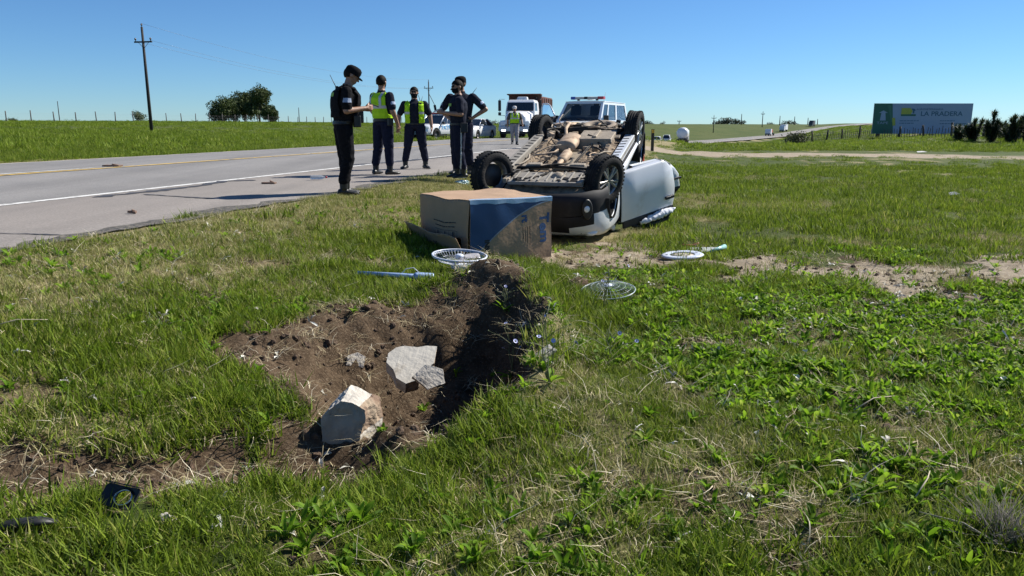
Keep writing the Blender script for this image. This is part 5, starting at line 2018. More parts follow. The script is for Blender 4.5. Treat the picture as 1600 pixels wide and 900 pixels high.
        vb.loft([[(x, y, z - .006) for x, y, z in r] for r in rows], caps=False, closed=False)
        vb.xform(Matrix.Translation(hp(0, .008, .165)) @ Mh.to_4x4())
        kid(vb.build('visor', cm, c_)).scale = (1, 1, 1)
    for fn in (extras or []):
        fn(root, j, kid, hp)
    return root


def radio(side, z=1.40, y=-.10):
    def f(root, j, kid, hp):
        p = j['sl' if side > 0 else 'sr'] * .62
        p = Vector((p.x, p.y + y, z))
        r_ = kid(MB().box(p, (.055, .035, .10), (.1, 0, 0)).build('radio', BLACKP, root, bevel=.008))
        a = MB().tube([p + V3(0, 0, .05), p + V3(-.01, .02, .12), p + V3(-.035, .06, .21)], .006, 6).build('antenna', BLACKP, r_)
    return f


def shoulder_antenna(p, q):
    def f(root, j, kid, hp):
        kid(MB().tube([p, Vector(p).lerp(Vector(q), .5), q], [.006, .005, .003], 6).box(p, (.05, .03, .07)).build('radio', BLACKP, root))
    return f


def held(name, side, size, mat, off=(0, 0, 0), rot=(0, 0, 0), label=None):
    def f(root, j, kid, hp):
        w = j['wl' if side > 0 else 'wr'] + j['hdl' if side > 0 else 'hdr'].normalized() * .10 + Vector(off)
        M_ = root.matrix_basis
        pos = M_ @ (w * root['_s'])
        o = MB().box((0, 0, 0), size, (0, 0, 0)).build(name, mat, None, bevel=.006)
        o.location = pos
        o.rotation_euler = (rot[0], rot[1], rot[2] + root.rotation_euler.z)
        tag(o, label, name.replace('_', ' '))
    return f


def pouch(p, d):
    def f(root, j, kid, hp):
        kid(MB().box(p, d).build('pouch', BOOT, root, bevel=.012))
    return f


g1 = Vector((at(543, 300, 11.15).x, 11.15, 0)); g1.z = gz(g1.x, g1.y) if road_t(g1.x, g1.y) > ROAD_R else .0
R1 = R(90 + 22)
person('officer in black cap and ballistic vest looking down at a phone, nearest the camera', g1, R1, 1.80,
       dict(pel=(0, .02, .96), nk=(0, -.055, 1.49), kl=(.085, .0, .50), kr=(-.075, -.015, .50), al=(.10, .00, .09), ar=(-.085, .06, .09), hl=(.085, .02, .92), hr=(-.085, .02, .92),
            sl=(.19, -.03, 1.43), sr=(-.19, -.01, 1.43), er=(-.245, .01, 1.16), wr=(-.16, -.235, 1.20), hdr=(.35, -1, .12), el=(.235, -.05, 1.15), wl=(.10, -.27, 1.19), hdl=(-.6, -.8, .1), fl=(.15, -1, 0), fr=(-.1, -1, 0)),
       dict(shirt=BLACKC, trousers=BLACKC, armor=True, nametape=True, patch=True), head_pitch=R(30), cap='black', hands={1: .9, -1: .9},
       extras=[shoulder_antenna((.10, .06, 1.47), (.15, .13, 1.66)), pouch((-.16, -.13, 1.02), (.08, .09, .16)), pouch((.0, -.20, 1.08), (.16, .07, .16))], bulk=1.2)
ph = MB().box((0, 0, 0), (.075, .15, .009), (R(20), 0, 0)).build('phone', BLACKP, None, bevel=.003)
Mr = Matrix.Translation(g1) @ Matrix.Rotation(R1, 4, 'Z') @ Matrix.Diagonal((1.13, 1.10, 1, 1))
ph.location = Mr @ (V3(-.055, -.375, 1.245) * (1.80 / 1.78))
ph.rotation_euler = (0, 0, R1)
tag(ph, 'dark mobile phone held by the officer in the black cap', 'phone')

g2 = on_ground(601, 269.5, 8, 40); g2 = Vector((at(601, 268, 15.2).x, 15.2, 0.0))
person('officer in closed yellow safety vest seen from behind, head turned to the right', g2, R(140), 1.86,
       dict(kl=(.12, .02, .50), kr=(-.10, -.02, .50), al=(.16, .05, .09), ar=(-.11, -.02, .09), er=(-.27, .02, 1.15), wr=(-.25, -.10, .92), el=(.265, -.01, 1.16), wl=(.23, -.15, .96), fl=(.3, -1, 0), fr=(-.25, -1, 0)),
       dict(vest='closed', patch=True, mask=True), head_yaw=R(28), head_pitch=R(6), extras=[shoulder_antenna((-.10, -.11, 1.40), (-.12, -.10, 1.48)), pouch((-.2, .02, .96), (.06, .10, .14))])
g3 = Vector((at(650, 262, 17.2).x, 17.2, 0.0))
person('officer in open yellow vest over black clothes facing the camera with black face mask', g3, R(4), 1.74,
       dict(kl=(.145, -.01, .50), kr=(-.15, -.01, .50), al=(.19, .03, .09), ar=(-.21, .03, .09), hl=(.10, 0, .92), hr=(-.10, 0, .92), er=(-.31, .03, 1.17), wr=(-.31, -.05, .94), el=(.30, .03, 1.17), wl=(.33, -.03, .93), fl=(.55, -1, 0), fr=(-.4, -1, 0)),
       dict(vest='open', shirt=NAVY, trousers=NAVYT, mask=True), head_pitch=R(4), extras=[radio(1), shoulder_antenna((.12, .06, 1.42), (.16, .08, 1.60))], bulk=1.16)
g4 = Vector((at(717, 275, 14.2).x, 14.2, 0.0))
person('officer in navy uniform standing sideways and holding a radio and notebook', g4, R(-72), 1.72,
       dict(kl=(.09, -.01, .50), kr=(-.085, .0, .50), al=(.09, .05, .09), ar=(-.10, .0, .09), hl=(.085, 0, .92), hr=(-.085, 0, .92), sl=(.185, -.02, 1.42), el=(.26, -.02, 1.17), wl=(.10, -.26, 1.20), hdl=(-.45, -.9, .25), er=(-.23, -.03, 1.17), wr=(-.06, -.27, 1.20), hdr=(.5, -.85, .2), fl=(.2, -1, 0), fr=(-.1, -1, 0)),
       dict(stripe=True, chest_tape=True, mask=True), head_pitch=R(10), head_yaw=R(10), hands={1: 1.0, -1: 1.0}, bulk=1.14, extras=[pouch((.19, .05, .93), (.06, .12, .18))])
R4 = R(-72)
Mr = Matrix.Translation(g4) @ Matrix.Rotation(R4, 4, 'Z') @ Matrix.Diagonal((1.13, 1.10, 1, 1))
nb = MB().box((0, 0, 0), (.11, .16, .012), (R(25), 0, 0)).build('notebook', nmat('paper_white', (.6, .6, .58), rough=.8), None)
nb.location = Mr @ (V3(.02, -.36, 1.245) * (1.72 / 1.78)); nb.rotation_euler = (0, 0, R4)
tag(nb, 'small white notebook in the hands of the sideways officer', 'notebook')
rd = MB().box((0, 0, 0), (.05, .035, .12)).tube([(.0, 0, .06), (.0, -.02, .13), (0, -.06, .26)], .006, 6).build('handheld_radio', BLACKP, None, bevel=.006)
rd.location = Mr @ (V3(-.03, -.385, 1.28) * (1.72 / 1.78)); rd.rotation_euler = (R(10), 0, R4)
tag(rd, 'black handheld radio with long antenna held by the sideways officer', 'radio')
g5 = Vector((at(722, 266, 15.3).x, 15.3, 0.0))
person('officer with hand on hip half hidden behind the sideways officer', g5, R(-14), 1.84,
       dict(kl=(.11, -.01, .50), al=(.13, .03, .09), el=(.40, .06, 1.20), wl=(.21, -.02, 1.05), hdl=(-.8, -.25, -.45), er=(-.36, .05, 1.18), wr=(-.20, -.05, 1.04), hdr=(.8, -.2, -.4)),
       dict(mask=True, patch=True), cap='black', head_yaw=R(-20), head_pitch=R(8), extras=[shoulder_antenna((.14, .06, 1.44), (.24, .12, 1.60))])
g6 = Vector((at(804, 224, 36.5).x, 36.5, 0.0)); g6.z = float(road_z(36.5) + crown(float(road_t(np.array([g6.x]), np.array([36.5]))[0])))
person('man in white cap, yellow vest and grey trousers walking towards the camera', g6, R(6), 1.74,
       dict(hl=(.09, 0, .92), hr=(-.09, 0, .92), kl=(.09, -.12, .51), al=(.08, -.14, .09), kr=(-.09, .02, .50), ar=(-.07, .20, .12), er=(-.285, .06, 1.16), wr=(-.30, .08, .92), el=(.29, .0, 1.16), wl=(.33, -.12, .93)),
       dict(vest='closed', shirt=nmat('dark_shirt', (.06, .055, .05), rough=.9), trousers=GREYT), cap='white', bulk=1.15, group='people standing by the road')
# ---------------------------------------------------------------- ground cover
def leaf_material(name, stops, transl=.35, rough=.58, rnd=.5):
    """colours picked per blade (attribute 'tone') and shifted per clump"""
    m = bpy.data.materials.new(name)
    m.use_nodes = True
    N, L = m.node_tree.nodes, m.node_tree.links
    b = N['Principled BSDF']
    a = N.new('ShaderNodeAttribute')
    a.attribute_name = 'tone'
    oi = N.new('ShaderNodeObjectInfo')
    ad = N.new('ShaderNodeMath'); ad.operation = 'MULTIPLY_ADD'
    L.new(oi.outputs['Random'], ad.inputs[0])
    ad.inputs[1].default_value = rnd
    L.new(a.outputs['Fac'], ad.inputs[2])
    sb = N.new('ShaderNodeMath'); sb.operation = 'SUBTRACT'
    L.new(ad.outputs[0], sb.inputs[0]); sb.inputs[1].default_value = rnd / 2
    cr = N.new('ShaderNodeValToRGB')
    el = cr.color_ramp.elements
    while len(el) < len(stops):
        el.new(.5)
    for e, (p, c) in zip(el, stops):
        e.position = p
        e.color = c + (1,)
    L.new(sb.outputs[0], cr.inputs[0])
    L.new(cr.outputs[0], b.inputs['Base Color'])
    b.inputs['Roughness'].default_value = rough
    b.inputs['Specular IOR Level'].default_value = .18
    tr = N.new('ShaderNodeBsdfTranslucent')
    L.new(cr.outputs[0], tr.inputs[0])
    mx = N.new('ShaderNodeMixShader')
    mx.inputs[0].default_value = transl
    L.new(b.outputs[0], mx.inputs[1]); L.new(tr.outputs[0], mx.inputs[2])
    L.new(mx.outputs[0], N['Material Output'].inputs[0])
    return m


GRASS_M = leaf_material('grass_blade', [(0, (.050, .080, .008)), (.28, (.128, .195, .014)), (.58, (.228, .310, .028)), (.78, (.340, .335, .075)), (1, (.480, .420, .210))], transl=.42, rnd=.3)
DRY_M = leaf_material('dry_grass_blade', [(0, (.150, .190, .030)), (.4, (.270, .280, .080)), (.7, (.430, .385, .170)), (1, (.580, .510, .300))], transl=.25)
LEAF_M = leaf_material('weed_leaf', [(0, (.060, .130, .008)), (.5, (.140, .265, .014)), (.85, (.230, .370, .026)), (1, (.320, .400, .060))], transl=.55)
STRAW_M = leaf_material('straw', [(0, (.300, .240, .130)), (.6, (.480, .410, .260)), (1, (.640, .580, .440))], transl=.1, rough=.6)
PALE_M = leaf_material('withered_leaf', [(0, (.380, .360, .300)), (.6, (.560, .550, .470)), (1, (.700, .690, .620))], transl=.1, rough=.5)
CLOD_M = nmat('soil_clod', (.085, .054, .033), rough=.95, var=.4, scale=30, bump=.6, bscale=60)


def blades_mesh(name, n, rad, h, hv, w, lean, mat, segs=3, tone=(.0, .7), curl=.6, lying=False):
    vs, fs, tn = [], [], []
    for i in range(n):
        a = random.uniform(0, 2 * math.pi)
        r = rad * math.sqrt(random.random())
        bx, by = r * math.cos(a), r * math.sin(a)
        hh = h * random.uniform(1 - hv, 1 + hv)
        d = random.uniform(0, 2 * math.pi)
        l0 = lean * random.uniform(.2, 1.2)
        ww = w * random.uniform(.6, 1.3)
        pd = d + random.uniform(-.8, .8) + math.pi / 2
        px, py = math.cos(pd) * ww / 2, math.sin(pd) * ww / 2
        base = len(vs)
        x, y, z = bx, by, -.012
        th = (math.pi / 2 - .08) if lying else l0
        for k in range(segs + 1):
            f = 1 - (k / segs) ** 1.6
            if k == segs:
                vs.append((x, y, z))
            else:
                vs.append((x - px * f, y - py * f, z)); vs.append((x + px * f, y + py * f, z))
            st = hh / segs
            x += math.cos(d) * math.sin(th) * st
            y += math.sin(d) * math.sin(th) * st
            z += math.cos(th) * st
            if lying:
                th += random.uniform(-.12, .12)
                d += random.uniform(-.25, .25)
                if k == 0:
                    z += random.uniform(.01, .04)
            else:
                th += curl * random.uniform(.2, 1.2) / segs
        for k in range(segs - 1):
            b0 = base + 2 * k
            fs.append((b0, b0 + 1, b0 + 3, b0 + 2))
        b0 = base + 2 * (segs - 1)
        fs.append((b0, b0 + 1, b0 + 2))
        t = random.uniform(*tone)
        tn += [t] * (2 * segs + 1)
    me = bpy.data.meshes.new(name)
    me.from_pydata(vs, [], fs)
    at_ = me.attributes.new('tone', 'FLOAT', 'POINT')
    at_.data.foreach_set('value', tn)
    me.polygons.foreach_set('use_smooth', [True] * len(fs))
    me.materials.append(mat)
    return me


def rosette_mesh(name, n, ln, w, el, mat, tone=(.2, .9), wav=.0, segs=5):
    """broad-leaved weed: lance-shaped leaves with a folded midrib and bending tips"""
    vs, fs, tn = [], [], []
    for i in range(n):
        d = 2 * math.pi * i / n * 2.4 + random.uniform(-.5, .5)
        L_ = ln * random.uniform(.55, 1.15)
        W_ = w * random.uniform(.7, 1.2)
        th = el * random.uniform(.5, 1.35)
        x, y, z = random.uniform(-.01, .01), random.uniform(-.01, .01), -.01
        tw = random.uniform(-.5, .5)
        base = len(vs)
        for k in range(segs + 1):
            f = k / segs
            wd = W_ * (math.sin(math.pi * min(1, f * .86 + .08)) ** .8) * (0.25 + .75 * min(1, f * 2.2))
            if k == segs:
                wd = .001
            wd *= random.uniform(1 - wav, 1 + wav)
            sx, sy = -math.sin(d), math.cos(d)
            fold = wd * .28
            sz = math.sin(tw) * wd / 2
            vs.append((x - sx * wd / 2, y - sy * wd / 2, z + fold - sz))
            vs.append((x, y, z))
            vs.append((x + sx * wd / 2, y + sy * wd / 2, z + fold + sz))
            st = L_ / segs
            x += math.cos(d) * math.sin(th) * st
            y += math.sin(d) * math.sin(th) * st
            z += math.cos(th) * st
            th += random.uniform(.05, .38)
        for k in range(segs):
            b0 = base + 3 * k
            fs.append((b0, b0 + 1, b0 + 4, b0 + 3))
            fs.append((b0 + 1, b0 + 2, b0 + 5, b0 + 4))
        t = random.uniform(*tone)
        tn += [t] * (3 * (segs + 1))
    me = bpy.data.meshes.new(name)
    me.from_pydata(vs, [], fs)
    at_ = me.attributes.new('tone', 'FLOAT', 'POINT')
    at_.data.foreach_set('value', tn)
    me.polygons.foreach_set('use_smooth', [True] * len(fs))
    me.materials.append(mat)
    return me


def clod_mesh(name, r):
    bm = bmesh.new()
    bmesh.ops.create_icosphere(bm, subdivisions=2, radius=r)
    s0 = random.uniform(0, 50)
    for v in bm.verts:
        v.co *= 1 + .55 * mnoise.noise(v.co / r * 1.3 + Vector((s0, 0, 0))) + .25 * mnoise.noise(v.co / r * 3.1 + Vector((0, s0, 0)))
        v.co.z *= .75
    me = bpy.data.meshes.new(name)
    bm.to_mesh(me)
    bm.free()
    me.materials.append(CLOD_M)
    return me


def variants(name, fn, n):
    c = bpy.data.collections.new(name)
    for i in range(n):
        c.objects.link(bpy.data.objects.new('%s_source_%02d' % (name, i), fn(i)))
    return c, n


def scatter(name, label, cat, coll, x, y, scl, tilt=.15, sink=0.0, zoff=None):
    c, n = coll
    k = len(x)
    z = terrain(x, y) - sink
    me = bpy.data.meshes.new(name)
    me.vertices.add(k)
    me.vertices.foreach_set('co', np.stack([x, y, z], -1).reshape(-1))
    a = me.attributes.new('rot', 'FLOAT_VECTOR', 'POINT')
    a.data.foreach_set('vector', np.stack([rng.normal(0, tilt, k), rng.normal(0, tilt, k), rng.uniform(0, 6.283, k)], -1).astype(np.float32).reshape(-1))
    a = me.attributes.new('scl', 'FLOAT', 'POINT')
    a.data.foreach_set('value', scl.astype(np.float32))
    a = me.attributes.new('idx', 'INT', 'POINT')
    a.data.foreach_set('value', rng.integers(0, n, k).astype(np.int32))
    o = bpy.data.objects.new(name, me)
    col.objects.link(o)
    tag(o, label, cat, kind='stuff')
    ng = bpy.data.node_groups.new(name, 'GeometryNodeTree')
    ng.interface.new_socket('Geometry', in_out='INPUT', socket_type='NodeSocketGeometry')
    ng.interface.new_socket('Geometry', in_out='OUTPUT', socket_type='NodeSocketGeometry')
    N, L = ng.nodes, ng.links
    gi, go = N.new('NodeGroupInput'), N.new('NodeGroupOutput')
    ci = N.new('GeometryNodeCollectionInfo')
    ci.inputs['Collection'].default_value = c
    ci.inputs['Separate Children'].default_value = True
    ci.inputs['Reset Children'].default_value = True
    ip = N.new('GeometryNodeInstanceOnPoints')
    ip.inputs['Pick Instance'].default_value = True

    def na(nm, ty):
        q = N.new('GeometryNodeInputNamedAttribute')
        q.data_type = ty
        q.inputs['Name'].default_value = nm
        return q.outputs['Attribute']
    L.new(gi.outputs[0], ip.inputs['Points'])
    L.new(ci.outputs[0], ip.inputs['Instance'])
    L.new(na('idx', 'INT'), ip.inputs['Instance Index'])
    e2r = N.new('FunctionNodeEulerToRotation')
    L.new(na('rot', 'FLOAT_VECTOR'), e2r.inputs[0])
    L.new(e2r.outputs[0], ip.inputs['Rotation'])
    L.new(na('scl', 'FLOAT'), ip.inputs['Scale'])
    L.new(ip.outputs[0], go.inputs[0])
    md = o.modifiers.new('scatter', 'NODES')
    md.node_group = ng
    return o


def polar(n, r0, r1, half=R(46), power=2.0):
    """points in a sector in front of the camera, uniform per area when power is 2"""
    r = (r0 ** power + rng.random(n) * (r1 ** power - r0 ** power)) ** (1 / power)
    a = rng.uniform(-half, half, n)
    return r * np.sin(a), r * np.cos(a)


FOOT = []      # (x, y, half-x, half-y, angle) footprints that stay free of plants


def clear(x, y):
    k = np.ones(len(x), bool)
    for fx, fy, hx, hy, an in FOOT:
        dx, dy = x - fx, y - fy
        c, s_ = math.cos(an), math.sin(an)
        k &= ~((np.abs(dx * c + dy * s_) < hx) & (np.abs(-dx * s_ + dy * c) < hy))
    return k


def off_road(x, y):
    t = road_t(x, y)
    e = ROAD_R + .05 + (vnoise(x, y, 2.3, 77) - .5) * .35
    return (t > e) | (t < ROAD_L - .15 - (vnoise(x, y, 1.3, 78)) * .5)


def keep(x, y, p):
    k = (rng.random(len(x)) < p) & off_road(x, y) & clear(x, y)
    return x[k], y[k]


FOOT += [
    (-.29, 8.76, .56, .60, R(33)),
    (.85, 11.2, .80, 2.0, R(-17)),
    (1.75, 8.25, .28, .30, 0), (2.05, 8.4, .3, .25, 0),
    (-.70, 3.22, .16, .12, 0),
    (-1.40, 2.62, .14, .14, 0),
]

random.seed(11)
fine = variants('grass_tuft', lambda i: blades_mesh('grass_tuft', 36, .085, .064, .5, .0062, .75, GRASS_M, tone=(.0, .74)), 8)
lush = variants('lush_grass', lambda i: blades_mesh('lush_grass', 30, .075, .115, .45, .0078, .6, GRASS_M, tone=(.0, .66), curl=.9), 6)
mown = variants('mown_grass', lambda i: blades_mesh('mown_grass', 60, .11, .050, .4, .0045, .8, DRY_M, segs=2, tone=(.0, .9)), 6)
weed = variants('weed_rosette', lambda i: rosette_mesh('weed_rosette', random.randint(6, 11), .11, .026, .42, LEAF_M, wav=.18), 8)
strw = variants('straw', lambda i: blades_mesh('straw', 9, .09, .14, .5, .0034, 1.2, STRAW_M, segs=4, tone=(0, 1), lying=True), 5)
pale = variants('withered_leaf', lambda i: rosette_mesh('withered_leaf', random.randint(1, 3), .075, .017, 1.25, PALE_M, tone=(0, 1), wav=.5), 6)
clod = variants('soil_clod', lambda i: clod_mesh('soil_clod', .03), 6)
tall = variants('tall_tuft', lambda i: blades_mesh('tall_tuft', 110, .30, .20, .5, .010, .55, GRASS_M, tone=(.0, .70), curl=.8), 5)
short = variants('verge_tuft', lambda i: blades_mesh('verge_tuft', 120, .30, .085, .5, .011, .6, GRASS_M, segs=2, tone=(.0, .70)), 5)
far = variants('field_tuft', lambda i: blades_mesh('field_tuft', 90, .9, .20, .5, .04, .6, GRASS_M, segs=2, tone=(.15, .62)), 4)


def weedy(x, y):
    """where broad-leaved weeds dominate (right of the hole)"""
    return sm(fbm(x, y, .7, 3, 61) + .30 * sm(x, .2, 1.6) * sm(y, 3.2, 4.2) * (1 - sm(y, 7.2, 8.2)) - .48, 0, .16) * (1 - .9 * sm(y, 8, 10)) * (.35 + .65 * sm(y, 2.6, 3.6))


def lushness(x, y):
    return sm(fbm(x, y, .8, 3, 71) + .18 * (1 - sm(x, -1.8, -.4)) - .45, 0, .15)


# nearest ground
x, y = polar(60000, 1.3, 8.5, R(47), 1.6)
dm, dr, ws, lu = dirt_mask(x, y), dry_mask(x, y), weedy(x, y), lushness(x, y)
patch = .35 + .65 * sm(fbm(x, y, 3.5, 3, 81), .32, .55)
fx, fy = keep(x, y, np.clip(.62 * patch * (1 - dm) ** 2 * (1 - .93 * dr) * (1 - .45 * ws), 0, 1))
scatter('grass', 'short green grass covering the verge around the crater', 'grass', fine, fx, fy, rng.uniform(.55, 1.25, len(fx)) * (.75 + .5 * lushness(fx, fy)))
x, y = polar(16000, 1.3, 9.0, R(47), 1.7)
lx, ly = keep(x, y, lushness(x, y) * (1 - dirt_mask(x, y)) ** 2 * (1 - dry_mask(x, y)) * (1 - .6 * weedy(x, y)))
scatter('lush_grass', 'taller lush grass growing in patches beside the crater', 'grass', lush, lx, ly, rng.uniform(.55, 1.2, len(lx)))
x, y = polar(34000, 1.3, 10.5, R(47), 1.8)
wx, wy = keep(x, y, .85 * weedy(x, y) * (1 - dirt_mask(x, y)) ** 1.5 * (1 - .6 * dry_mask(x, y)) + .015)
scatter('weeds', 'bright green broad-leaved weeds spread among the grass', 'weeds', weed, wx, wy, rng.uniform(.4, .95, len(wx)), tilt=.25)
x, y = polar(90000, 2.0, 24, R(46), 1.75)
mx_, my_ = keep(x, y, np.clip(.9 * dry_mask(x, y) * (1 - dirt_mask(x, y)) + .05 * (1 - dirt_mask(x, y)), 0, 1))
scatter('dry_grass', 'dry yellowish mown grass along the asphalt edge', 'grass', mown, mx_, my_, rng.uniform(.6, 1.35, len(mx_)))
x, y = polar(15000, 1.3, 10, R(47), 1.6)
sx_, sy_ = keep(x, y, .13 + .25 * dry_mask(x, y) + .25 * dirt_mask(x, y) * sm(hole_r(x, y), .5, 1))
scatter('straw', 'pale dead straw lying over the grass', 'straw', strw, sx_, sy_, rng.uniform(.5, 1.4, len(sx_)), tilt=.2)
x, y = polar(5200, 1.4, 9, R(47), 1.7)
px_, py_ = keep(x, y, .10 + .5 * weedy(x, y) * sm(fbm(x, y, 1.5, 3, 91), .5, .62))
scatter('withered_leaves', 'withered pale leaves strewn between the weeds', 'leaves', pale, px_, py_, rng.uniform(.5, 1.2, len(px_)), tilt=.5, sink=-.02)
x, y = polar(26000, 1.5, 9, R(47), 1.6)
cx_, cy_ = keep(x, y, .85 * dirt_mask(x, y) * sm(fbm(x, y, 3, 3, 95), .25, .6))
scatter('soil_clods', 'loose brown clods of thrown soil in and around the crater', 'soil', clod, cx_, cy_, .12 + .9 * rng.random(len(cx_)) ** 3.2, tilt=1.5)
# middle distance
x, y = polar(42000, 8.0, 46, R(44), 1.5)
dm = dirt_mask(x, y)
hx, hy = keep(x, y, np.clip((.72 - .68 * dry_mask(x, y)) * (1 - dm) ** 2 * (1 - track_mask(x, y)) * np.where((x > 2) & (y > 28) & (y < 44), .12, 1) * (.3 + .7 * sm(fbm(x, y, 1.2, 3, 88), .35, .55)), 0, 1))
scatter('verge_grass', 'fine green grass of the verge around the overturned car', 'grass', short, hx, hy, rng.uniform(.5, 1.2, len(hx)))
x, y = polar(15000, 11, 75, R(44), 1.5)
t_ = road_t(x, y)
hx, hy = keep(x, y, np.clip(sm(fbm(x, y, .25, 3, 99) + .25 * sm(y, 20, 45) + .2 * (t_ < 0) - .5, 0, .2) * (1 - dirt_mask(x, y)) * (1 - track_mask(x, y)) * np.where((x > 2) & (y > 22) & (y < 46), .0, 1) * np.where(t_ > 0, sm(t_, 9, 14), .6), 0, 1))
scatter('tall_grass', 'taller rough grass standing in the field beyond the wreck', 'grass', tall, hx, hy, rng.uniform(.45, 1.15, len(hx)))
x, y = polar(30000, 32, 260, R(43), 1.35)
hx, hy = keep(x, y, .9 * np.where((x > 2) & (y < 47), 0, 1) * np.where(np.abs(road_t(x, y)) > 9, 1, .2))
scatter('field_grass', 'distant field grass stretching to the horizon', 'grass', far, hx, hy, rng.uniform(.35, 1.0, len(hx)))
# ---------------------------------------------------------------- cardboard box, fan pieces, rubble, litter
CARD = nmat('cardboard', (.36, .235, .145), rough=.85, var=.07, scale=5, bump=.12, bscale=30, stretch=(1, 1, 1))
CARDI = nmat('cardboard_inside', (.30, .20, .12), rough=.9, var=.08, scale=5)
CBLUE = nmat('box_blue_print', (.008, .050, .150), rough=.38, var=.06, scale=4, spec=.6)
CINK = nmat('box_black_print', (.02, .02, .022), rough=.7)
CTXT = nmat('box_blue_ink', (.02, .065, .17), rough=.6)
TAPE = nmat('packing_tape', (.30, .45, .62), rough=.2, var=.1, scale=12, spec=.8)
PLW = nmat('white_plastic', (.60, .64, .72), rough=.3, var=.05, scale=6)
CLW = nmat('clear_grey_wire', (.34, .40, .40), rough=.3, var=.1)
PLB = nmat('bluish_white_plastic', (.34, .46, .70), rough=.3, var=.08, scale=4)
CONC = nmat('concrete', (.47, .43, .37), rough=.9, var=.18, scale=9, bump=.5, bscale=45, base2=(.24, .20, .155), mixlo=.5, mixhi=.68, mscale=5)
CONC_SHADE = nmat('shaded_concrete', (.35, .31, .245), rough=.95, spec=.15, var=.15, scale=7, bump=.3, bscale=40, base2=(.24, .20, .15), mixlo=.45, mixhi=.7, mscale=9)  # darker concrete: shade on the block's front painted into the colour, back alike
CONCS = nmat('slab_concrete', (.50, .465, .40), rough=.95, spec=.15, var=.10, scale=7, bump=.25, bscale=30, base2=(.33, .28, .21), mixlo=.58, mixhi=.7, mscale=3.5)
CONCB = nmat('broken_concrete', (.34, .26, .18), rough=.95, var=.3, scale=14, bump=.8, bscale=26, base2=(.20, .13, .085), mixlo=.42, mixhi=.6, mscale=6)

BA = R(33)
bc = Vector((-.425, 7.86, 0))
W_, L_, H_ = 1.03, 1.12, .67
bz = gz(bc.x + .35, bc.y + .6) - .02
bz = min(bz, gz(bc.x, bc.y)) + .0
box = thing('cardboard_box', 'large opened cardboard box with blue swoosh lying on its side in front of the wreck', 'box', (bc.x, bc.y, bz), (R(.6), R(-.5), BA))
# local axes: x along the printed side, y away along the open end
th = .008
MB().box((W_ / 2, th / 2, H_ / 2), (W_, th, H_)).build('side_panel', CARD, box, bevel=.003)
MB().box((W_ / 2, L_ - th / 2, H_ / 2), (W_, th, H_)).build('side_panel', CARD, box, bevel=.003)
MB().box((W_ / 2, L_ / 2, H_ + th / 2), (W_ + th, L_ + .004, th)).jitter(.008, 2.4, 1).build('top_panel', CARD, box, bevel=.003)
MB().box((W_ / 2, L_ / 2, th / 2), (W_ - .02, L_ - .03, th)).build('bottom_panel', CARDI, box)
MB().box((W_ - th / 2 - .002, L_ / 2, H_ / 2), (th, L_ - .02, H_ - .01)).build('end_panel', CARDI, box)
# open end on the left: upper flap hanging shut, lower flap folded out
fl1 = MB()
nseg = 10
rows = []
for i in range(nseg + 1):
    f = i / nseg
    rows.append([(-.006 - .02 * math.sin(f * 2.2) * (1 - k / 6) - .012 * (k / 6), k / 6 * (L_ - .01) + .005, H_ - f * .41 + .012 * math.sin(k * .9) * f) for k in range(7)])
fl1.loft(rows, caps=False, closed=False)
f1 = fl1.build('end_flap', CARD, box)
f1.modifiers.new('t', 'SOLIDIFY').thickness = .006
rows = []
for i in range(9):
    f = i / 8
    rows.append([(-.02 - .17 * f ** 1.1, -.02 + k / 6 * (L_ + .02) + .08 * f * (k / 6), .01 + .30 * f + .010 * math.sin(k * 1.3 + 1) * f + .05 * f * (k / 6)) for k in range(7)])
f2 = MB().loft(rows, caps=False, closed=False).build('end_flap', CARD, box)
f2.modifiers.new('t', 'SOLIDIFY').thickness = .006
MB().add([(-.004, .02, .02), (-.004, .16, .02), (-.02, .15, .30), (-.02, .01, .30)], [(0, 1, 2, 3)]).build('side_flap', CARDI, box).modifiers.new('t', 'SOLIDIFY').thickness = .006
# print on the long side (faces the camera): blue field under an S curve
sw = []
for i in range(25):
    f = i / 24
    sw.append((f * W_, H_ * (.12 + .86 * (f ** .62 if f < .5 else f ** .62)) if False else H_ * (.10 + .86 * (1 - (1 - f) ** 1.75))))
poly = [(x, z) for x, z in sw] + [(W_ - .002, H_ - .001), (.002, H_ - .001)]
poly = [(max(.002, min(W_ - .002, x)), min(H_ - .001, z)) for x, z in poly]
MB().prism(poly, -.0022, -.0004, 'XZ').build('blue_print', CBLUE, box, fix=True)
ln = MB()
for a, b in zip(sw[:-1], sw[1:]):
    ln.add([(a[0], -.003, a[1] - .012), (b[0], -.003, b[1] - .012), (b[0], -.003, b[1] - .004), (a[0], -.003, a[1] - .004)], [(0, 1, 2, 3)])
ln.build('swoosh_line', nmat('pale_blue_line', (.20, .30, .42), rough=.6), box)
text_mesh('lettering', 'Tem', .175, CTXT, box, (W_ * .90, -.003, H_ * .50), (R(90), R(90), 0), extr=.0006, bold=.006)
text_mesh('lettering', 'rt', .12, CTXT, box, (W_ * .655, -.003, H_ * .70), (R(90), R(90), 0), extr=.0006, bold=.006, sx=.9)
for k in range(4):
    MB().box((W_ * (.625 + .03 * k), -.0025, H_ * (.46 - .02 * k)), (.006, .001, H_ * (.2 + .04 * k))).build('small_print', CINK, box)
text_mesh('lettering', 'INSTALL', .075, CINK, box, (W_ * .18, -.003, H_ * .20), (R(90), R(90), 0), extr=.0006, bold=.004)
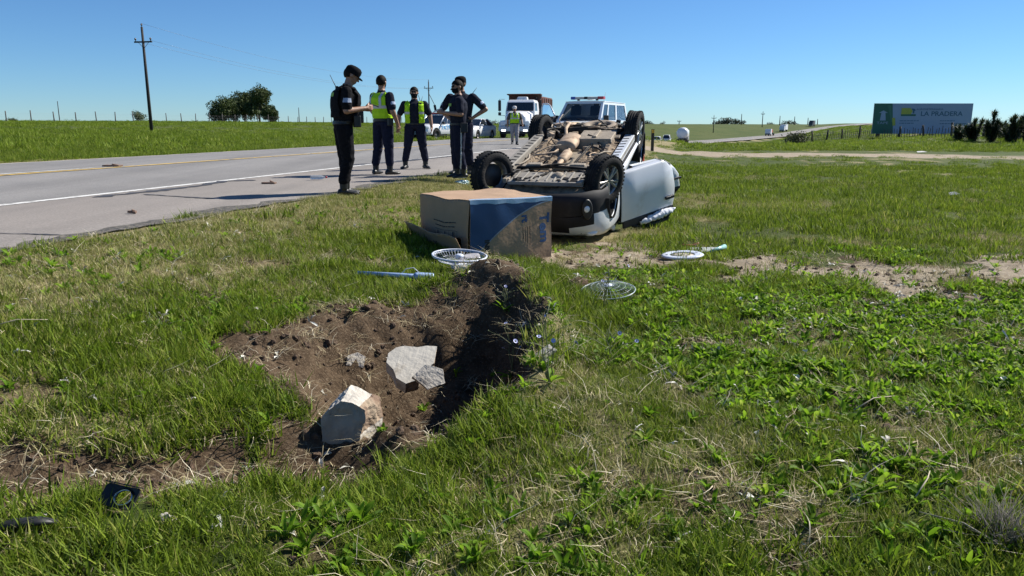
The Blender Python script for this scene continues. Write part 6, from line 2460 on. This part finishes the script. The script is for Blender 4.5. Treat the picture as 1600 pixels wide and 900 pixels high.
# strip of shiny tape along the near top edge
tp = MB()
for k in range(14):
    x0, x1 = W_ * k / 14, W_ * (k + 1) / 14
    tp.add([(x0, -.004, H_ - .035 - .006 * math.sin(k * 1.9)), (x1, -.004, H_ - .035 - .006 * math.sin((k + 1) * 1.9)), (x1, -.005, H_ + .008), (x0, -.005, H_ + .008), (x1, .03, H_ + .014), (x0, .03, H_ + .014)], [(0, 1, 2, 3), (3, 2, 4, 5)])
tp.build('tape_strip', TAPE, box)
# print on the flaps: short dark strokes and a crossed-tools symbol
for r_, (z, y0, y1) in enumerate(((.43, .26, .72), (.385, .28, .70))):
    y = y0
    while y < y1:
        e = y + random.uniform(.02, .07)
        MB().box((-.032, (y + e) / 2, z), (.001, e - y, .010)).build('small_print', CINK, box)
        y = e + .012
pf = MB()
for y0, y1 in ((.22, .38), (.39, .55), (.56, .72)):
    pf.box((-.0365, (y0 + y1) / 2, .345), (.001, y1 - y0, .003)).box((-.0365, (y0 + y1) / 2, .275), (.001, y1 - y0, .003)).box((-.0365, y0, .31), (.001, .003, .07)).box((-.0365, (y0 + y1) / 2, .31), (.001, .02, .045))
pf.build('pictogram_row', CINK, box)
MB().box((-.125, .50, .185), (.002, .012, .12), (R(30), R(-29), 0)).box((-.125, .50, .185), (.002, .012, .12), (R(-30), R(-29), 0)).build('cross_symbol', CINK, box)


def batter(root, amp=.022, freq=2.3):
    """dent a box: split long edges of every panel and print, then shift all of them by the same noise field"""
    for o in root.children:
        bm = bmesh.new()
        bm.from_mesh(o.data)
        L = o.matrix_local.copy()
        bmesh.ops.triangulate(bm, faces=bm.faces[:])
        for _ in range(5):
            es = [e for e in bm.edges if e.calc_length() > .07]
            if not es:
                break
            bmesh.ops.subdivide_edges(bm, edges=es, cuts=1)
            bmesh.ops.triangulate(bm, faces=bm.faces[:])
        Li = L.inverted()
        for v in bm.verts:
            p = L @ v.co
            n1 = mnoise.noise_vector(p * freq)
            n2 = mnoise.noise_vector(p * 6.5 + Vector((3, 1, 7)))
            p = p + n1 * amp + n2 * amp * .25
            v.co = Li @ p
        bm.to_mesh(o.data)
        bm.free()
        for m_ in o.modifiers:
            if m_.type == 'BEVEL':
                m_.show_render = False


bpy.context.view_layer.update()
batter(box)

# pedestal fan head lying face up on the soil mound
def wire_ring(mb, r, z, wr, n=40, c=(0, 0)):
    mb.tube([(c[0] + r * math.cos(a), c[1] + r * math.sin(a), z) for a in np.linspace(0, 2 * math.pi, n + 1)], wr, 6, caps=False)


fp_ = at(718, 397, 7.05)
fan = thing('pedestal_fan', 'white fan head lying face up with its wire cage in front of the box', 'fan', (fp_.x, fp_.y, fp_.z - .02), (R(3), R(3), 0))
fan.scale = (1, 1, .62)
cg = MB()
for r_, z in ((.252, .02), (.245, -.01), (.20, -.06), (.15, -.085), (.10, -.10)):
    wire_ring(cg, r_, z, .006 if r_ > .249 else .003)
for k in range(48):
    a = 2 * math.pi * k / 48
    cg.tube([(math.cos(a) * .252, math.sin(a) * .252, .02), (math.cos(a) * .20, math.sin(a) * .20, -.06), (math.cos(a) * .06, math.sin(a) * .06, -.105)], .0022, 4, caps=False)
cg.build('cage', PLW, fan)
MB().lathe([(.245, -.004), (.258, -.004), (.260, .024), (.250, .028), (.245, .02)], n=48).build('rim_band', PLW, fan)
bl_m = nmat('smoky_blade', (.34, .33, .34), rough=.25, var=.05)
for k in range(3):
    a0 = 2 * math.pi * k / 3 + .5
    rows = []
    for i in range(7):
        r_ = .035 + .19 * i / 6
        sp_ = .55 * math.sin(math.pi * (.18 + .7 * i / 6)) + .12
        rows.append([(r_ * math.cos(a0 + sp_ * (q / 4 - .3)), r_ * math.sin(a0 + sp_ * (q / 4 - .3)), -.015 + .045 * (q / 4 - .5)) for q in range(5)])
    b_ = MB().loft(rows, caps=False, closed=False).build('blade', bl_m, fan)
    b_.modifiers.new('t', 'SOLIDIFY').thickness = .003
MB().lathe([(0, .035), (.028, .032), (.038, .015), (.040, -.03), (0, -.03)], n=20).build('hub', PLW, fan)
MB().lathe([(.0, -.10), (.075, -.10), (.085, -.14), (.07, -.19), (.045, -.21), (.035, -.27), (0, -.27)], n=20).build('motor_housing', PLW, fan)

a_, b_ = at(558, 417, 6.65), at(690, 409, 6.75)
for p in (a_, b_):
    p.z = gz(p.x, p.y) + .045
fpole = thing('fan_pole', 'bluish white fan stand tube lying on the grass left of the fan head', 'fan part', (a_.x, a_.y, a_.z))
d_ = b_ - a_
e1, e2, e3 = d_ * .62, d_ * .70, d_ * .97
MB().tube([V3(0, 0, 0), e1, e2], [.017, .024, .026], 12).build('tube', PLB, fpole)
MB().lathe([(0, 0), (.034, 0), (.037, .02), (.040, .06), (.041, .16), (.037, .17), (0, .17)], n=16).xform(Matrix.Translation(e2 * .96) @ d_.to_track_quat('Z', 'Y').to_matrix().to_4x4()).build('collar', PLB, fpole)
MB().tube([d_ * .52 + V3(0, 0, .02), d_ * .57 + V3(0, .02, .06), d_ * .66 + V3(0, .02, .075), d_ * .74 + V3(0, 0, .03)], .004, 6).build('cable', PLW, fpole)
MB().box(d_ * .04 + V3(0, .03, -.01), (.13, .05, .012), (0, 0, .35)).build('foot', PLW, fpole, bevel=.004)

# fan base and tube on the bare ground
q_ = on_ground(1066, 404, 5, 14)
fbs = thing('fan_stand', 'white oval fan base with screw holes lying on bare ground right of the wreck', 'fan part', (q_.x, q_.y, q_.z + .035), (R(4), R(-3), R(-8)))
MB().lathe([(.13, .012), (.15, .020), (.205, .018), (.225, .006), (.215, -.004), (.13, .0)], n=40).xform(Matrix.Diagonal((1.05, .85, 1, 1))).build('ring', PLW, fbs)
MB().lathe([(0, .002), (.128, .004), (.128, -.003), (0, -.004)], n=32).xform(Matrix.Diagonal((1.05, .85, 1, 1))).build('inner_plate', nmat('beige_plastic', (.42, .38, .32), rough=.5), fbs)
for a in (.4, 1.9, 3.3, 4.9):
    MB().lathe([(0, .021), (.014, .021), (.014, .012), (0, .012)], (math.cos(a) * .175, math.sin(a) * .15, 0), n=10).build('screw_hole', BLACKP, fbs)
q2 = on_ground(1098, 397, 5, 14)
ftb = thing('plastic_sheet', 'translucent pale plate with teal edge behind the white fan base', 'fan part', (q2.x, q2.y, q2.z + .055), (R(5), 0, R(4)))
MB().prism([(-.26, -.12), (.04, -.14), (.26, .0), (.24, .07), (-.14, .07)], 0, .012).build('plate', nmat('frosted_plastic', (.42, .43, .40), rough=.4, var=.06), ftb, bevel=.004)
MB().tube([(.04, -.145, .012), (.16, -.06, .02), (.27, .015, .03)], [.014, .022, .03], 10).build('edge_tube', nmat('teal_plastic', (.28, .48, .45), rough=.25, var=.1), ftb)
q3 = on_ground(1076, 386, 5, 14)
rp = MB()
rows = []
for i in range(9):
    f = i / 8
    rows.append([(-.13 + .26 * f, -.018, .012 + .05 * (f - .5) ** 2 * 2), (-.13 + .26 * f, .018, .012 + .05 * (f - .5) ** 2 * 2), (-.13 + .26 * f, .014, .03 + .06 * (f - .5) ** 2 * 2), (-.13 + .26 * f, -.014, .03 + .06 * (f - .5) ** 2 * 2)])
o = rp.loft(rows).build('lamp_fragment', nmat('red_plastic', (.38, .08, .05), rough=.3, var=.15), None)
o.location = q3
tag(o, 'curved red lamp fragment behind the white fan base', 'car part')
q4 = on_ground(1024, 387, 5, 14)
o = MB().box((0, 0, .02), (.17, .05, .02), (0, .12, .1)).box((.06, .0, .035), (.07, .04, .015), (0, -.2, .3)).jitter(.01, 9, 2).build('trim_fragment', BLACKP, None, bevel=.004)
o.location = q4
tag(o, 'thin black trim strip left of the red lamp fragment', 'car part')

q5 = on_ground(950, 466, 3, 12)
gr = thing('fan_grille', 'loose pale wire fan grille lying in the grass right of the crater', 'fan part', (q5.x, q5.y, q5.z + .075), (R(7), R(-4), 0))
cg = MB()
for r_, z in ((.235, .0), (.20, .02), (.15, .035), (.10, .042), (.05, .046)):
    wire_ring(cg, r_, z, .005 if r_ > .23 else .0017)
cg.build('ring_wires', CLW, gr)
cg = MB()
for k in range(36):
    a = 2 * math.pi * k / 36
    cg.tube([(math.cos(a) * .235, math.sin(a) * .235, 0), (math.cos(a) * .15, math.sin(a) * .15, .035), (math.cos(a) * .03, math.sin(a) * .03, .047)], .0015, 4, caps=False)
cg.build('radial_wires', CLW, gr)
MB().lathe([(0, .052), (.035, .050), (.04, .042), (0, .042)], n=16).build('badge', PLW, gr)


# concrete pieces
def chunk(name, label, cat, loc, rot, front, back, depth, mats, rough=.006, seed=0, sub=4):
    """a broken block: front and back outlines (same number of points) joined, split up and roughened"""
    n = len(front)
    bm = bmesh.new()
    vf = [bm.verts.new((x, 0, z)) for x, z in front]
    vb = [bm.verts.new((x, depth, z)) for x, z in back]
    ff = bm.faces.new(vf)
    fb = bm.faces.new(vb[::-1])
    for k in range(n):
        k2 = (k + 1) % n
        f = bm.faces.new((vf[k2], vf[k], vb[k], vb[k2]))
        f.material_index = 1 if (front[k][0] + front[k2][0]) / 2 > .06 else 0
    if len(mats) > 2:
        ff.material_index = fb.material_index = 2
    bmesh.ops.triangulate(bm, faces=[ff, fb])
    bmesh.ops.subdivide_edges(bm, edges=bm.edges[:], cuts=sub, use_grid_fill=True)
    bmesh.ops.triangulate(bm, faces=bm.faces[:])
    bmesh.ops.subdivide_edges(bm, edges=[e for e in bm.edges if e.calc_length() > .02], cuts=1)
    bmesh.ops.triangulate(bm, faces=bm.faces[:])
    bm.normal_update()
    for v in bm.verts:
        k = 2.2 if any(f.material_index == 1 for f in v.link_faces) else (1.6 if v.co.z > .2 else .6)
        v.co += v.normal * (mnoise.noise(v.co * 14 + V3(seed, 0, 0)) * rough * k + mnoise.noise(v.co * 45 + V3(seed, 3, 0)) * rough * .6 * k)
    bmesh.ops.recalc_face_normals(bm, faces=bm.faces[:])
    me = bpy.data.meshes.new(name)
    bm.to_mesh(me)
    bm.free()
    for m in mats:
        me.materials.append(m)
    o = bpy.data.objects.new(name, me)
    col.objects.link(o)
    o.location = loc
    o.rotation_euler = rot
    bv = o.modifiers.new('b', 'BEVEL')
    bv.width = .003
    bv.limit_method = 'ANGLE'
    bv.angle_limit = R(40)
    return tag(o, label, cat)


q6 = on_ground(545, 706, 2, 6)
dd = q6.y
u_ = dd / 1200 / 6.925 * 1.03      # metres per zoomed pixel at that distance


def zz(x, y, x0=470, y0=840):
    return ((x - x0) * u_, (y0 - y) * u_)


fr_o = [zz(155, 440), zz(250, 345), zz(390, 248), zz(500, 268), zz(590, 310), zz(652, 358), zz(640, 480), (zz(600, 640)), zz(545, 880), zz(400, 920), zz(180, 900)]
bk_o = [zz(185, 405), zz(300, 250), zz(440, 135), zz(560, 185), zz(690, 250), zz(785, 305), zz(800, 420), zz(815, 530), zz(770, 800), zz(520, 900), zz(260, 880)]
chunk('concrete_block', 'broken concrete block with rough brown side standing at the near edge of the crater', 'concrete block', (q6.x + .0, q6.y + .02, q6.z - .015), (R(-8), 0, R(4)), fr_o, [(x * .97, z * .98) for x, z in bk_o], .20, [CONC, CONCB, CONC_SHADE], .007, 3)

q7 = at(640, 565, 4.65)
slab_f = [(-.15, -.07), (-.17, .01), (-.14, .08), (-.09, .12), (.0, .145), (.06, .19), (.13, .21), (.165, .06), (.135, -.02), (.12, -.12), (.05, -.19), (-.03, -.17), (-.08, -.11)]
chunk('concrete_slab', 'pale broken concrete slab tilted inside the crater', 'concrete slab', (q7.x, q7.y, max(q7.z, gz(q7.x, q7.y) + .08)), (R(-58), R(16), R(-10)), slab_f, [(x * .98, z * .98) for x, z in slab_f], .12, [CONCS, CONCB], .0035, 8, 3).scale = (.88, .88, .88)
q8 = at(672, 590, 4.45)
chunk('concrete_fragment', 'flat dark concrete fragment leaning below the pale slab', 'concrete fragment', (q8.x, q8.y, max(q8.z, gz(q8.x, q8.y) + .05)), (R(-30), R(35), R(10)), [(-.10, -.05), (-.06, .06), (.05, .09), (.10, .02), (.02, -.07)], [(-.09, -.05), (-.06, .05), (.05, .08), (.09, .02), (.02, -.06)], .05, [CONC, CONC], .005, 11, 3)
q9 = at(693, 600, 4.35)
chunk('concrete_stake', 'narrow upright concrete sliver in the shadow of the crater wall', 'concrete fragment', (q9.x, q9.y, gz(q9.x, q9.y) + .10), (R(-14), R(-14), R(8)), [(-.028, -.14), (-.030, .08), (-.01, .11), (.028, .09), (.03, -.14)], [(-.025, -.14), (-.027, .08), (-.01, .10), (.026, .08), (.027, -.14)], .05, [CONC, CONC], .004, 15, 3)
q10 = on_ground(556, 563, 3, 8)
chunk('concrete_fragment', 'small half buried concrete fragment on the bare slope of the crater', 'concrete fragment', (q10.x, q10.y, q10.z + .0), (R(-30), R(10), R(20)), [(-.07, -.04), (-.06, .03), (.01, .06), (.07, .03), (.05, -.05)], [(-.06, -.04), (-.05, .03), (.01, .05), (.06, .03), (.05, -.05)], .06, [CONC, CONCB], .006, 19, 3)
q11 = on_ground(846, 566, 3, 8)
chunk('grey_board', 'small grey striped fragment in the weeds right of the crater', 'debris', (q11.x, q11.y, q11.z + .04), (R(-50), R(-25), R(30)), [(-.09, -.03), (-.08, .03), (.09, .035), (.10, -.025)], [(-.09, -.03), (-.08, .03), (.09, .035), (.10, -.025)], .015, [CONC, CONC], .004, 23, 3)

# black car fragments at the lower left
qa = on_ground(192, 800, 1.6, 5)
bz_ = thing('lamp_debris', 'black plastic lamp bezel with round opening lying in the grass at lower left', 'car part', (qa.x, qa.y, qa.z + .06), (R(42), R(6), R(-12)))
bz_.scale = (.72, .72, .72)
ringo = [(math.cos(a) * .048 + .015, math.sin(a) * .042) for a in np.linspace(0, 2 * math.pi, 28, endpoint=False)]
outo = []
for x, y in ringo:
    a = math.atan2(y, x - .015)
    k = 1 / max(abs(math.cos(a)) / .098, abs(math.sin(a)) / .058)
    outo.append((.0 + math.cos(a) * k, math.sin(a) * k))
pl = MB()
n = 28
pl.v = [(x, y, 0.0) for x, y in ringo] + [(x, y, .004 + .02 * abs(x) / .1) for x, y in outo] + [(x, y, -.012) for x, y in ringo] + [(x, y, -.010 + .02 * abs(x) / .1) for x, y in outo]
for k in range(n):
    k2 = (k + 1) % n
    for f in ((k, k2, n + k2, n + k), (2 * n + k2, 2 * n + k, 3 * n + k, 3 * n + k2), (n + k, n + k2, 3 * n + k2, 3 * n + k), (k2, k, 2 * n + k, 2 * n + k2)):
        pl.f.append(list(f)); pl.m.append(0); pl.sm.append(False)
pl.build('bezel', BLACKP, bz_)
MB().lathe([(.046, .002), (.052, .004), (.053, .012), (.046, .014)], (.015, 0, 0), n=28).xform(Matrix.Diagonal((1, .88, 1, 1))).build('chrome_ring', CHROME, bz_)
MB().box((.0, .062, .02), (.20, .006, .05), (.25, 0, 0)).build('flange', BLACKP, bz_)
qb = on_ground(30, 838, 1.6, 5)
o = MB().tube([(-.12, 0, .02), (-.03, .01, .045), (.06, .015, .05), (.12, .03, .035)], [.022, .026, .024, .012], 8, flat=.5).jitter(.008, 12, 2).build('bumper_trim', BLACKP, None)
o.location = (qb.x, qb.y, qb.z)
tag(o, 'black bumper trim strip at the lower left picture edge', 'car part')
qc = on_ground(258, 826, 1.6, 5)
chunk('grey_stone', 'small grey stone right of the lamp bezel', 'stone', (qc.x, qc.y, qc.z), (0, R(10), R(30)), [(-.025, -.02), (-.02, .05), (.005, .06), (.025, .03), (.025, -.02)], [(-.02, -.02), (-.018, .045), (.005, .05), (.022, .03), (.022, -.02)], .03, [CONC, CONC], .003, 31, 2)

# bottle on the road, crumpled bag by the wheel
qd = at(497, 280, 13.6)
bt = thing('plastic_bottle', 'clear plastic bottle with red cap lying on the road shoulder', 'bottle', (qd.x, qd.y, .045), (0, 0, R(12)))
PET = nmat('clear_plastic', (.55, .60, .66), rough=.1, var=.05, trans=.5, alpha=.8)
MB().lathe([(0, -.13), (.03, -.13), (.036, -.11), (.034, -.02), (.036, 0), (.034, .06), (.014, .11), (.013, .13), (0, .13)], axis='X', n=16).build('bottle_body', PET, bt)
MB().lathe([(0, .155), (.016, .155), (.016, .128), (0, .128)], axis='X', n=12).build('cap', REDL, bt)
qe = on_ground(724, 289, 6, 20)
mb = MB()
bm = bmesh.new()
bmesh.ops.create_icosphere(bm, subdivisions=4, radius=.10)
for v in bm.verts:
    v.co *= 1 + .7 * mnoise.noise(v.co * 14) + .3 * mnoise.noise(v.co * 40)
    v.co.z = v.co.z * .45
    v.co.x *= 1.3
me_ = bpy.data.meshes.new('crumpled_bag')
bm.to_mesh(me_)
bm.free()
me_.materials.append(nmat('pale_blue_film', (.42, .58, .62), rough=.15, var=.1, scale=20, spec=.8))
o = bpy.data.objects.new('crumpled_bag', me_)
col.objects.link(o)
o.location = (qe.x, qe.y, qe.z + .04)
tag(o, 'crumpled pale blue plastic bag beside the left front wheel', 'bag')
for px, py, w, lab in ((421, 287, .22, 'brown flattened scrap on the white edge line'), (176, 261, .35, 'brown flattened scrap on the centre of the road'), (207, 333, .10, 'small brown scrap on the near shoulder')):
    q = ray(px, py)
    y_ = (CAM_H - (.10 if py < 270 else .0)) / -(q.z / q.y)
    p = at(px, py, y_)
    o = MB().box((0, 0, .015), (w, w * .5, .025)).box((w * .2, 0, .03), (w * .4, w * .3, .02), (0, .3, .4)).jitter(.02, 8, px).build('road_scrap', nmat('brown_scrap', (.16, .10, .07), rough=.9), None, bevel=.006)
    o.location = (p.x, p.y, gz(p.x, p.y) + .045 if False else float(crown(float(road_t(np.array([p.x]), np.array([p.y]))[0]))) + .004)
    tag(o, lab, 'litter')
for px, py, s_, lab in ((1490, 310, .12, 'white scrap of paper in the grass below the billboard'), (1440, 240, .3, 'white scrap lying on the dirt track')):
    q = on_ground(px, py, 6, 70)
    o = MB().add([(-s_, -s_ * .5, .02), (s_ * .8, -s_ * .4, .05), (s_, s_ * .5, .03), (-s_ * .7, s_ * .5, .07), (0, 0, .09)], [(0, 1, 4), (1, 2, 4), (2, 3, 4), (3, 0, 4)]).build('paper_scrap', nmat('paper_white', (.6, .6, .58)), None)
    o.modifiers.new('t', 'SOLIDIFY').thickness = .004
    o.location = q + V3(0, 0, .05)
    tag(o, lab, 'litter')

# chicory plants with blue flowers on the right rim of the crater
STEM = leaf_stem = nmat('chicory_stem', (.13, .15, .06), rough=.7, var=.2)
PETAL = nmat('chicory_petal', (.36, .38, .66), rough=.5, var=.08)
CH = 'blue flowering chicory plants by the crater'


def chicory(label, px, py, h, seed, nfl):
    rr = random.Random(seed)
    b = on_ground(px, py, 2.5, 12)
    t = thing('chicory_plant', label, 'plant', b, (0, 0, rr.uniform(0, 6)), CH)
    mb = MB()
    tips = []
    for k in range(3):
        lean = Vector((rr.uniform(-.25, .25), rr.uniform(-.25, .25), 1)).normalized()
        hh = h * rr.uniform(.7, 1.1)
        pts = [Vector((0, 0, -.02))]
        for i in range(1, 6):
            pts.append(lean * hh * i / 5 + Vector((rr.uniform(-.02, .02), rr.uniform(-.02, .02), 0)))
        mb.tube(pts, [.0045, .004, .0035, .003, .0025, .002], 5)
        tips.append(pts[-1])
        for q in range(3):
            p = pts[2 + q]
            e = p + Vector((rr.uniform(-.16, .16), rr.uniform(-.16, .16), rr.uniform(.02, .12)))
            mb.tube([p, p.lerp(e, .5) + V3(0, 0, .015), e], [.0025, .002, .0015], 4)
            tips.append(e)
            mb.sphere(e, .006, 6, 4)
    mb.build('stem', STEM, t)
    lf = rosette_mesh('leaf', 9, .15, .03, .9, LEAF_M, wav=.3)
    o = bpy.data.objects.new('leaves', lf)
    col.objects.link(o)
    o.parent = t
    rr.shuffle(tips)
    for p in tips[:nfl]:
        fb_ = MB()
        for k in range(12):
            a = 2 * math.pi * k / 12
            d = Vector((math.cos(a), math.sin(a), .25))
            s_ = Vector((-math.sin(a), math.cos(a), 0)) * .0045
            fb_.add([d * .003 - s_ * .4, d * .003 + s_ * .4, d * .017 + s_, d * .0185, d * .017 - s_], [(0, 1, 2, 3, 4)])
        f_ = fb_.build('flower', PETAL, t, fix=False)
        f_.location = p
        f_.scale = (.72, .72, .72)
        f_.rotation_euler = (rr.uniform(.2, 1.1), rr.uniform(-.5, .5), rr.uniform(0, 6))
for a in (('tall chicory leaning over the dark hole', 800, 590, .48, 1, 4), ('chicory on the near right rim beside the grey fragment', 858, 600, .40, 2, 5), ('chicory standing behind the loose fan grille', 945, 490, .42, 3, 4),
          ('chicory on the soil mound below the box', 790, 486, .22, 4, 3), ('chicory further right in the weeds', 950, 566, .22, 5, 3)):
    chicory(*a)

# dry grey tuft at the lower right
DRYB = nmat('grey_dry_stem', (.17, .155, .125), rough=.9, var=.25, scale=30)
qf = on_ground(1572, 850, 1.5, 5)
dt = thing('dry_shrub', 'grey dried up shrub at the lower right picture edge', 'shrub', qf)
mb = MB()
for k in range(420):
    a, el = random.uniform(0, 6.283), random.uniform(.05, 1.5)
    d = Vector((math.cos(a) * math.cos(el), math.sin(a) * math.cos(el), math.sin(el)))
    ln_ = random.uniform(.08, .20)
    b0 = Vector((random.uniform(-.07, .07), random.uniform(-.07, .07), 0))
    mid = b0 + d * ln_ * .5
    e = mid + (d + Vector((random.gauss(0, .5), random.gauss(0, .5), random.gauss(0, .4)))) * ln_ * .45
    mb.tube([b0, mid, e], [.0016, .0012, .0006], 3)
mb.build('stems', DRYB, dt)
# broken dead stalks lying on the grass at the right
for i, (px, py, ln_, rz, lab) in enumerate(((1365, 645, .34, .55, 'long pale dead stalk lying on the grass at right'), (1440, 775, .26, .9, 'pale dead stalk above the dry shrub'), (1500, 850, .30, 2.2, 'pale dead stalk left of the dry shrub'), (30, 520, .30, .5, 'pale dead stalk at the left picture edge'))):
    q = on_ground(px, py, 1.5, 9)
    o = MB().tube([(-ln_ / 2, 0, .05), (0, random.uniform(-.03, .03), .08), (ln_ / 2, 0, .06)], [.0035, .003, .0018], 5).build('dead_stalk', nmat('dead_stalk', (.42, .36, .25), rough=.8), None)
    o.location = q
    o.rotation_euler = (0, 0, rz)
    tag(o, lab, 'stalk')
